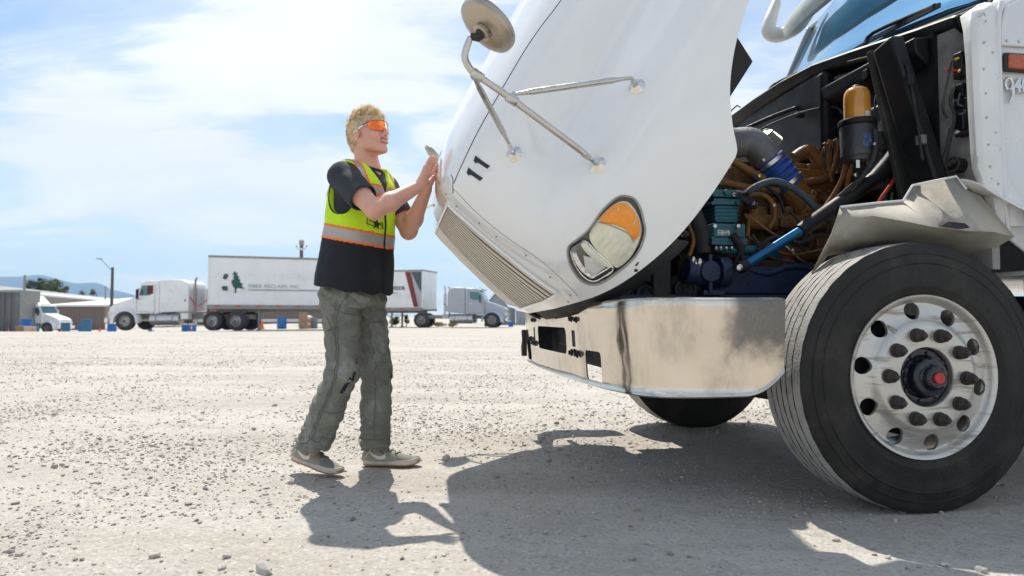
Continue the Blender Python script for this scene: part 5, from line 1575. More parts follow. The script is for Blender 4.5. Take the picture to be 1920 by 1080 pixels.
class Field:
    """signed distance field on a grid; shapes melt together, then become one closed surface"""
    def __init__(s, lo, hi, h):
        s.lo = np.array(lo, float); s.h = h
        n = np.ceil((np.array(hi) - s.lo) / h).astype(int) + 1
        s.n = n; s.ax = [s.lo[i] + h * np.arange(n[i]) for i in range(3)]
        s.F = np.full(tuple(n), 0.5, np.float32)

    def reg(s, lo, hi):
        sl = []
        for i in range(3):
            a = max(int(math.floor((lo[i] - s.lo[i]) / s.h)), 0); b = min(int(math.ceil((hi[i] - s.lo[i]) / s.h)) + 1, s.n[i])
            sl.append(slice(a, max(b, a)))
        return tuple(sl)

    def pts(s, sl):
        return (s.ax[0][sl[0]][:, None, None].astype(np.float32), s.ax[1][sl[1]][None, :, None].astype(np.float32), s.ax[2][sl[2]][None, None, :].astype(np.float32))

    def put(s, sl, d, k, mode='u'):
        A = s.F[sl]; d = d.astype(np.float32)
        if mode == 'u':
            if k > 0:
                h = np.clip(.5 + .5 * (A - d) / k, 0, 1); s.F[sl] = A * (1 - h) + d * h - k * h * (1 - h)
            else: s.F[sl] = np.minimum(A, d)
        else:
            d = -d
            if k > 0:
                h = np.clip(.5 - .5 * (A - d) / k, 0, 1); s.F[sl] = A * (1 - h) + d * h + k * h * (1 - h)
            else: s.F[sl] = np.maximum(A, d)

    def cap(s, a, b, ra, rb, k=.02, sq=None, mode='u'):
        a, b = np.array(a, float), np.array(b, float); m = max(ra, rb) + .06
        sl = s.reg(np.minimum(a, b) - m, np.maximum(a, b) + m)
        X, Y, Z = s.pts(sl); ab = b - a; L2 = max(ab @ ab, 1e-9)
        px, py, pz = X - a[0], Y - a[1], Z - a[2]
        t = np.clip((px * ab[0] + py * ab[1] + pz * ab[2]) / L2, 0, 1)
        qx, qy, qz = px - t * ab[0], py - t * ab[1], pz - t * ab[2]
        if sq is not None:                                     # flattened along a direction
            n, f = np.array(sq[0], float), sq[1]; n /= np.linalg.norm(n)
            c = (qx * n[0] + qy * n[1] + qz * n[2]) * (1 / f - 1)
            qx, qy, qz = qx + c * n[0], qy + c * n[1], qz + c * n[2]
        d = np.sqrt(qx * qx + qy * qy + qz * qz) - (ra + (rb - ra) * t)
        if sq is not None: d = d * min(1, sq[1] * 1.3)
        s.put(sl, d, k, mode); return s

    def ell(s, c, M, r, k=.02, mode='u'):
        """ellipsoid, M rows are its axes"""
        c = np.array(c, float); m = max(r) + .05; sl = s.reg(c - m, c + m); X, Y, Z = s.pts(sl)
        px, py, pz = X - c[0], Y - c[1], Z - c[2]; q = 0; g = 0
        for i in range(3):
            t = (px * M[i][0] + py * M[i][1] + pz * M[i][2]); q = q + (t / r[i]) ** 2; g = g + (t / r[i] ** 2) ** 2
        q = np.sqrt(q); d = q * (q - 1) / np.maximum(np.sqrt(g), 1e-6)
        s.put(sl, d, k, mode); return s

    def loft(s, secs, fdir, rdir, k=.02, mode='u', power=2.3):
        """stack of rounded sections: (z, cx, cy, half width along rdir, half depth along fdir)"""
        z0, z1 = secs[0][0], secs[-1][0]; A = np.array(secs)
        m = max(A[:, 3].max(), A[:, 4].max()) + .06
        sl = s.reg((A[:, 1].min() - m, A[:, 2].min() - m, z0 - .05), (A[:, 1].max() + m, A[:, 2].max() + m, z1 + .05)); X, Y, Z = s.pts(sl)
        fz = [smooth_interp([(q[0], q[i]) for q in secs]) for i in range(1, 5)]
        zz = s.ax[2][sl[2]]; cx, cy, aa, bb = [f(zz)[None, None, :].astype(np.float32) for f in fz]
        u = ((X - cx) * rdir[0] + (Y - cy) * rdir[1]); v = ((X - cx) * fdir[0] + (Y - cy) * fdir[1])
        q = (np.abs(u / aa) ** power + np.abs(v / bb) ** power) ** (1 / power)
        d = (q - 1) * np.minimum(aa, bb)
        d = np.maximum(d, np.maximum(z0 - Z, Z - z1)) + 0 * X
        s.put(sl, d, k, mode); return s

    def noise(s, fn, band=.03):
        idx = np.where(np.abs(s.F) < band)
        p = np.stack([s.ax[i][idx[i]] for i in range(3)], -1)
        s.F[idx] += fn(p).astype(np.float32); return s

    def mesh(s, off=(0, 0, 0)):
        F = s.F; ins = F < 0; nx, ny, nz = F.shape
        corner = np.zeros((nx - 1, ny - 1, nz - 1), np.uint8)
        for i in (0, 1):
            for j in (0, 1):
                for k in (0, 1): corner += ins[i:nx - 1 + i, j:ny - 1 + j, k:nz - 1 + k]
        act = (corner > 0) & (corner < 8); cells = np.argwhere(act)
        index = np.full(act.shape, -1, np.int32); index[act] = np.arange(len(cells))
        acc = np.zeros((len(cells), 3)); cnt = np.zeros(len(cells))
        cs = [(0, 0, 0), (1, 0, 0), (0, 1, 0), (1, 1, 0), (0, 0, 1), (1, 0, 1), (0, 1, 1), (1, 1, 1)]
        val = [F[cells[:, 0] + c[0], cells[:, 1] + c[1], cells[:, 2] + c[2]].astype(float) for c in cs]
        for a, b in ((0, 1), (2, 3), (4, 5), (6, 7), (0, 2), (1, 3), (4, 6), (5, 7), (0, 4), (1, 5), (2, 6), (3, 7)):
            m = (val[a] < 0) != (val[b] < 0); t = np.where(m, val[a] / np.where(m, val[a] - val[b], 1), 0)
            ca, cb = np.array(cs[a], float), np.array(cs[b], float)
            acc[m] += ca + (cb - ca) * t[m][:, None]; cnt[m] += 1
        V = (cells + acc / cnt[:, None]) * s.h + s.lo - np.array(off)
        quads = []
        for axis in range(3):
            sl0 = [slice(None)] * 3; sl1 = [slice(None)] * 3; sl0[axis] = slice(0, -1); sl1[axis] = slice(1, None)
            A, B = ins[tuple(sl0)], ins[tuple(sl1)]; e = np.argwhere(A != B)
            u, v = (axis + 1) % 3, (axis + 2) % 3
            ok = (e[:, u] > 0) & (e[:, v] > 0) & (e[:, u] < F.shape[u] - 1) & (e[:, v] < F.shape[v] - 1); e = e[ok]
            q = []
            for du, dv in ((-1, -1), (0, -1), (0, 0), (-1, 0)):
                c = e.copy(); c[:, u] += du; c[:, v] += dv; q.append(index[c[:, 0], c[:, 1], c[:, 2]])
            q = np.stack(q, -1); flip = ~A[e[:, 0], e[:, 1], e[:, 2]]; q[flip] = q[flip][:, ::-1]
            quads.append(q)
        return V, np.concatenate(quads)


def relax(V, Fq, it=2, lam=.5):
    for _ in range(it):
        S_ = np.zeros_like(V); c = np.zeros(len(V))
        for a, b in ((0, 1), (1, 2), (2, 3), (3, 0)):
            np.add.at(S_, Fq[:, a], V[Fq[:, b]]); np.add.at(c, Fq[:, a], 1); np.add.at(S_, Fq[:, b], V[Fq[:, a]]); np.add.at(c, Fq[:, b], 1)
        V = V + lam * (S_ / np.maximum(c, 1)[:, None] - V)
    return V


def normals(V, Fq):
    n = np.cross(V[Fq[:, 2]] - V[Fq[:, 0]], V[Fq[:, 3]] - V[Fq[:, 1]])
    N = np.zeros_like(V)
    for i in range(4): np.add.at(N, Fq[:, i], n)
    return N / np.maximum(np.linalg.norm(N, axis=1), 1e-9)[:, None], n / np.maximum(np.linalg.norm(n, axis=1), 1e-9)[:, None]


PB = np.array([-.76, 3.37, 0.0])
MAN = empty('person', tuple(PB), 0, 'young man in yellow and black safety vest and orange sunglasses pushing the truck hood', 'person')

ta = R(25); f_ = np.array([math.cos(ta), -math.sin(ta), 0]); r_d = np.array([-math.sin(ta), -math.cos(ta), 0])
hy, hp_ = R(30), R(11)
hf = np.array([math.cos(hy) * math.cos(hp_), -math.sin(hy) * math.cos(hp_), math.sin(hp_)]); hr = np.array([-math.sin(hy), -math.cos(hy), 0.]); hu = np.cross(hr, hf); hu = hu / np.linalg.norm(hu)
if hu[2] < 0: hu = -hu
HC = np.array([-.716, 3.372, 1.662])


def HP(a, b, c): return HC + hf * a + hr * b + hu * c


HM = [hf, hr, hu]
ShR, ElR, WrR = np.array([-.800, 3.215, 1.415]), np.array([-.618, 3.055, 1.235]), np.array([-.432, 3.19, 1.372])
ShL, ElL, WrL = np.array([-.665, 3.545, 1.42]), np.array([-.532, 3.50, 1.195]), np.array([-.428, 3.385, 1.385])


def unit(v): v = np.array(v, float); return v / np.linalg.norm(v)


B = Field((-1.10, 2.92, .04), (-.32, 3.72, 1.82), .0037)
# trunk, hips and legs under the clothes
B.loft([(.80, -.785, 3.38, .150, .095), (.92, -.785, 3.38, .160, .105), (1.08, -.765, 3.38, .138, .090), (1.25, -.745, 3.38, .155, .105), (1.38, -.735, 3.38, .165, .100), (1.45, -.728, 3.38, .12, .075)], f_, r_d, .03)
for sgn, kn, an, hip in ((1, (-.812, 3.275, .505), (-.952, 3.30, .125), (-.820, 3.30, .86)), (-1, (-.672, 3.45, .50), (-.690, 3.465, .115), (-.752, 3.455, .86))):
    B.cap(hip, kn, .075, .050, .03).cap(kn, an, .048, .034, .02)
B.cap((-.73, 3.38, 1.40), (-.718, 3.378, 1.49), .075, .062, .03)
B.cap((-.722, 3.378, 1.46), HP(-.030, 0, -.05), .060, .057, .02)
B.cap((-.73, 3.38, 1.46), ShR, .045, .048, .03).cap((-.73, 3.38, 1.46), ShL, .045, .048, .03)
# arms: deltoid, biceps, forearm belly, wrist
for Sh, El, Wr, off in ((ShR, ElR, WrR, (0, -.004, -.004)), (ShL, ElL, WrL, (0, .0, -.004))):
    mid = (Sh + El) / 2
    B.cap(Sh, mid, .052, .050, .03).cap(mid, El, .050, .041, .03)
    fm = El * .68 + Wr * .32 + np.array(off)
    B.cap(El, fm, .040, .043, .02).cap(fm, Wr, .043, .0275, .02)
    B.cap(El - unit(Wr - El) * .006, El, .033, .036, .02)


def hand(F, W, d, n, thumb_sign, curl=.22, sp=0.0):
    d, n = unit(d), unit(n); n = unit(n - d * (n @ d)); w = np.cross(d, n) * thumb_sign
    n_ = n
    for i, (o, L, r) in enumerate(((-.031, .060, .0078), (-.0105, .074, .0086), (.0105, .079, .0088), (.031, .071, .0086))):
        k = W + d * (.092 - .004 * abs(i - 2)) + w * o
        F.cap(W + d * .006 + w * o * .55, k, .0165, .0118, .012, (n_, .9))
        a = unit(d + n_ * curl * .3 + w * (o * 2.2 + sp)); b = unit(d + n_ * curl * 1.1 + w * o * 1.0); c = unit(d + n_ * curl * 2.0)
        p1 = k + a * L * .45; p2 = p1 + b * L * .30; p3 = p2 + c * L * .22
        F.cap(k, p1, r * 1.14, r * 1.03, .004).cap(p1, p2, r * 1.05, r * .96, .003).cap(p2, p3, r * .97, r * .82, .003)
        F.cap(k - n_ * .003, k - n_ * .003, r * 1.15, r * 1.15, .006)
    tb = W + d * .022 + w * .022; t1 = tb + unit(d * .75 + w * .8 + n_ * .25) * .036; t2 = t1 + unit(d * .95 + w * .45 + n_ * .1) * .030; t3 = t2 + unit(d + w * .2) * .024
    F.cap(tb, t1, .0155, .0125, .012).cap(t1, t2, .0118, .0105, .004).cap(t2, t3, .0104, .0085, .003)
    F.cap(W - d * .012, W + d * .02, .026, .025, .015, (n_, .72))


hand(B, WrR, (.34, .30, .88), (.90, -.22, -.28), 1, .05)
hand(B, WrL, (.42, -.22, .86), (.86, .15, -.38), -1, .10)
# head
B.ell(HP(-.012, 0, .026), HM, (.099, .077, .090), .02)
B.ell(HP(.034, 0, -.018), HM, (.060, .061, .088), .02)
for s_ in (1, -1):
    B.cap(HP(-.004, s_ * .054, -.045), HP(.020, s_ * .050, -.078), .018, .017, .018)
    B.cap(HP(.020, s_ * .050, -.078), HP(.074, s_ * .014, -.103), .017, .0155, .018)
    B.cap(HP(.070, s_ * .026, .026), HP(.085, s_ * .008, .030), .016, .014, .012)
    B.ell(HP(.060, s_ * .038, -.026), HM, (.026, .023, .024), .016)
    B.cap(HP(.100, s_ * .011, -.034), HP(.098, s_ * .013, -.034), .0085, .0085, .005)
    # ear: rim with a hollow
    e = HP(-.014, s_ * .076, -.012)
    Mx = [unit(hf * .93 + hr * s_ * -.35), unit(hr * s_ * .93 + hf * -.35), hu]
    B.ell(e, Mx, (.021, .0085, .031), .006)
    B.ell(e + hr * s_ * .009 + hf * .004 + hu * .001, Mx, (.011, .007, .018), .004, 's')
    B.cap(HP(-.010, s_ * .072, -.037), HP(-.004, s_ * .068, -.041), .0075, .006, .006)
B.cap(HP(.079, 0, -.101), HP(.083, 0, -.096), .0175, .016, .012)
B.ell(HP(.074, 0, -.062), HM, (.022, .031, .026), .014)
B.cap(HP(.086, 0, .020), HP(.101, 0, -.006), .0095, .0095, .010)
B.cap(HP(.101, 0, -.006), HP(.111, 0, -.028), .0095, .0120, .006)
# lips and the open smile
for q, (z, r) in enumerate(((-.0535, .0046), (-.0730, .0052))):
    P_ = [HP(.0965 - 10.5 * t * t, t, z + (8.5 if q == 0 else 9.5) * t * t) for t in np.linspace(-.026, .026, 9)]
    for a, b in zip(P_[:-1], P_[1:]): B.cap(a, b, r, r, .005)
P_ = [HP(.099 - 11.0 * t * t, t, -.0635 + 9.5 * t * t) for t in np.linspace(-.022, .022, 9)]
for a, b in zip(P_[:-1], P_[1:]): B.cap(a, b, .0052, .0052, .002, None, 's')
for s_ in (1, -1): B.ell(HP(.083, s_ * .030, .004), HM, (.012, .017, .011), .008, 's')
bv_, bq = B.mesh(PB); bv_ = relax(bv_, bq, 1, .35)


def skin_mat():
    m = pm('fair_sunlit_skin', (.70, .375, .28), .48, 0, .06, 26, bump=.12, bscale=240, dirt=(.56, .24, .17), dirt_amt=.45, dscale=11, dedge=(.45, .75))
    b = m.node_tree.nodes['Principled BSDF']; b.inputs['Subsurface Weight'].default_value = .12; b.inputs['Subsurface Radius'].default_value = (.6, .22, .12); b.inputs['Subsurface Scale'].default_value = .012
    return m


M_skin = skin_mat()
M_lip = pm('lips', (.52, .17, .15), .4, 0, .08, 40)
M_mouth = pm('mouth_dark', (.12, .03, .03), .6, 0, .1, 40)
body = np_mesh('body', bv_, bq, M_skin); body.parent = MAN
body.data.materials.append(M_lip); body.data.materials.append(M_mouth)
fc = bv_[bq].mean(1) + PB - HC
fa, fb2, fc2 = fc @ hf, fc @ hr, fc @ hu
mi_ = np.zeros(len(bq), np.int32)
lip_z = fc2 - 9 * fb2 ** 2
mi_[(fa > .080) & (np.abs(fb2) < .027) & (lip_z > -.0805) & (lip_z < -.0490) & (fa > .0905 - 10 * fb2 ** 2)] = 1
mi_[(fa > .070) & (fa < .0975 - 11 * fb2 ** 2) & (np.abs(fb2) < .023) & (lip_z > -.070) & (lip_z < -.0575)] = 2
body.data.polygons.foreach_set('material_index', mi_)
# teeth
te = MB(); te.grid([[tuple(HP(.0955 - 11.0 * t * t, t, z + 9.5 * t * t) - PB) for t in np.linspace(-.019, .019, 13)] for z in (-.0575, -.0655)])
teo = te.build('teeth', pm('teeth', (.78, .75, .69), .3, 0, .03, 60), MAN, smooth=180)
sm_ = teo.modifiers.new('shell', 'SOLIDIFY'); sm_.thickness = .003


def folds(p, amp, sx, sy, sz, seed, octv=3):
    return amp * (fbm(p * np.array([sx, sy, sz]), octv, seed) - .45) * 2


# ---------------------------------------------------------------- T-shirt
TS = Field((-.99, 2.95, .96), (-.50, 3.72, 1.56), .0045)
TS.loft([(.98, -.775, 3.38, .175, .125), (1.15, -.755, 3.38, .172, .120), (1.30, -.742, 3.38, .182, .122), (1.40, -.735, 3.38, .175, .112), (1.455, -.728, 3.38, .125, .082), (1.485, -.724, 3.38, .085, .070)], f_, r_d, .03)
TS.cap((-.725, 3.38, 1.462), ShR + np.array([0, 0, .004]), .052, .066, .03).cap((-.725, 3.38, 1.462), ShL + np.array([0, 0, .004]), .052, .066, .03)
for Sh, El in ((ShR, ElR), (ShL, ElL)):
    e = Sh + (El - Sh) * .60; TS.cap(Sh, e, .068, .070, .03)
TS.noise(lambda p: folds(p, .0060, 8, 8, 14, 4) + folds(p, .0018, 26, 26, 30, 8), .03)
for Sh, El in ((ShR, ElR), (ShL, ElL)):
    d = unit(El - Sh); e = Sh + (El - Sh) * .60
    # cut the sleeve off square, then hollow it
    TS.cap(e + d * .085, e + d * .2, .090, .09, .004, None, 's'); TS.cap(Sh + d * .06, e + d * .1, .050, .064, .004, None, 's')
TS.cap((-.716, 3.376, 1.475), (-.705, 3.374, 1.60), .066, .072, .006, None, 's')
tv_, tq = TS.mesh(PB); tv_ = relax(tv_, tq, 1, .4)
M_shirt = pm('charcoal_cotton', (.030, .035, .044), .88, 0, .12, 14, bump=.4, bscale=260)
shirt = np_mesh('t_shirt', tv_, tq, M_shirt); shirt.parent = MAN
nk = [(-.716 + .068 * math.cos(a) * .98, 3.376 + .068 * math.sin(a), 1.493 - .018 * math.cos(a + .45) + .002) for a in np.linspace(0, 2 * math.pi, 33)]
MB().tube([tuple(np.array(p) - PB) for p in nk], .0065, 8).build('collar', M_shirt, shirt)

# ---------------------------------------------------------------- safety vest
VC = np.array([-.745, 3.38, 0])
VS = Field((-1.06, 2.98, .82), (-.50, 3.76, 1.56), .0042)
vsec = [(.80, -.788, 3.372, .220, .170), (.96, -.776, 3.375, .212, .160), (1.08, -.764, 3.378, .203, .149), (1.20, -.755, 3.38, .198, .141), (1.32, -.746, 3.38, .196, .136), (1.40, -.737, 3.38, .185, .128), (1.455, -.730, 3.38, .145, .100), (1.495, -.726, 3.38, .105, .084)]
VS.loft(vsec, f_, r_d, .0)
VS.cap((-.725, 3.38, 1.462), (-.785, 3.255, 1.445), .058, .062, .03).cap((-.725, 3.38, 1.462), (-.672, 3.51, 1.445), .058, .062, .03)


def vest_fold(p):
    q = p - VC; s_ = q @ r_d; z = p[:, 2]
    drop = np.clip((1.2 - z) / .35, 0, 1)
    a = np.arctan2(q @ r_d, q @ f_)
    return folds(p, .005, 7, 7, 11, 14) + folds(p, .0028, 24, 24, 20, 18) + drop * .010 * (fbm(np.stack([a * 2.6, a * 0, z * 1.8], -1), 2, 6) - .45) * 2


VS.noise(vest_fold, .04)
for s_, c in ((1, ShR), (-1, ShL)):                            # arm holes
    VS.cap(c + r_d * s_ * .030 + np.array([0, 0, -.010]) + f_ * .006, c + r_d * s_ * .030 + np.array([0, 0, -.115]) + f_ * -.004, .082, .062, .004, None, 's')
    VS.cap(c + r_d * s_ * .045 + np.array([0, 0, .02]), c + r_d * s_ * .12 + np.array([0, 0, .02]), .060, .09, .006, None, 's')
VS.cap((-.716, 3.376, 1.44), (-.705, 3.374, 1.60), .072, .088, .004, None, 's')
nk0 = np.array([-.716, 3.376, 0]) + f_ * .07
for i, z in enumerate(np.linspace(1.375, 1.50, 14)):             # V neck
    w = .004 + .060 * ((z - 1.375) / .125) ** 1.0
    for t in np.linspace(-1, 1, 5):
        c = np.array([-.737, 3.38, z]) + f_ * .12 + r_d * t * w * .8
        VS.cap(c - f_ * .05, c + f_ * .08, .010 + w * .25, .010 + w * .25, .0, None, 's')
# hollow from below so the hem hangs open
VS.loft([(.76, -.788, 3.372, .212, .162), (.90, -.780, 3.373, .206, .155), (1.0, -.773, 3.376, .198, .145)], f_, r_d, 0, 's')
sl = VS.reg((-9, -9, -9), (9, 9, .99)); X_, Y_, Z_ = VS.pts(sl)
VS.put(sl, (Z_ - (.884 - .17 * ((X_ - VC[0]) * f_[0] + (Y_ - VC[1]) * f_[1]) + .006 * np.sin(X_ * 40 + Y_ * 31))) + 0 * X_, 0, 's')
vv, vq = VS.mesh(PB); vv = relax(vv, vq, 1, .4)
vN, vFn = normals(vv, vq)
vfc = vv[vq].mean(1) + PB; q_ = vfc - VC
t_f, s_r, z_v = q_ @ f_, q_ @ r_d, vfc[:, 2]
# ragged hem and open front corner
M_vy = pm('fluorescent_yellow_mesh', (.64, .95, .015), .72, 0, .07, 10, bump=.5, bscale=420)
M_vb = pm('black_vest_mesh', (.010, .012, .018), .85, 0, .25, 12, bump=.5, bscale=400, dirt=(.05, .05, .055), dirt_amt=.4, dscale=6)
M_vo = pm('fluorescent_orange_tape', (.95, .18, .015), .6, 0, .05, 20)
M_vg = pm('grey_reflective_tape', (.42, .39, .37), .38, .25, .08, 25, bump=.2, bscale=200)
vest = np_mesh('safety_vest', vv, vq, M_vy); vest.parent = MAN
vest.data.materials.append(M_vb)
zc = 1.150 - .20 * t_f
mi_ = np.zeros(len(vq), np.int32); mi_[z_v < zc - .030] = 1
mi_[(np.abs(s_r) > .165) & (z_v > 1.34)] = 0
vest.data.polygons.foreach_set('material_index', mi_)


def vest_piece(name, mask, mat, off):
    F = vq[mask]
    if not len(F): return None
    used, inv = np.unique(F, return_inverse=True); o = np_mesh(name, vv[used] + vN[used] * off, inv.reshape(F.shape), mat); o.parent = vest
    return o


outw = (vFn * (q_ * np.array([1, 1, 0]))).sum(1) > 0          # outside faces only
dz = z_v - zc
vest_piece('reflective_band', (np.abs(dz) < .027) & outw, M_vg, .0016)
vest_piece('orange_trim', (dz >= .025) & (dz < .0355) & outw, M_vo, .0022)
vest_piece('orange_trim', (dz <= -.025) & (dz > -.0355) & outw, M_vo, .0022)
zu = 1.378 - .10 * np.abs(t_f); du = z_v - zu; body_w = (np.abs(s_r) < .17) & (z_v < 1.45)
vest_piece('reflective_band', (np.abs(du) < .020) & outw & body_w, M_vg, .0016)
vest_piece('orange_trim', (du >= .019) & (du < .029) & outw & body_w, M_vo, .0022)
vest_piece('orange_trim', (du <= -.019) & (du > -.029) & outw & body_w, M_vo, .0022)
top_ = (z_v > 1.398 - .10 * np.abs(t_f)) & ((outw) | (vFn[:, 2] > .3))
for sg in (1, -1):
    ss = s_r * sg - .125
    vest_piece('shoulder_band', (np.abs(ss) < .018) & top_, M_vg, .0020)
    vest_piece('orange_trim', (ss >= .016) & (ss < .025) & top_, M_vo, .0026)
    vest_piece('orange_trim', (ss <= -.016) & (ss > -.025) & top_, M_vo, .0026)
vbvh = BVHTree.FromPolygons([tuple(p) for p in vv + PB], [tuple(map(int, q)) for q in vq])


def on_vest(s, z, off=.003):
    """point on the vest front at lateral s, height z"""
    o = VC + r_d * s + f_ * .6; o[2] = z
    h = vbvh.ray_cast(Vector(o), Vector(-f_))
    p = h[0] if h[0] is not None else Vector(VC + f_ * .15 + r_d * s + np.array([0, 0, z]))
    return tuple(np.array(p) + f_ * off - PB)


MB().tube([on_vest(-.004 + .004 * math.sin(z * 30), z, .001) for z in np.linspace(1.365, .87, 34)], .0055, 8).build('zipper', M_vb, vest)
MB().tube([on_vest(-.006, 1.135, .006), on_vest(-.012, 1.115, .010), on_vest(-.016, 1.085, .010)], .004, 6).build('zip_pull', M_vg, vest)


def vest_shape(name, poly, mat=M_num, off=.0035):
    """flat print on the chest: poly in (s, z)"""
    P = [on_vest(a, b, off) for a, b in poly]; mb = MB(); mb.v = P; mb.f = [tuple(range(len(P)))]; mb.m = [0]
    return mb.build(name, mat, vest, smooth=0)


def stroke(name, pts, w):
    return MB().tube([on_vest(a, b, .0028) for a, b in pts], w, 6).build(name, M_num, vest)


# chest logo: bracket, star, small nine (as far as the arm leaves it in view)
gx0, gz0 = .100, 1.220


def lg_(a, b): return (gx0 + a * 1.5, gz0 + b * 1.5)


stroke('logo', [lg_(-.020, .018), lg_(.006, .018), lg_(.010, -.016), lg_(-.014, -.020)], .0021)
stroke('logo', [lg_(-.024, .006), lg_(-.002, .008), lg_(-.001, -.006), lg_(-.008, -.007)], .0026)
st = []
for k in range(10):
    a = math.pi / 2 + k * math.pi / 5 + .12; rr = (.0205 if k % 2 == 0 else .0085); st.append(lg_(-.026 + rr * math.cos(a), -.014 + rr * math.sin(a)))
vest_shape('logo_star', st, off=.005)
stroke('logo', [lg_(-.052, -.018), lg_(-.056, -.006), lg_(-.048, -.004), lg_(-.046, -.014), lg_(-.055, -.014), lg_(-.058, -.024), lg_(-.048, -.025)], .0020)
# armhole and neck binding in dark tape
for c, s_ in ((ShR, 1), (ShL, -1)):
    pts = []
    for a in np.linspace(0, 2 * math.pi, 41):
        o = c + r_d * s_ * .022 + np.array([0, 0, -.055]) + f_ * math.cos(a) * .078 + np.array([0, 0, 1]) * math.sin(a) * .125
        h = vbvh.find_nearest(Vector(o)); pts.append(tuple(np.array(h[0]) - PB))
    MB().tube(pts, .0038, 6).build('armhole_binding', M_vb, vest)

# ---------------------------------------------------------------- trousers
PT = Field((-1.10, 3.10, .03), (-.55, 3.68, 1.04), .0043)
PT.loft([(.80, -.785, 3.38, .170, .128), (.86, -.788, 3.38, .180, .136), (.96, -.782, 3.38, .166, .126), (1.03, -.775, 3.38, .155, .118)], f_, r_d, .0)
hR, kR, aR = np.array([-.826, 3.298, .84]), np.array([-.800, 3.265, .505]), np.array([-.950, 3.300, .150])
hL, kL, aL = np.array([-.742, 3.458, .84]), np.array([-.682, 3.455, .50]), np.array([-.690, 3.468, .115])
for h0, k0, a0, he in ((hR, kR, aR, .082), (hL, kL, aL, .074)):
    PT.cap(h0, k0, .096, .075, .03).cap(k0, k0 * .45 + a0 * .55, .076, .076, .03).cap(k0 * .45 + a0 * .55, a0, .076, he, .02)


def pant_fold(p):
    out = np.zeros(len(p))
    for h0, k0, a0 in ((hR, kR, aR), (hL, kL, aL)):
        for a, b in ((h0, k0), (k0, a0)):
            ab = b - a; t = ((p - a) @ ab) / (ab @ ab); m = (t > -.1) & (t < 1.1)
    z = p[:, 2]
    near_knee = np.exp(-((z - .50) / .13) ** 2); near_hem = np.exp(-((z - .15) / .10) ** 2); crotch = np.exp(-((z - .80) / .09) ** 2)
    wob = (fbm(p * np.array([6, 6, 5]), 3, 51) - .45)
    diag = p[:, 2] * 1.0 + p[:, 0] * .55 - p[:, 1] * .25
    cr = np.abs(np.sin(diag * 46 + wob * 9)) ** 1.6
    cr2 = np.abs(np.sin(p[:, 2] * 92 + wob * 14 + p[:, 0] * 16)) ** 1.4
    out = folds(p, .0085, 7, 7, 8, 33) + folds(p, .0020, 24, 24, 16, 35)
    out += (cr - .5) * (.0040 + .007 * near_knee + .006 * crotch) + (cr2 - .5) * .011 * near_hem
    return out


PT.noise(pant_fold, .035)
# flat trouser hems, opened from below; heels notched
for a0, he in ((aR, .082), (aL, .074)):
    PT.cap(a0 + np.array([0, 0, -.112]), a0 + np.array([0, 0, -.3]), .105, .12, .006, None, 's'); PT.cap(a0 + np.array([0, 0, -.06]), a0 + np.array([0, 0, .02]), he - .008, he - .020, .004, None, 's')
pv, pq = PT.mesh(PB); pv = relax(pv, pq, 1, .35)


def denim_mat():
    m = pm('worn_olive_canvas', (.205, .205, .172), .9, 0, .20, 7, bump=.5, bscale=330, dirt=(.50, .52, .52), dirt_amt=.6, dscale=8, dstretch=(1.0, 1.0, .5), dedge=(.48, .72))
    n, l = m.node_tree.nodes, m.node_tree.links; b = n['Principled BSDF']
    tc = n.new('ShaderNodeTexCoord'); mp = n.new('ShaderNodeMapping'); mp.inputs['Scale'].default_value = (1, 1, 1.9); mp.inputs['Rotation'].default_value = (.3, .5, 0); l.new(tc.outputs['Object'], mp.inputs[0])
    w = n.new('ShaderNodeTexNoise'); w.inputs['Scale'].default_value = 13; w.inputs['Detail'].default_value = 4; w.inputs['Distortion'].default_value = 1.3; l.new(mp.outputs[0], w.inputs['Vector'])
    bp = n.new('ShaderNodeBump'); bp.inputs['Strength'].default_value = .8; bp.inputs['Distance'].default_value = .030; l.new(w.outputs[0], bp.inputs['Height'])
    l.new(b.inputs['Normal'].links[0].from_socket, bp.inputs['Normal']); l.new(bp.outputs[0], b.inputs['Normal'])
    return m


M_pant = denim_mat()
M_pdark = pm('trouser_seam', (.105, .110, .100), .9, 0, .2, 60)
pants = np_mesh('trousers', pv, pq, M_pant); pants.parent = MAN
pbvh = BVHTree.FromPolygons([tuple(p) for p in pv + PB], [tuple(map(int, q)) for q in pq])


def snap(p, off=.0012):
    h = pbvh.find_nearest(Vector(p)); return tuple(np.array(h[0]) + np.array(h[1]) * off - PB)


def seam(name, pts, r=.0015, mat=None, n=10):
    P = []
    pts = [np.array(p, float) for p in pts]
    for a, b in zip(pts[:-1], pts[1:]):
        for k in range(n): P.append(snap(a + (b - a) * k / n))
    P.append(snap(pts[-1])); return MB().tube(P, r, 6).build(name, mat or M_pdark, pants)


def leg_pt(k, h0, k0, a0, ang, rad=.12):
    """k 0..2 hip-knee-ankle; ang measured from the outer side (towards the camera) to the front"""
    c = h0 + (k0 - h0) * min(k, 1) if k <= 1 else k0 + (a0 - k0) * (k - 1)
    return c + (np.array([math.sin(ang), -math.cos(ang), 0]) * rad)


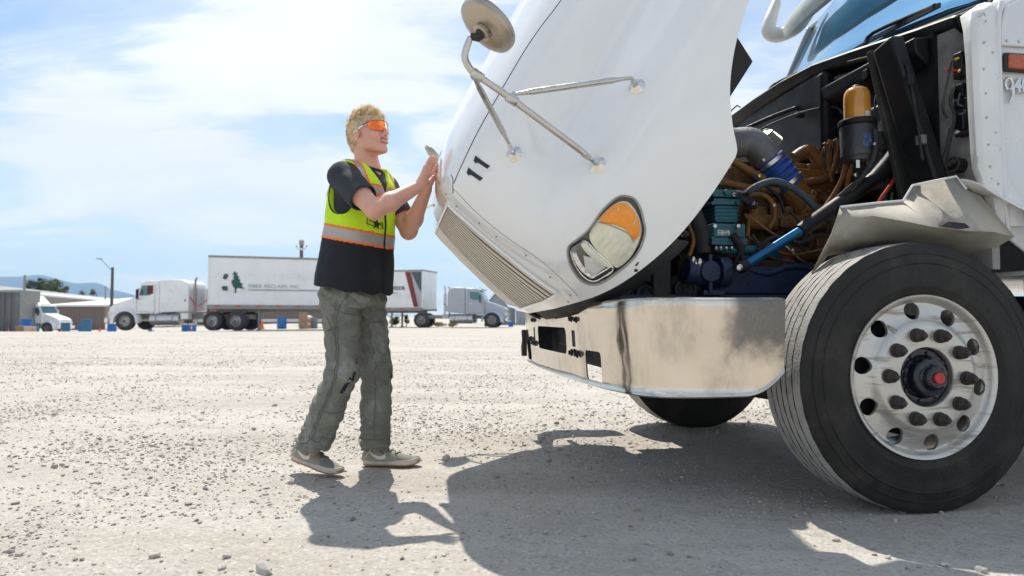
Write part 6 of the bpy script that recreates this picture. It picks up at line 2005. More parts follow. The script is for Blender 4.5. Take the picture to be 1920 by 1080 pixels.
seam('side_seam', [leg_pt(k, hR, kR, aR, -.15) for k in (.05, .4, .8, 1.1, 1.5, 1.92)])
seam('side_seam', [leg_pt(k, hR, kR, aR, -.02) for k in (.05, .4, .8, 1.1, 1.5, 1.92)], .0014)
seam('side_seam', [leg_pt(k, hL, kL, aL, .15) for k in (.3, .6, .9, 1.3, 1.9)])
seam('knee_patch_seam', [leg_pt(.22, hR, kR, aR, .0), leg_pt(.20, hR, kR, aR, .7), leg_pt(.22, hR, kR, aR, 1.4)], .0018)
seam('knee_patch_seam', [leg_pt(1.55, hR, kR, aR, .0), leg_pt(1.57, hR, kR, aR, .7), leg_pt(1.55, hR, kR, aR, 1.4)], .0018)
seam('knee_patch_seam', [leg_pt(.30, hL, kL, aL, .5), leg_pt(.30, hL, kL, aL, 1.3)], .0016)
seam('pocket_seam', [leg_pt(-.05, hR, kR, aR, .55), leg_pt(.06, hR, kR, aR, .25), leg_pt(.16, hR, kR, aR, .1)], .0018)
seam('pocket_seam', [leg_pt(.28, hR, kR, aR, -.65), leg_pt(.46, hR, kR, aR, -.30), leg_pt(.62, hR, kR, aR, -.02)], .0018)
seam('tool_loop', [leg_pt(.44, hR, kR, aR, -.6), leg_pt(.42, hR, kR, aR, .02)], .0042)
seam('hem_seam', [leg_pt(1.93, hR, kR, aR, a) for a in np.linspace(-1.6, 1.6, 7)], .0020)
seam('hem_seam', [leg_pt(1.93, hL, kL, aL, a) for a in np.linspace(-1.6, 1.6, 7)], .0020)
# torn knees: dark slits with frayed threads
M_tear = pm('torn_hole_shadow', (.022, .022, .022), .95, 0, .3, 60)
M_thread = pm('frayed_thread', (.36, .36, .33), .9, 0, .1, 60)
rq = random.Random(8)
for (k, ang, w, h, legs) in ((1.12, .95, .010, .030, 0), (1.20, .75, .014, .040, 0), (1.28, .62, .009, .022, 0), (1.02, 1.15, .010, .014, 0), (.86, 1.1, .006, .010, 0), (1.10, 1.30, .008, .022, 1), (.95, 1.0, .006, .010, 1)):
    L3 = (hR, kR, aR) if legs == 0 else (hL, kL, aL); c = leg_pt(k, *L3, ang); P = []
    for a in np.linspace(0, 2 * math.pi, 15)[:-1]:
        j = 1 + rq.uniform(-.3, .3); P.append(snap(leg_pt(k + math.sin(a) * h * 2.4 * j, *L3, ang + math.cos(a) * w * 11 * j), .0022))
    mb = MB(); mb.v = P; mb.f = [tuple(range(len(P)))]; mb.m = [0]; o = mb.build('tear', M_tear, pants, smooth=0)
    th = MB()
    for q in range(9):
        a = rq.uniform(0, 6.28); p0 = np.array(snap(leg_pt(k + math.sin(a) * h * 2.2, *L3, ang + math.cos(a) * w * 10), .002)); p1 = p0 + np.array([rq.uniform(-.006, .01), -.006, rq.uniform(-.012, .006)])
        th.tube([tuple(p0), tuple((p0 + p1) / 2 + np.array([0, -.003, 0])), tuple(p1)], .0007, 4)
    th.build('frayed_threads', M_thread, pants)

# ---------------------------------------------------------------- shoes
M_shoe = pm('olive_grey_suede', (.29, .275, .225), .85, 0, .12, 18, bump=.3, bscale=260, dirt=(.40, .37, .31), dirt_amt=.4, dscale=12)
M_shoe2 = pm('olive_grey_toe', (.21, .21, .18), .85, 0, .12, 18, bump=.3, bscale=260)
M_sole = pm('dusty_offwhite_sole', (.55, .48, .40), .7, 0, .08, 30, dirt=(.30, .25, .20), dirt_amt=.4, dscale=20)
M_gum = pm('gum_outsole', (.33, .17, .09), .7, 0, .1, 40, dirt=(.4, .36, .3), dirt_amt=.5, dscale=20)
M_sw = pm('cream_leather', (.72, .69, .62), .5, 0, .05, 40)
M_lace = pm('olive_laces', (.07, .085, .07), .8, 0, .2, 80)


def make_shoe():
    root = empty('shoe', parent=MAN)
    Fd = Field((-.05, -.07, -.005), (.32, .07, .15), .0034)
    # length .295 along +x from the heel; profile of half widths and tops
    for x, w, top in ((.035, .030, .088), (.06, .034, .090), (.09, .035, .086), (.12, .037, .078), (.15, .041, .066), (.18, .044, .055), (.21, .045, .046), (.235, .043, .040), (.255, .036, .034), (.268, .026, .028)):
        Fd.ell((x, 0, top * .35), [(1, 0, 0), (0, 1, 0), (0, 0, 1)], (.042, w, top * .68), .02)
    Fd.cap((.045, 0, .06), (.050, 0, .105), .033, .037, .015); Fd.cap((.10, 0, .07), (.075, 0, .095), .030, .030, .02)
    Fd.cap((.060, 0, .085), (.052, 0, .16), .029, .036, .003, None, 's')
    sl = Fd.reg((-9, -9, -9), (9, 9, .022)); X, Y, Z = Fd.pts(sl); Fd.put(sl, (Z - .020) + 0 * X + 0 * Y, 0, 's')
    V, Q = Fd.mesh(); V = relax(V, Q, 1, .4); up = np_mesh('upper', V, Q, M_shoe); up.parent = root
    up.data.materials.append(M_shoe2); c = V[Q].mean(1)
    mi_ = np.zeros(len(Q), np.int32); mi_[(c[:, 0] > .19) & (c[:, 2] < .075)] = 1; up.data.polygons.foreach_set('material_index', mi_)
    outl = []
    pf = [(0, .0), (.004, .016), (.018, .030), (.05, .0365), (.10, .037), (.15, .043), (.20, .049), (.235, .0475), (.265, .038), (.285, .022), (.293, .0)]
    xs_ = [p[0] for p in pf]; fx = smooth_interp([(i, p[0]) for i, p in enumerate(pf)]); fw_ = smooth_interp([(i, p[1]) for i, p in enumerate(pf)])
    T = np.linspace(0, len(pf) - 1, 40); loop = [(float(fx(t)), float(fw_(t))) for t in T] + [(float(fx(t)), -float(fw_(t))) for t in T[::-1][1:-1]]
    def toe(x): return max(0, (x - .22) / .073) ** 2 * .012
    mb = MB(); mb.grid([[(x * 1 , y, .008 + toe(x)) for x, y in loop], [(x, y * 1.02, .014 + toe(x)) for x, y in loop], [(x, y * 1.01, .024 + toe(x)) for x, y in loop], [(x * .99 + .001, y * .93, .030 + toe(x)) for x, y in loop], [(x * .97 + .004, y * .75, .030 + toe(x)) for x, y in loop]], closed=True)
    mb.build('midsole', M_sole, root, smooth=50)
    mb = MB(); mb.grid([[(x * .98 + .003, y * .6, .001 + toe(x)) for x, y in loop], [(x * .99 + .001, y * .97, .001 + toe(x)) for x, y in loop], [(x, y * 1.025, .004 + toe(x)) for x, y in loop], [(x, y * 1.02, .0085 + toe(x)) for x, y in loop]], closed=True)
    n = len(loop); mb.f.append(tuple(range(n))); mb.m.append(0); mb.build('outsole', M_gum, root, smooth=50)
    bv = BVHTree.FromPolygons([tuple(p) for p in V], [tuple(map(int, q)) for q in Q])
    def sn(x, y, z, off=.0015):
        h = bv.ray_cast(Vector((x, y * 2, z)), Vector((0, -y, 0)).normalized()); 
        p = h[0] if h[0] is not None else bv.find_nearest(Vector((x, y, z)))[0]
        return (p.x, p.y + math.copysign(off, y), p.z)
    for s_ in (1, -1):
        # curved check-shaped side mark
        topc = [(.035, .080), (.062, .060), (.092, .050), (.110, .053), (.121, .064)]; botc = [(.035, .080), (.058, .050), (.094, .034), (.124, .041), (.122, .064)]
        ft = smooth_interp([(i, p[0]) for i, p in enumerate(topc)]); fz_ = smooth_interp([(i, p[1]) for i, p in enumerate(topc)])
        gt = smooth_interp([(i, p[0]) for i, p in enumerate(botc)]); gz_ = smooth_interp([(i, p[1]) for i, p in enumerate(botc)])
        rows_ = []
        for t in np.linspace(0, 4, 22): rows_.append([sn(float(ft(t)) * (1 - q) + float(gt(t)) * q, s_ * .05, float(fz_(t)) * (1 - q) + float(gz_(t)) * q, .0018) for q in (0, .5, 1)])
        MB().grid(rows_).build('side_mark', M_sw, root, smooth=180)
        MB().tube([sn(x, s_ * .05, z) for x, z in ((.012, .035), (.03, .055), (.045, .075), (.05, .095))], .0016, 5).build('heel_seam', M_sw, root)
        MB().tube([sn(x, s_ * .05, z, .001) for x, z in ((.20, .030), (.185, .045), (.165, .060))], .0012, 5).build('toe_seam', M_shoe2, root)
    lc = MB()
    for i in range(6):
        x = .098 + i * .017; a = Vector((x, -.022, .2)); P = []
        for y in np.linspace(-.022, .022, 7):
            h = bv.ray_cast(Vector((x + (.006 if i % 2 else -.006) * y / .022, y, .2)), Vector((0, 0, -1))); P.append((h[0].x, h[0].y, h[0].z + .003) if h[0] is not None else (x, y, .06))
        lc.tube(P, .0028, 6)
    lc.tube([(.095, -.02, .088), (.088, -.045, .092), (.105, -.050, .075), (.12, -.046, .060)], .0022, 6, sm=3); lc.tube([(.095, .02, .088), (.09, .045, .095), (.11, .048, .08), (.125, .044, .065)], .0022, 6, sm=3)
    lc.build('laces', M_lace, root)
    return root


shoe = make_shoe()
shoe2 = copy_tree(shoe, MAN)


def set_shoe(o, heel, toe_, roll=0.0):
    heel, toe_ = Vector(heel), Vector(toe_); x = (toe_ - heel).normalized(); z = Vector((0, 0, 1)); y = z.cross(x).normalized(); z = x.cross(y)
    M = Matrix((x, y, z)).transposed().to_4x4(); M = M @ Matrix.Rotation(roll, 4, 'X')
    M.translation = heel - Vector(PB); o.matrix_local = M


set_shoe(shoe, (-1.072, 3.365, .062), (-.808, 3.262, .004))
set_shoe(shoe2, (-.757, 3.505, .004), (-.470, 3.490, .006))

# ---------------------------------------------------------------- hair
M_hair = pm('blond_hair', (.86, .70, .47), .5, 0, .30, 30, spec=.4)
M_hair_d = pm('dark_blond_roots', (.52, .39, .24), .65, 0, .25, 30)
HR_ = Field(HC - .17, HC + .19, .0042)
HR_.ell(HP(-.014, 0, .030), HM, (.103, .080, .089), .01); HR_.ell(HP(-.043, 0, -.005), HM, (.064, .074, .070), .02); HR_.cap(HP(-.068, 0, -.03), HP(-.056, 0, -.070), .040, .026, .02)
HR_.ell(HP(.080, 0, -.030), HM, (.095, .12, .072), .006, 's')      # face
for s_ in (1, -1): HR_.ell(HP(.006, s_ * .092, -.030), HM, (.050, .036, .050), .006, 's')
HR_.noise(lambda p: folds(p, .004, 42, 42, 42, 71) + folds(p, .003, 90, 90, 90, 72), .03)
hv, hq = HR_.mesh(PB); hair = np_mesh('hair', hv, hq, M_hair_d); hair.parent = MAN
hN, _ = normals(hv, hq)
rh = np.random.default_rng(3); pick = rh.choice(len(hv), 9000, replace=False)
SV, SF = [], []
cc = 0
for i in pick:
    p = hv[i] + PB - HC; n = hN[i]; a, b, c = p @ hf, p @ hr, p @ hu
    if a > .075 and c < .03: continue
    if n @ (-hf * .3 + hu) < -.75: continue
    if a > -.03 and c < .018 and abs(b) > .045: continue
    topness = np.clip((c - .045) / .06, 0, 1); ln_ = .011 + .028 * topness + rh.uniform(0, .010)
    comb = (hf * .95 + hu * .30) * topness + (-hu * 1.0 - hf * .30) * (1 - topness)
    tuft = np.array([math.sin(p[0] * 130 + 3 * math.sin(p[1] * 90)), math.sin(p[1] * 120 + 2), math.sin(p[2] * 140 + p[0] * 60)]) * .42
    d0 = unit(n * (.25 + .45 * topness) + comb * .8 + tuft * .6 + rh.normal(size=3) * .12); d1 = unit(n * .05 + comb * 1.0 + tuft + rh.normal(size=3) * .2)
    p0 = hv[i] - n * .004; p1 = p0 + d0 * ln_ * .55; p2 = p1 + d1 * ln_ * .6
    u = unit(np.cross(d0, rh.normal(size=3))); w = .0016
    vs = [p0 - u * w, p0 + u * w, p1 - u * w * .85, p1 + u * w * .85, p2]
    SV += vs; SF += [(cc, cc + 1, cc + 3, cc + 2)]; SF += [(cc + 2, cc + 3, cc + 4, cc + 4)]; cc += 5
me = bpy.data.meshes.new('hair_strands'); me.from_pydata([tuple(p) for p in SV], [], [f if f[2] != f[3] else f[:3] for f in SF]); me.materials.append(M_hair); me.shade_smooth()
ho = bpy.data.objects.new('hair_strands', me); COL.objects.link(ho); ho.parent = hair
# eyebrow, just above the glasses
for s_ in (1,):
    MB().tube([tuple(HP(.094 - abs(t) * .3, t, .034 + .004 * math.cos(t * 60)) - PB) for t in (.012, .024, .036, .046)], [.003, .0035, .003, .0015], 6).build('eyebrow', M_hair, MAN)

# ---------------------------------------------------------------- sunglasses
M_shade = pm('orange_mirror_lens', (.98, .16, .006), .08, .45, .03, 8, rvar=.02, coat=.8, dirt=(.98, .40, .02), dirt_amt=.8, dscale=12, dedge=(.50, .60))
n_ = M_shade.node_tree.nodes; l_ = M_shade.node_tree.links
sg = empty('sunglasses', parent=MAN)


def GL(ang, z, R0=.083):
    """wrap-round shield; ang from straight ahead towards his right"""
    return tuple(HP(.022 + R0 * math.cos(ang) * 1.03 - .10 * max(0, -z) * .4, R0 * math.sin(ang), z) - PB)


rows_ = []
A_ = np.linspace(-1.05, 1.05, 45)
for q in np.linspace(0, 1, 12):
    row = []
    for a in A_:
        top = .0335 - .006 * (abs(a) / 1.05) ** 3
        low = -.0185 + .030 * math.exp(-(a / .155) ** 2) + .014 * (abs(a) / 1.05) ** 5
        row.append(GL(a, top + (low - top) * q))
    rows_.append(row)
lens = MB().grid(rows_).build('lens', M_shade, sg, smooth=180, flip=True)
sm_ = lens.modifiers.new('shell', 'SOLIDIFY'); sm_.thickness = .0018; sm_.offset = 0
M_frame = pm('red_frame', (.55, .03, .03), .3, 0, .05, 20); M_temple = pm('white_temple', (.80, .80, .80), .35, 0, .04, 20)
MB().tube([GL(a, .0335 - .006 * (abs(a) / 1.05) ** 3, .0835) for a in A_], .0018, 6).build('top_rim', M_frame, sg)
for s_ in (1, -1):
    MB().grid([[tuple(HP(*p) - PB) for p in ((.068, s_ * .0735, .028), (.045, s_ * .0790, .022), (.015, s_ * .0815, .014), (-.012, s_ * .0825, .008), (-.028, s_ * .082, -.002))],
               [tuple(HP(*p) - PB) for p in ((.068, s_ * .0735, .018), (.045, s_ * .0790, .013), (.015, s_ * .0815, .006), (-.012, s_ * .0825, .001), (-.030, s_ * .082, -.008))]]).build('temple_arm', M_temple, sg).modifiers.new('shell', 'SOLIDIFY').thickness = .004
    MB().box((0, 0, 0), (.001, .001, .001)) if False else None
    MB().tube([tuple(HP(.060, s_ * .0775, .021) - PB), tuple(HP(.040, s_ * .0815, .0165) - PB)], .0025, 6).build('temple_mark', M_num, sg)
    MB().tube([GL(s_ * 1.02, .026, .0845), tuple(HP(.060, s_ * .0765, .023) - PB)], [.0065, .0055], 8).build('hinge', M_frame, sg)

# ================================================================== far side of the yard
def bx_(u, Y):
    """x of photograph column u at distance Y"""
    return (u - 960) / 1280 * Y


def bz_(v, Y):
    """height of photograph row v at distance Y"""
    return 0.754 + (594 - v) / 1280 * Y


M_tw = pm('distant_white_paint', (.80, .81, .82), .35, 0, .04, 1.5, dirt=(.45, .43, .40), dirt_amt=.3, dscale=1.2, coat=.3)
M_ts = pm('distant_silver_paint', (.40, .42, .47), .35, .2, .05, 1.5, dirt=(.35, .33, .30), dirt_amt=.3, dscale=1.5)
M_tl = pm('silver_blue_paint', (.42, .50, .62), .35, .1, .05, 1.5)
M_tg = pm('truck_window_glass', (.10, .20, .22), .06, .3, .1, 3, rvar=.02)
M_tint = pm('dark_red_curtain', (.14, .02, .03), .8, 0, .2, 5)
M_tank = pm('scuffed_tank_alu', (.55, .55, .55), .3, .9, .08, 6)
M_rail = pm('grey_trailer_rail', (.30, .29, .28), .6, .3, .15, 5, dirt=(.2, .17, .14), dirt_amt=.4)
M_redtape = pm('red_reflector', (.55, .05, .05), .4, 0, .1, 20)
M_tyre2 = pm('distant_tyre', (.045, .045, .047), .85, 0, .2, 6, dirt=(.16, .15, .14), dirt_amt=.4, dscale=3)
M_rim2 = pm('distant_rim', (.52, .51, .49), .4, .6, .1, 12, dirt=(.25, .22, .19), dirt_amt=.5, dscale=8)


def small_wheel(parent, x, y, r=.52, w=.28, side=-1, name='wheel', dark=False):
    wl_ = empty(name, (x, y, r), parent=parent)
    MB().lathe([(r * .56, 0), (r * .60, .012), (r * .92, .004), (r * .985, .03), (r, .06), (r, w - .06), (r * .985, w - .03), (r * .9, w), (r * .55, w)], (0, 0, 0), (0, -side, 0), 36).build('tyre', M_tyre2, wl_, smooth=40)
    mb = MB(); mb.lathe([(r * .57, .0), (r * .585, .008), (r * .54, .03), (r * .50, .06), (r * .40, .035), (r * .36, .02), (r * .20, .02), (r * .19, -.02), (1e-5, -.035)], (0, 0, 0), (0, -side, 0), 32)
    rm = mb.build('rim', M_rim2, wl_, smooth=30)
    hh = MB()
    for k in range(8):
        a = 2 * math.pi * k / 8; c = (r * .465 * math.cos(a), side * -.046, r * .465 * math.sin(a)); hh.lathe([(.038, -.006), (.038, .006), (1e-5, .006)], c, (0, -side, 0), 10)
    for k in range(10):
        a = 2 * math.pi * k / 10; c = (r * .28 * math.cos(a), side * -.02, r * .28 * math.sin(a)); hh.lathe([(.016, -.0), (.012, -.03), (1e-5, -.03)], c, (0, -side, 0), 6)
    hh.lathe([(r * .13, -.01), (r * .13, -.05), (r * .08, -.07), (1e-5, -.07)], (0, 0, 0), (0, -side, 0), 14)
    hh.build('hand_holes', M_dark, rm)
    return wl_


def tractor(loc, rz, label, paint, paint2, side, sleeper=2.0, deflector=False, sc=1.0, day=False, curtain=False, tandem=True):
    """road tractor facing +X, front axle at the origin; side = -1/+1 is the flank turned to the camera"""
    root = empty('semi_truck', loc, rz, label, 'truck', 'trucks parked along the far edge of the yard'); root.scale = (sc, sc, sc)
    y1 = 1.10
    # hood: lofted across, wheel arch cut into the flank polygon
    def arch(r, n=11): return [(r * math.cos(a), .50 + r * math.sin(a)) for a in np.linspace(0, math.pi, n)]
    hoodp = [(1.02, .55), (1.06, .80), (1.03, 1.10), (.98, 1.28), (.80, 1.42), (.30, 1.60), (-.30, 1.80), (-.52, 1.90), (-.52, .95), (-.60, .55)] + [(-.58, .50)] + arch(.60)[::-1][1:-1] + [(.60, .50)]
    top = [(1.0, 1.25), (.80, 1.42), (.30, 1.60), (-.30, 1.80), (-.52, 1.90)]
    MB().prism(hoodp, -y1 * .80, y1 * .80, 'xz').build('hood', paint, root, bevel=.05, seg=3)
    for s in (1, -1):
        ring = [(.61 * math.cos(a), .50 + .61 * math.sin(a)) for a in np.linspace(-.15, math.pi + .1, 16)]; out = [(.80 * math.cos(a) + .06, .50 + .70 * math.sin(a)) for a in np.linspace(-.15, math.pi + .1, 16)]
        out = [(max(min(p[0], 1.05), -.80), p[1]) for p in out]
        MB().grid([[(p[0], s * .80, p[1] + .03) for p in out], [(p[0], s * y1 * 1.0, p[1] - .03) for p in out], [(p[0], s * y1 * 1.09, p[1] - .02) for p in ring], [(p[0], s * y1 * 1.05, p[1] - .06) for p in ring]]).build('fender', paint2, root, smooth=50)
        MB().box((.86, s * .78 - .14, .86), (1.07, s * .78 + .14, 1.04)).build('headlight', M_lens, root, bevel=.04)
    MB().box((1.045, -.42, .72), (1.075, .42, 1.26)).build('grille', M_chrome, root, bevel=.02)
    MB().box((.92, -1.16, .42), (1.14, 1.16, .70)).build('bumper', M_chrome if not day else paint, root, bevel=.05)
    # cab and sleeper
    rear = -.80 - 1.05 if day else -.80 - .95 - sleeper
    cabp = [(-.52, .92), (-.52, 1.90), (-.83, 2.62), (-1.10, 2.72), (-1.85, 2.74), (-1.85, .92)]
    MB().prism(cabp, -y1, y1, 'xz').build('cab', paint, root, bevel=.05, seg=3)
    if not day:
        sl = [(-1.86, .98), (-1.86, 2.76), (-2.6, 2.80), (rear + .30, 2.76), (rear + .10, 2.62), (rear, 2.3), (rear, 1.05)]
        so = MB().prism(sl, -y1 - .01, y1 + .01, 'xz').build('sleeper', paint, root, bevel=.06, seg=3)
        for s in (1, -1):
            MB().box((-2.95, s * (y1 + .012) - .006, 2.0), (-2.70, s * (y1 + .012) + .006, 2.4)).build('vent_panel', paint, so, bevel=.004)
            MB().box((-3.3, s * (y1 + .012) - .006, 1.15), (-2.3, s * (y1 + .012) + .006, 1.55)).build('locker_door', paint, so, bevel=.004)
            MB().box((-3.32, s * (y1 + .02) - .01, 1.60), (-3.26, s * (y1 + .02) + .01, 1.70)).build('latch', M_black, so)
    ws_ = [(-.545, 1.93), (-.835, 2.58)]
    MB().prism([(-.515, 1.93), (-.800, 2.58), (-.86, 2.56), (-.58, 1.91)], -y1 + .10, y1 - .10, 'xz').build('windshield', M_tg, root)
    MB().bar((-.72, -y1 + .05, 2.66), (-.72, y1 - .05, 2.66), .22, .06).build('sun_visor', paint, root, bevel=.02)
    for s in (1, -1):
        w = MB().prism([(-.74, 1.92), (-.90, 2.46), (-1.52, 2.48), (-1.52, 2.02), (-1.30, 1.92)], s * (y1 + .002), s * (y1 + .012), 'xz').build('side_window', M_tg, root)
        if curtain and s == side: MB().prism([(-1.18, 1.96), (-1.22, 2.46), (-1.50, 2.46), (-1.50, 2.04)], s * (y1 + .013), s * (y1 + .02), 'xz').build('curtain', M_tint, root)
        MB().tube([(-1.62, s * (y1 + .012), 1.0), (-1.62, s * (y1 + .012), 2.55)], .008, 6).tube([(-.62, s * (y1 + .012), 1.05), (-.62, s * (y1 + .012), 1.85)], .008, 6).tube([(-.62, s * (y1 + .012), 1.05), (-1.62, s * (y1 + .012), 1.0)], .008, 6).build('door_seam', M_rail, root)
        MB().box((-1.55, s * (y1 + .02) - .015, 1.62), (-1.42, s * (y1 + .02) + .015, 1.67)).build('door_handle', M_chrome, root)
        mr = MB(); mr.box((-.80, s * 1.34 - .10, 1.72), (-.74, s * 1.34 + .10, 2.25)); mr.tube([(-.78, s * 1.10, 2.28), (-.78, s * 1.34, 2.25)], .018, 6).tube([(-.78, s * 1.10, 1.72), (-.78, s * 1.34, 1.72)], .018, 6); mr.build('side_mirror', M_black if side == s else M_chrome, root, bevel=.01)
        if not day:
            tk = MB().tube([(-1.35, s * .82, .62), (-2.95, s * .82, .62)], .33, 22).build('fuel_tank', M_tank, root)
            for x in (-1.7, -2.6): MB().lathe([(.335, -.03), (.345, -.02), (.345, .02), (.335, .03)], (x, s * .82, .62), (1, 0, 0), 22).build('tank_strap', M_rail, tk)
            MB().box((-3.45, s * .62, .62), (-3.02, s * 1.08, .95)).build('tool_box', paint, root, bevel=.02)
        else: MB().box((-1.75, s * .6, .45), (-.95, s * 1.02, .85)).build('fuel_tank', M_tank, root, bevel=.06)
        MB().tube([(rear - .22, s * .80, .85), (rear - .22, s * .80, 1.5), (rear - .22, s * .80, 2.35)], [.055, .10, .10], 12).tube([(rear - .22, s * .80, 2.3), (rear - .22, s * .80, 2.75), (rear - .30, s * .80, 2.93)], .058, 10).build('exhaust_stack', M_tank if paint is not M_tw else M_rail, root)
        small_wheel(root, 0, s * 1.16, .52, .29, s)
        for x in ((-4.82, -6.10) if tandem else (-4.95,)): small_wheel(root, x, s * 1.18, .52, .56, s)
    MB().box((-6.6 if tandem else -5.6, -.42, .62), (.95, .42, .88)).build('frame_rail', M_rail, root)
    MB().tube([(-.95, -.5, 2.80), (-.95, .5, 2.80)], .03, 6).tube([(-.95, -.3, 2.73), (-.95, -.3, 2.82)], .015, 6).tube([(-.95, .3, 2.73), (-.95, .3, 2.82)], .015, 6).build('roof_horn', M_chrome, root)
    if deflector: MB().prism([(-.95, 2.74), (-1.15, 2.80), (-1.95, 3.62), (-1.90, 2.78)], -.85, .85, 'xz').build('air_deflector', paint, root, bevel=.08, seg=3)
    return root


def trailer(loc, rz, label, length, rear_wheels=True, tape=8, w=2.6, z0=1.28, z1=4.10):
    """box trailer; origin under the front corner nearest the camera, running along +X, width along +Y"""
    root = empty('box_trailer', loc, rz, label, 'trailer', 'box trailers at the far edge of the yard')
    MB().box((0.03, .03, z0 + .02), (length - .03, w - .03, z1 - .03)).build('box_body', M_tw, root)
    rl = MB(); rl.box((0, 0, z1 - .12), (length, .04, z1)).box((0, w - .04, z1 - .12), (length, w, z1)).box((0, 0, z1 - .10), (.04, w, z1 + .002)); rl.build('top_rail', M_rail, root, bevel=.006)
    br = MB(); br.box((0, -.012, z0 - .10), (length, .03, z0 + .13)).box((0, w - .03, z0 - .10), (length, w, z0 + .12)); br.build('bottom_rail', M_rail, root, bevel=.006)
    ps = MB(); ps.box((-.01, -.008, z0 + .12), (.07, .06, z1 - .12)); ps.build('corner_post', M_tw, root, bevel=.01)
    n = int(length / .61)
    seam_ = None
    for k in range(1, n + 1):                                   # raised panel joints
        if seam_ is None: seam_ = MB().box((-.012, .018, z0 + .13), (.012, .0305, z1 - .12)).build('panel_joint', M_tw, root); o = seam_
        else: o = copy_part(seam_, root)
        o.location = (k * .61, 0, 0)
    t0 = None
    for k in range(tape):
        if t0 is None: t0 = MB().box((0, -.018, z0 + .03), (.28, -.0125, z0 + .10)).build('red_tape', M_redtape, root); o = t0
        else: o = copy_part(t0, root)
        o.location = (.35 + k * 1.05, 0, 0)
    lg = MB()
    for y in (.45, w - .45): lg.box((2.55, y - .06, .05), (2.67, y + .06, z0)); lg.box((2.48, y - .14, .0), (2.74, y + .14, .05))
    lg.bar((2.61, .45, .9), (2.61, w - .45, .9), .05, .05); lg.bar((2.61, .45, .6), (3.4, .45, z0), .05, .05); lg.build('landing_gear', M_rail, root)
    fr = MB(); fr.box((.4, .8, z0 - .25), (length - .3, .95, z0 - .10)); fr.box((.4, w - .95, z0 - .25), (length - .3, w - .8, z0 - .10)); fr.build('chassis_beam', M_rail, root)
    if rear_wheels:
        for x in (length - 1.5,):
            small_wheel(root, x, -.02 + .02, .52, .56, -1); small_wheel(root, x, w, .52, .56, 1)
    return root


def text_on(root, s, size, mat, x, z, y=-.0, sx=1.0, shear=0.0, bold=0.0, name='lettering'):
    o = text_part(s, size, mat, root, name, .002, shear, sx, bold); o.rotation_euler = (R(90), 0, 0); o.location = (x, y, z); return o


M_navyp = pm('faded_navy_print', (.06, .085, .10), .6, 0, .2, 6)
M_greenp = pm('dark_green_print', (.015, .09, .075), .6, 0, .15, 6)
M_greyp = pm('faded_grey_print', (.30, .33, .36), .6, 0, .2, 6)
M_maroon = pm('maroon_print', (.20, .03, .04), .6, 0, .15, 6)
M_charp = pm('charcoal_print', (.085, .095, .105), .6, 0, .15, 6)
M_roofw_ = pm('white_print', (.62, .63, .64), .5, 0, .04, 6)
M_silverp = pm('silver_print', (.42, .43, .45), .5, 0, .1, 6)

# white sleeper truck with its box trailer, left of the man
Y1 = 37.2
tractor((bx_(234, Y1), Y1 + 1.2, 0), R(180 - 1), 'white sleeper truck facing left, coupled to the trailer with the pine tree emblem', M_tw, M_tw, 1, sleeper=1.72, curtain=True)
TR = trailer((bx_(389, 36.9), 36.9, 0), R(19), 'white box trailer with green pine tree emblem and FIBER RECLAIM, INC lettering', 9.2)
text_on(TR, 'FIBER RECLAIM, INC.', .27, M_greyp, 2.05, 2.36, .012, sx=1.12)
MB().box((2.05, .008, 2.20), (7.9, .018, 2.27)).build('underline_stripe', M_greyp, TR)
pine = [(1.36, 3.26), (1.42, 3.14), (1.50, 3.16), (1.46, 3.02), (1.58, 2.96), (1.52, 2.86), (1.64, 2.78), (1.60, 2.68), (1.76, 2.54), (1.70, 2.44), (1.86, 2.28), (1.50, 2.34), (1.42, 2.20), (1.44, 2.06), (1.34, 2.06), (1.36, 2.26), (1.26, 2.48), (1.34, 2.58), (1.16, 2.66), (1.22, 2.78), (1.32, 2.82), (1.26, 2.94), (1.34, 3.02), (1.22, 3.08)]
MB().prism(pine, .006, .016, 'xz').build('tree_emblem', M_greenp, TR)
for poly in ([(.78, 3.02), (.86, 3.12), (1.0, 3.08), (1.0, 2.92), (.90, 2.78), (.74, 2.84)], [(.68, 2.34), (.76, 2.44), (1.0, 2.42), (1.0, 2.18), (.76, 2.18)], [(1.18, 2.62), (1.30, 2.70), (1.38, 2.52), (1.28, 2.38)]):
    MB().prism(poly, .004, .014, 'xz').build('arrow_emblem', M_navyp, TR)
hd = MB().box((.12, .5, 3.8), (.30, .56, 3.86)); hd.build('marker_plate', M_rail, TR)
# air lines between cab and trailer
MB().tube([(bx_(352, Y1), Y1 + .2, 1.9), (bx_(368, Y1), Y1 + .1, 1.35), (bx_(392, Y1), Y1 - .2, 1.7)], .025, 6, sm=5).build('air_line', M_redp, TR).matrix_parent_inverse = TR.matrix_basis.inverted()
# second rig, facing right
T2 = trailer((bx_(792, 48.2), 48.2, 0), R(180 - 17), 'white box trailer with maroon and charcoal corner stripe, right of the man', 8.6)
T2.scale = (1, -1, 1)
MB().prism([(.90, 3.95), (.05, 3.95), (.05, 2.35)], .006, .014, 'xz').build('charcoal_triangle', M_charp, T2)
MB().prism([(.93, 3.95), (.91, 3.95), (.05, 2.33), (.05, 1.46), (.31, 1.46), (.72, 3.10)], .006, .0145, 'xz').build('silver_stripe', M_silverp, T2)
MB().prism([(1.37, 3.95), (.94, 3.95), (.73, 3.10), (.32, 1.46), (.67, 1.46)], .004, .013, 'xz').build('maroon_stripe', M_maroon, T2)
MB().prism([(.66, 3.42), (.20, 3.42), (.30, 3.55), (.45, 3.80), (.55, 3.58)], .015, .020, 'xz').build('mountain_mark', M_roofw_, T2)
text_on(T2, 'UNIVEDOR', .36, M_charp, 2.90, 2.68, .012, sx=-.86, shear=-.3, bold=.012)
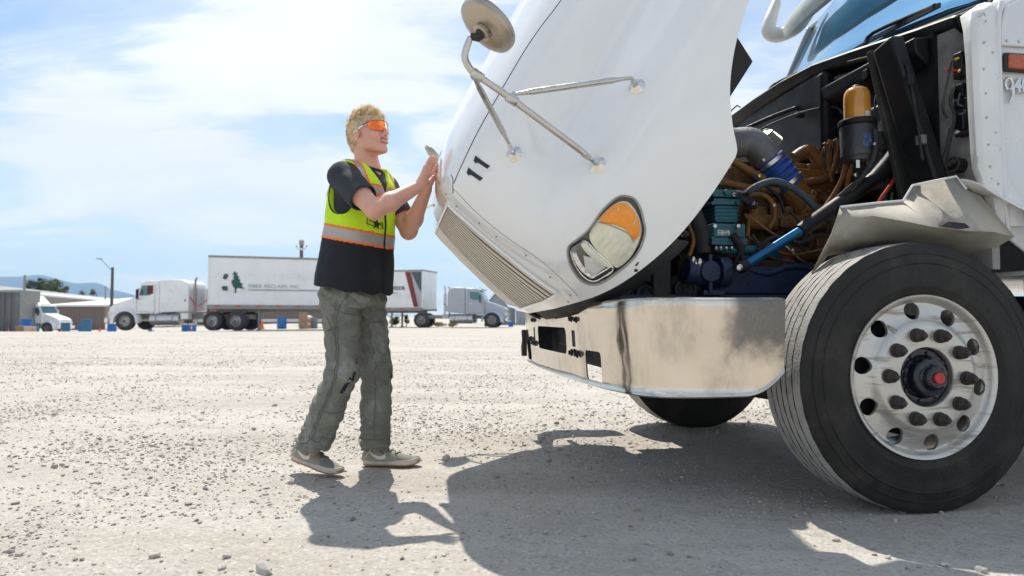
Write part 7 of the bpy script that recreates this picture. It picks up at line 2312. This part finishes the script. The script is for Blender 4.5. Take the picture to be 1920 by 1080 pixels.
text_on(T2, 'TRANSPORT', .13, M_charp, 2.60, 2.40, .012, sx=-.9)
tractor((bx_(925, 47.0), 47.0 + 1.1, 0), R(-6), 'silver blue sleeper truck facing right, beside the grey gabled building', M_ts, M_tl, -1, sleeper=1.35, tandem=False)
for nm in ('silver',): pass
# small white day-cab truck far left
tractor((bx_(92, 52), 52 + .8, -.50), R(-3), 'small white day cab truck with roof air deflector behind the blue drums', M_tw, M_tw, -1, day=True, deflector=True, sc=.80)

# ---------------------------------------------------------------- buildings
M_brown = pm('brown_ribbed_steel', (.215, .165, .14), .6, 0, .08, .8, dirt=(.15, .12, .10), dirt_amt=.3, dscale=.4)
M_roofw = pm('white_metal_roof', (.66, .65, .64), .45, 0, .04, .6)
M_greyb = pm('blue_grey_siding', (.30, .335, .37), .6, 0, .05, .8)
M_taupe = pm('taupe_steel', (.27, .235, .205), .6, 0, .07, .6)
M_redroof = pm('rusty_red_roof', (.30, .15, .12), .7, 0, .1, .6)


def ribbed_wall(a, b, z0, z1, mat, parent, name='wall', pitch=.55, depth=.05, top=None):
    """corrugated wall from a to b (xy), real ribs"""
    a, b = Vector((*a, 0)), Vector((*b, 0)); d = (b - a); L = d.length; d.normalize(); n = Vector((d.y, -d.x, 0)); k = int(L / pitch); rows_ = []
    for i in range(k):
        for t, o in ((0, 0), (.55, 0), (.65, depth), (.9, depth)):
            s = min((i + t) * pitch, L); p = a + d * s + n * o; zt = z1 if top is None else z1 + (top - z1) * s / L
            rows_.append([(p.x, p.y, z0), (p.x, p.y, zt)])
    rows_.append([(b.x, b.y, z0), (b.x, b.y, z1 if top is None else top)])
    return MB().grid(rows_).build(name, mat, parent, smooth=0)


b1 = empty('warehouse', (bx_(0, 68), 68, 0), 0, 'long brown steel warehouse with shallow white roof at far left', 'building')
mi1 = lambda x, y: (x - b1.location.x, y - b1.location.y)
A1, A2 = mi1(bx_(-160, 58), 58), mi1(bx_(215, 128), 128)
ribbed_wall(A1, A2, -.6, bz_(546, 68) + .15, M_taupe, b1)
za, zb = bz_(546, 68) + .15, bz_(546, 68) + .15
MB().add([(A1[0], A1[1] - .5, za), (A2[0] + .4, A2[1] - .5, zb), (A2[0] - 4, A2[1] + 11, zb + .50), (A1[0] - 4, A1[1] + 11, za + .50), (A1[0], A1[1] - .5, za + .22), (A2[0] + .4, A2[1] - .5, zb + .22), (A2[0] - 4, A2[1] + 11, zb + .75), (A1[0] - 4, A1[1] + 11, za + .75)],
         [(0, 1, 2, 3), (4, 5, 6, 7), (0, 1, 5, 4), (1, 2, 6, 5), (2, 3, 7, 6), (3, 0, 4, 7)]).build('roof', M_roofw, b1, smooth=0)
for u, Y in ((45, 76), (197, 118)): x, y = mi1(bx_(u, Y), Y); MB().tube([(x, y, 3.4), (x, y, 5.4 if u == 45 else 6)], .12, 8).build('roof_vent', M_rail, b1)
b2 = empty('brown_shed', (bx_(150, 66), 66, 0), 0, 'low brown corrugated shed with white roof edge behind the small white truck', 'building')
x0, x1 = bx_(92, 66) - b2.location.x, bx_(262, 72) - b2.location.x
zt = bz_(575, 66)
ribbed_wall((x0, 0), (x1, 0), -.6, zt, M_brown, b2, pitch=.30)
MB().add([(x0 - .3, -.4, zt), (x1 + .3, -.4, zt), (x1 + .3, 9, zt + 1.0), (x0 + 3.5, 9, zt + 1.0), (x0 - .3, -.4, zt + .16), (x1 + .3, -.4, zt + .16), (x1 + .3, 9, zt + 1.16), (x0 + 3.5, 9, zt + 1.16)],
         [(0, 3, 2, 1), (4, 5, 6, 7), (0, 1, 5, 4), (1, 2, 6, 5), (2, 3, 7, 6), (3, 0, 4, 7)]).build('roof', M_roofw, b2, smooth=0)
b3 = empty('storage_building', (bx_(470, 78), 78, 0), 0, 'low brown building with pale base running behind the pine tree trailer', 'building')
x0, x1 = bx_(262, 78) - b3.location.x, bx_(640, 78) - b3.location.x
ribbed_wall((x0, 0), (x1, 0), -.2, bz_(584, 78), M_brown, b3, pitch=.5)
MB().box((x0, -.35, bz_(604, 78)), (x1, -.25, bz_(598, 78))).build('white_rail', M_roofw, b3)
MB().box((x0, -.2, bz_(584, 78)), (x1, 6, bz_(581, 78))).build('roof', M_redroof, b3)
MB().prism([(bx_(352, 78) - b3.location.x, bz_(583, 78)), (bx_(372, 78) - b3.location.x, bz_(568, 78)), (bx_(455, 78) - b3.location.x, bz_(568, 78)), (bx_(470, 78) - b3.location.x, bz_(583, 78))], 0, 6, 'xz').build('raised_roof', M_redroof, b3)
b4 = empty('grey_gabled_building', (bx_(950, 64), 64, 0), 0, 'blue grey steel building with gable, right of the silver truck', 'building')
X = lambda u, Y=64: bx_(u, Y) - b4.location.x
g = [(X(917), -.1), (X(917), bz_(566, 64)), (X(939), bz_(539, 64)), (X(966), bz_(556, 64)), (X(966), -.1)]
MB().prism(g, 0, 14, 'xz').build('wall', M_greyb, b4, smooth=0)
MB().prism([(X(915), bz_(567, 64)), (X(939), bz_(538, 64)), (X(939), bz_(535.5, 64)), (X(913), bz_(567, 64))], -.3, 14.3, 'xz').build('roof', M_roofw, b4, smooth=0)
ribbed_wall((X(967), -1.5), (X(1240), -1.5), -.1, bz_(555, 62), M_greyb, b4, pitch=.45, name='side_wall')
MB().box((X(966.5), -1.6, bz_(555, 62)), (X(1240), 8, bz_(552, 62))).build('side_roof', M_roofw, b4)
MB().tube([(X(954), -1.8, 1.0), (X(954), -1.8, bz_(532, 62))], .10, 10).build('flue_pipe', M_rail, b4)
# dark container and pale tank at the far left edge
c1 = empty('dark_container', (bx_(0, 50), 50, -.5), R(8), 'dark grey corrugated container with pale roof at the left edge', 'container')
ribbed_wall((-3, 0), (1.42, 0), 0, 3.05, pm('dark_grey_steel', (.13, .135, .14), .6, 0, .2, .5, dirt=(.28, .28, .27), dirt_amt=.5, dscale=.5), c1, pitch=.42, depth=.09)
MB().box((-3, -.1, 3.05), (1.5, 2.4, 3.22)).box((1.36, -.04, 0), (1.5, 2.4, 3.05)).build('frame', M_rail, c1)
c2 = empty('pale_tank', (bx_(48, 53), 53.5, -.5), 0, 'tall pale grey tank between the dark container and small truck', 'tank')
MB().lathe([(.001, 0), (.62, 0), (.62, 3.0), (.60, 3.1), (.30, 3.22), (1e-5, 3.25)], (0, 0, 0), (0, 0, 1), 28).build('tank_shell', pm('pale_tank_paint', (.52, .55, .58), .5, 0, .06, 1), c2)
for z in (.8, 1.6, 2.4): MB().lathe([(.62, -.03), (.635, 0), (.62, .03)], (0, 0, z), (0, 0, 1), 28).build('hoop', M_rail, c2)

# ---------------------------------------------------------------- street lamp, utility pole
lp = empty('street_lamp', (bx_(209.5, 60), 60, -.5), 0, 'street lamp with long curved arm left of the white sleeper truck', 'street lamp')
zt = bz_(501, 60) + .5
M_wood = pm('weathered_pole_wood', (.10, .085, .075), .85, 0, .2, 3)
MB().tube([(0, 0, 0), (0, 0, zt)], [.15, .11], 12).build('pole', M_wood, lp)
MB().tube([(0, 0, zt - .35), (-.35, 0, zt + .0), (-.75, 0, zt + .42), (-1.05, 0, zt + .72)], .035, 8, sm=5).build('arm', M_rail, lp)
MB().box((-1.42, -.14, zt + .70), (-.98, .14, zt + .80)).build('lamp_head', M_rail, lp, bevel=.04)
up = empty('utility_pole', (bx_(564, 58), 58, 0), 0, 'wooden utility pole with insulators rising behind the pine tree trailer', 'utility pole')
zt = bz_(450, 58)
MB().tube([(0, 0, 0), (0, 0, zt)], [.17, .14], 12).build('pole', M_wood, up)
MB().box((-.16, -.2, zt - .45), (.16, .2, zt)).build('pole_cap', M_rail, up, bevel=.03)
for s in (1, -1):
    b_ = MB().tube([(0, 0, zt - .72), (s * .30, 0, zt - .74), (s * .42, 0, zt - .55)], .05, 8, sm=3).build('insulator_arm', M_roofw, up)
    MB().lathe([(.03, 0), (.09, .03), (.05, .06), (.09, .09), (.05, .12), (.07, .15), (1e-5, .2)], (s * .42, 0, zt - .58), (0, 0, 1), 12).build('insulator', pm('insulator_glaze', (.40, .40, .36), .3), up)
MB().lathe([(.20, 0), (.24, .05), (.24, .14), (.18, .18)], (0, 0, zt - .86), (0, 0, 1), 14).build('collar', M_roofw, up)
pst = MB().tube([(0, 0, 0), (0, 0, bz_(540, 44))], .11, 10).build('wooden_post', pm('tan_post_wood', (.33, .22, .12), .8, 0, .2, 4)); pst.location = (bx_(718.5, 44), 44, 0)
tag(pst, 'tan wooden post between the man and the striped trailer', 'post')

# ---------------------------------------------------------------- drums, cones, buckets, boxes
M_blue = pm('blue_drum_plastic', (.010, .13, .42), .45, 0, .10, 2, dirt=(.03, .10, .2), dirt_amt=.4, dscale=2)
M_teald = pm('faded_teal_drum_plastic', (.035, .15, .27), .55, 0, .1, 2)
M_greyd = pm('grey_blue_bin_plastic', (.13, .18, .20), .6, 0, .1, 2)
M_cone = pm('cone_orange_red', (.75, .10, .05), .5, 0, .06, 5)
M_buck = pm('white_bucket', (.70, .70, .68), .5, 0, .05, 5)


def drum(u0, u1, v0, v1, Y, mat, label):
    x = bx_((u0 + u1) / 2, Y); r = (u1 - u0) / 1280 * Y / 2; zb = float(ground_h(np.array([x]), np.array([Y]))[0]); h = bz_(v0, Y) - zb
    root = empty('plastic_drum', (x, Y, zb), 0, label, 'drum', 'blue plastic drums along the far edge of the yard')
    MB().lathe([(r * .90, 0), (r * .96, .03), (r * .97, h * .30), (r, h * .33), (r, h * .36), (r * .97, h * .39), (r * .97, h * .63), (r, h * .66), (r, h * .69), (r * .97, h * .72), (r * .95, h * .95), (r * .88, h * .985)], (0, 0, 0), (0, 0, 1), 24).build('drum_body', mat, root, smooth=40)
    MB().lathe([(r * .92, h * .96), (r * .99, h * .965), (r * .99, h * .995), (r * .90, h)], (0, 0, 0), (0, 0, 1), 24).build('lid_ring', M_rail if mat is M_greyd else mat, root)
    return root


drum(40, 60, 598, 613, 46, M_blue, 'bright blue drum beside the dark container, with boxes at its foot')
drum(62, 73, 608, 622, 44, M_teald, 'narrow blue drum at the rear wheel of the small white truck')
drum(116, 132, 605, 622, 45, M_teald, 'dull teal drum just in front of the small truck nose')
drum(148, 155, 608, 622, 47, M_blue, 'thin bright blue drum behind the tall dark blue one')
drum(154, 172, 598, 622, 45, M_teald, 'tallest dull blue drum, standing alone left of the sleeper truck')
drum(203, 219, 607, 621, 42, M_blue, 'blue drum under the bumper of the white sleeper truck')
drum(279, 286, 611, 620, 42, M_blue, 'small blue drum under the fuel tank of the sleeper truck')
drum(342, 359, 600, 620, 41, M_blue, 'bright blue drum between sleeper cab and drive wheels')
drum(361, 369, 604, 620, 43, M_blue, 'narrower blue drum right beside the one behind the sleeper cab')
drum(520, 538, 595, 619, 43, M_blue, 'bright blue drum under the pine tree trailer by its landing legs')
drum(583, 596, 596, 618, 44, M_greyd, 'grey green bin next to the trailer rear wheel')
drum(953, 963, 604, 613, 52, M_blue, 'small blue drum by the nose of the silver truck')


def cone(u, v, hpx, Y, label):
    x = bx_(u, Y); zb = float(ground_h(np.array([x]), np.array([Y]))[0]); h = hpx / 1280 * Y * 1.35
    root = empty('traffic_cone', (x, Y, zb), 0, label, 'cone', 'red traffic cones at the far edge of the yard')
    MB().lathe([(h * .24, .04), (h * .05, h), (1e-5, h)], (0, 0, 0), (0, 0, 1), 14).build('cone_body', M_cone, root)
    MB().box((-h * .3, -h * .3, 0), (h * .3, h * .3, .04)).build('base', M_cone, root)


for u, h, Y, lb in ((18, 11, 43, 'leftmost cone, at the foot of the dark container'), (62, 12, 42, 'cone between the cardboard boxes and narrow blue drum'), (116, 11, 42, 'cone left of the teal drum by the small truck'), (188, 12, 44, 'cone left of the white bucket near the sleeper truck bumper'),
                    (289, 10, 40, 'cone under the sleeper truck fuel tank'), (316, 9, 40, 'cone under the sleeper cab rear locker'), (360, 10, 40, 'cone between the two drums ahead of the drive wheels'), (492, 12, 42, 'cone between the drive wheels and trailer landing legs')):
    cone(u, 620, h, Y, lb)
for u0, u1, h, Y, lb in ((133, 145, 9, 43, 'white bucket right of the small white truck'), (191, 203, 9, 42, 'white bucket in front of the sleeper truck bumper')):
    x = bx_((u0 + u1) / 2, Y); zb = float(ground_h(np.array([x]), np.array([Y]))[0]); r = (u1 - u0) / 2560 * Y; hh = h / 1280 * Y + .05
    o = MB().lathe([(r * .85, 0), (r, hh), (r * .96, hh), (r * .8, hh * .3), (1e-5, hh * .3)], (0, 0, 0), (0, 0, 1), 20).build('bucket', M_buck); o.location = (x, Y, zb); tag(o, lb, 'bucket')
for u0, u1, v0, Y, col, lb in ((30, 45, 611, 43, (.26, .17, .10), 'brown cardboard box left of the pale crate'), (46, 60, 612, 43, (.50, .43, .34), 'pale tan crate beside the brown box')):
    x = bx_(u0, Y); zb = float(ground_h(np.array([x]), np.array([Y]))[0]); w_ = (u1 - u0) / 1280 * Y; hh = bz_(v0, Y) - zb
    root = empty('box', (x, Y, zb), R(4), lb, 'box')
    MB().box((0, 0, 0), (w_, .5, hh * .9)).build('carton', pm('carton_' + lb[:5], col, .8, 0, .1, 3), root, bevel=.01); MB().box((-.01, -.01, hh * .9), (w_ + .01, .51, hh)).build('lid', pm('lid_' + lb[:5], tuple(c * 1.2 for c in col), .8), root)
# rolls and sacks under the trailer tail
st_ = empty('timber_roll', (bx_(569, 43), 43, 0), 0, 'brown upright roll under the tail of the pine tree trailer', 'roll')
MB().lathe([(.26, 0), (.28, .5), (.26, 1.15), (.10, 1.16), (1e-5, 1.10)], (0, 0, 0), (0, 0, 1), 20).build('roll_body', pm('roll_brown', (.30, .21, .14), .85, 0, .25, 5), st_)
for z in (.25, .85): MB().lathe([(.28, -.03), (.292, 0), (.28, .03)], (0, 0, z), (0, 0, 1), 20).build('strap', M_rail, st_)
sk = empty('stacked_sacks', (bx_(580, 44), 44, 0), 0, 'pale sacks with orange labels beside the brown roll', 'sacks')
for k in range(4): MB().ball((0, 0, .14 + k * .25), .22, 12, sc=(1.1, 1, .62 if False else 1)).build('sack', M_buck if k % 2 else pm('sack_orange_%d' % k, (.6, .25, .15), .8), sk)
for i, c in enumerate(sk.children): c.scale = (1, 1, .62); c.location = (0.03 * (-1) ** i, 0, .05 * i)

# ---------------------------------------------------------------- trees, shrubs, hills
M_leaf = pm('tree_leaves', (.050, .085, .030), .7, 0, .35, 2)
M_leaf2 = pm('pale_leaves', (.075, .115, .035), .7, 0, .3, 2)
M_bark = pm('bark', (.10, .08, .06), .9, 0, .2, 4)


def tree(u, vtop, wpx, Y, seed, label, mat=M_leaf, zb=-.5, cat='tree', name='tree', group='trees beyond the brown warehouse roof'):
    x = bx_(u, Y); zt = bz_(vtop, Y); w = wpx / 1280 * Y / 2; h = zt - zb
    root = empty(name, (x, Y, zb), 0, label, cat, group); r_ = np.random.default_rng(seed)
    tk = MB(); tk.tube([(0, 0, 0), (.05 * w, 0, h * .35), (0, 0, h * .8)], [h * .035, h * .024, h * .008], 8)
    for k in range(6): a = r_.uniform(0, 6.28); z = h * r_.uniform(.3, .65); tk.tube([(0, 0, z), (math.cos(a) * w * .35, math.sin(a) * w * .35, z + h * .12), (math.cos(a) * w * .7, math.sin(a) * w * .7, z + h * .26)], [h * .012, h * .008, h * .003], 6)
    tk.build('trunk', M_bark, root)
    V, F = [], []; n = 0
    cl = [(r_.normal() * w * .36, r_.normal() * w * .36, h * (.30 + .62 * r_.random() ** .9)) for _ in range(26)]
    cl = [(c[0] * (1.25 - c[2] / h * .75), c[1], c[2]) for c in cl]
    for c in cl:
        cr = w * r_.uniform(.22, .40)
        for q in range(150):
            d = r_.normal(size=3); d /= np.linalg.norm(d); p = np.array(c) + d * cr * r_.uniform(.55, 1.05) * np.array([1, 1, .85])
            if p[2] > h: continue
            u_ = r_.normal(size=3); u_ /= np.linalg.norm(u_); v_ = np.cross(d, u_); s_ = w * .060 * r_.uniform(.6, 1.3)
            V += [p - u_ * s_, p + v_ * s_ * .8, p + u_ * s_, p - v_ * s_ * .8]; F.append((n, n + 1, n + 2, n + 3)); n += 4
    cw = np_mesh('crown', np.array(V), np.array(F), mat, smooth=False); cw.parent = root
    return root


tree(54, 521, 34, 150, 1, 'small dark tree at the left of the tree group')
tree(76, 516, 38, 152, 2, 'tall rounded tree in the middle of the group', M_leaf)
tree(103, 519, 48, 148, 3, 'broadest tree of the group, right of the tallest one', M_leaf2)
tree(122, 533, 26, 150, 4, 'low tree at the right end of the group')
tree(153, 541, 24, 150, 5, 'low pale green treetop just above the shed roof', M_leaf2)
tree(174, 539, 22, 155, 6, 'small treetop left of the street lamp pole', M_leaf2)
for i, (u, vt, w, Y, lb) in enumerate(((742, 593, 22, 50, 'green weeds under the left part of the striped trailer'), (762, 588, 16, 50.5, 'taller green weeds by the striped trailer wheel'), (822, 604, 22, 51, 'dry yellow brush behind the trailer coupling'), (850, 605, 24, 51, 'dry yellow brush left of the silver truck tank'), (911, 606, 8, 46.4, 'small green tuft at the silver truck front wheel'))):
    o = tree(u, vt, w, Y, 20 + i, lb, M_leaf2 if i in (0, 1, 4) else pm('dry_brush_%d' % i, (.34, .30, .17), .8, 0, .2, 3), zb=0, cat='weeds', name='weeds', group='weeds under the right hand rig')
hl = []
ridge = [(-900, 560), (-500, 545), (-250, 530), (-80, 521), (0, 518), (45, 517), (65, 514.5), (82, 515.5), (100, 520), (118, 525), (140, 530), (158, 529.5), (175, 529), (192, 533), (208, 541), (225, 545.5), (240, 549), (262, 556), (290, 566), (330, 577), (380, 586), (450, 591), (700, 594)]
fr_ = smooth_interp(ridge); us = np.linspace(-900, 700, 260); YM = 5200.0
rows_ = []
for q in np.linspace(0, 1, 26):
    row = []
    for u in us:
        zt = max(0.754 + (594 - float(fr_(u))) / 1280 * YM, 0); Y = YM + (1 - q) * -900
        n_ = float(fbm(np.array([[u * .02 * 1.3, q * 3, 4.0]]), 4, 3)[0]) - .45
        x = (u - 960) / 1280 * YM
        row.append((x, Y + n_ * 250 * (1 - q), zt * (q ** .8) + n_ * 60 * q * (1 - q) * 3 - 4))
    rows_.append(row)
for u_ in (0,): rows_.append([(p[0], p[1] + 900, -40) for p in rows_[-1]])
hills = MB().grid(rows_).build('hills', pm('haze_blue_wooded_hillside', (.025, .070, .14), .95, 0, .25, .004, dirt=(.12, .12, .08), dirt_amt=.5, dscale=.003), None, smooth=180)  # blue of the distant air is put into the hillside colour itself
tag(hills, None, None, None, 'structure')

# ---------------------------------------------------------------- air between here and the hills
hz_ = MB().box((-7800, -500, -45), (7800, 6400, 560)).build('haze', None or M_white, None, smooth=0)
hz_.data.materials.clear()
mh = bpy.data.materials.new('haze_air'); mh.use_nodes = True
n_, l_ = mh.node_tree.nodes, mh.node_tree.links; n_.clear()
ho_ = n_.new('ShaderNodeOutputMaterial'); pv_ = n_.new('ShaderNodeVolumePrincipled')
pv_.inputs['Color'].default_value = (.48, .74, 1.0, 1); pv_.inputs['Density'].default_value = .00012; pv_.inputs['Anisotropy'].default_value = .2
l_.new(pv_.outputs[0], ho_.inputs['Volume'])
hz_.data.materials.append(mh); tag(hz_, None, None, None, 'stuff')
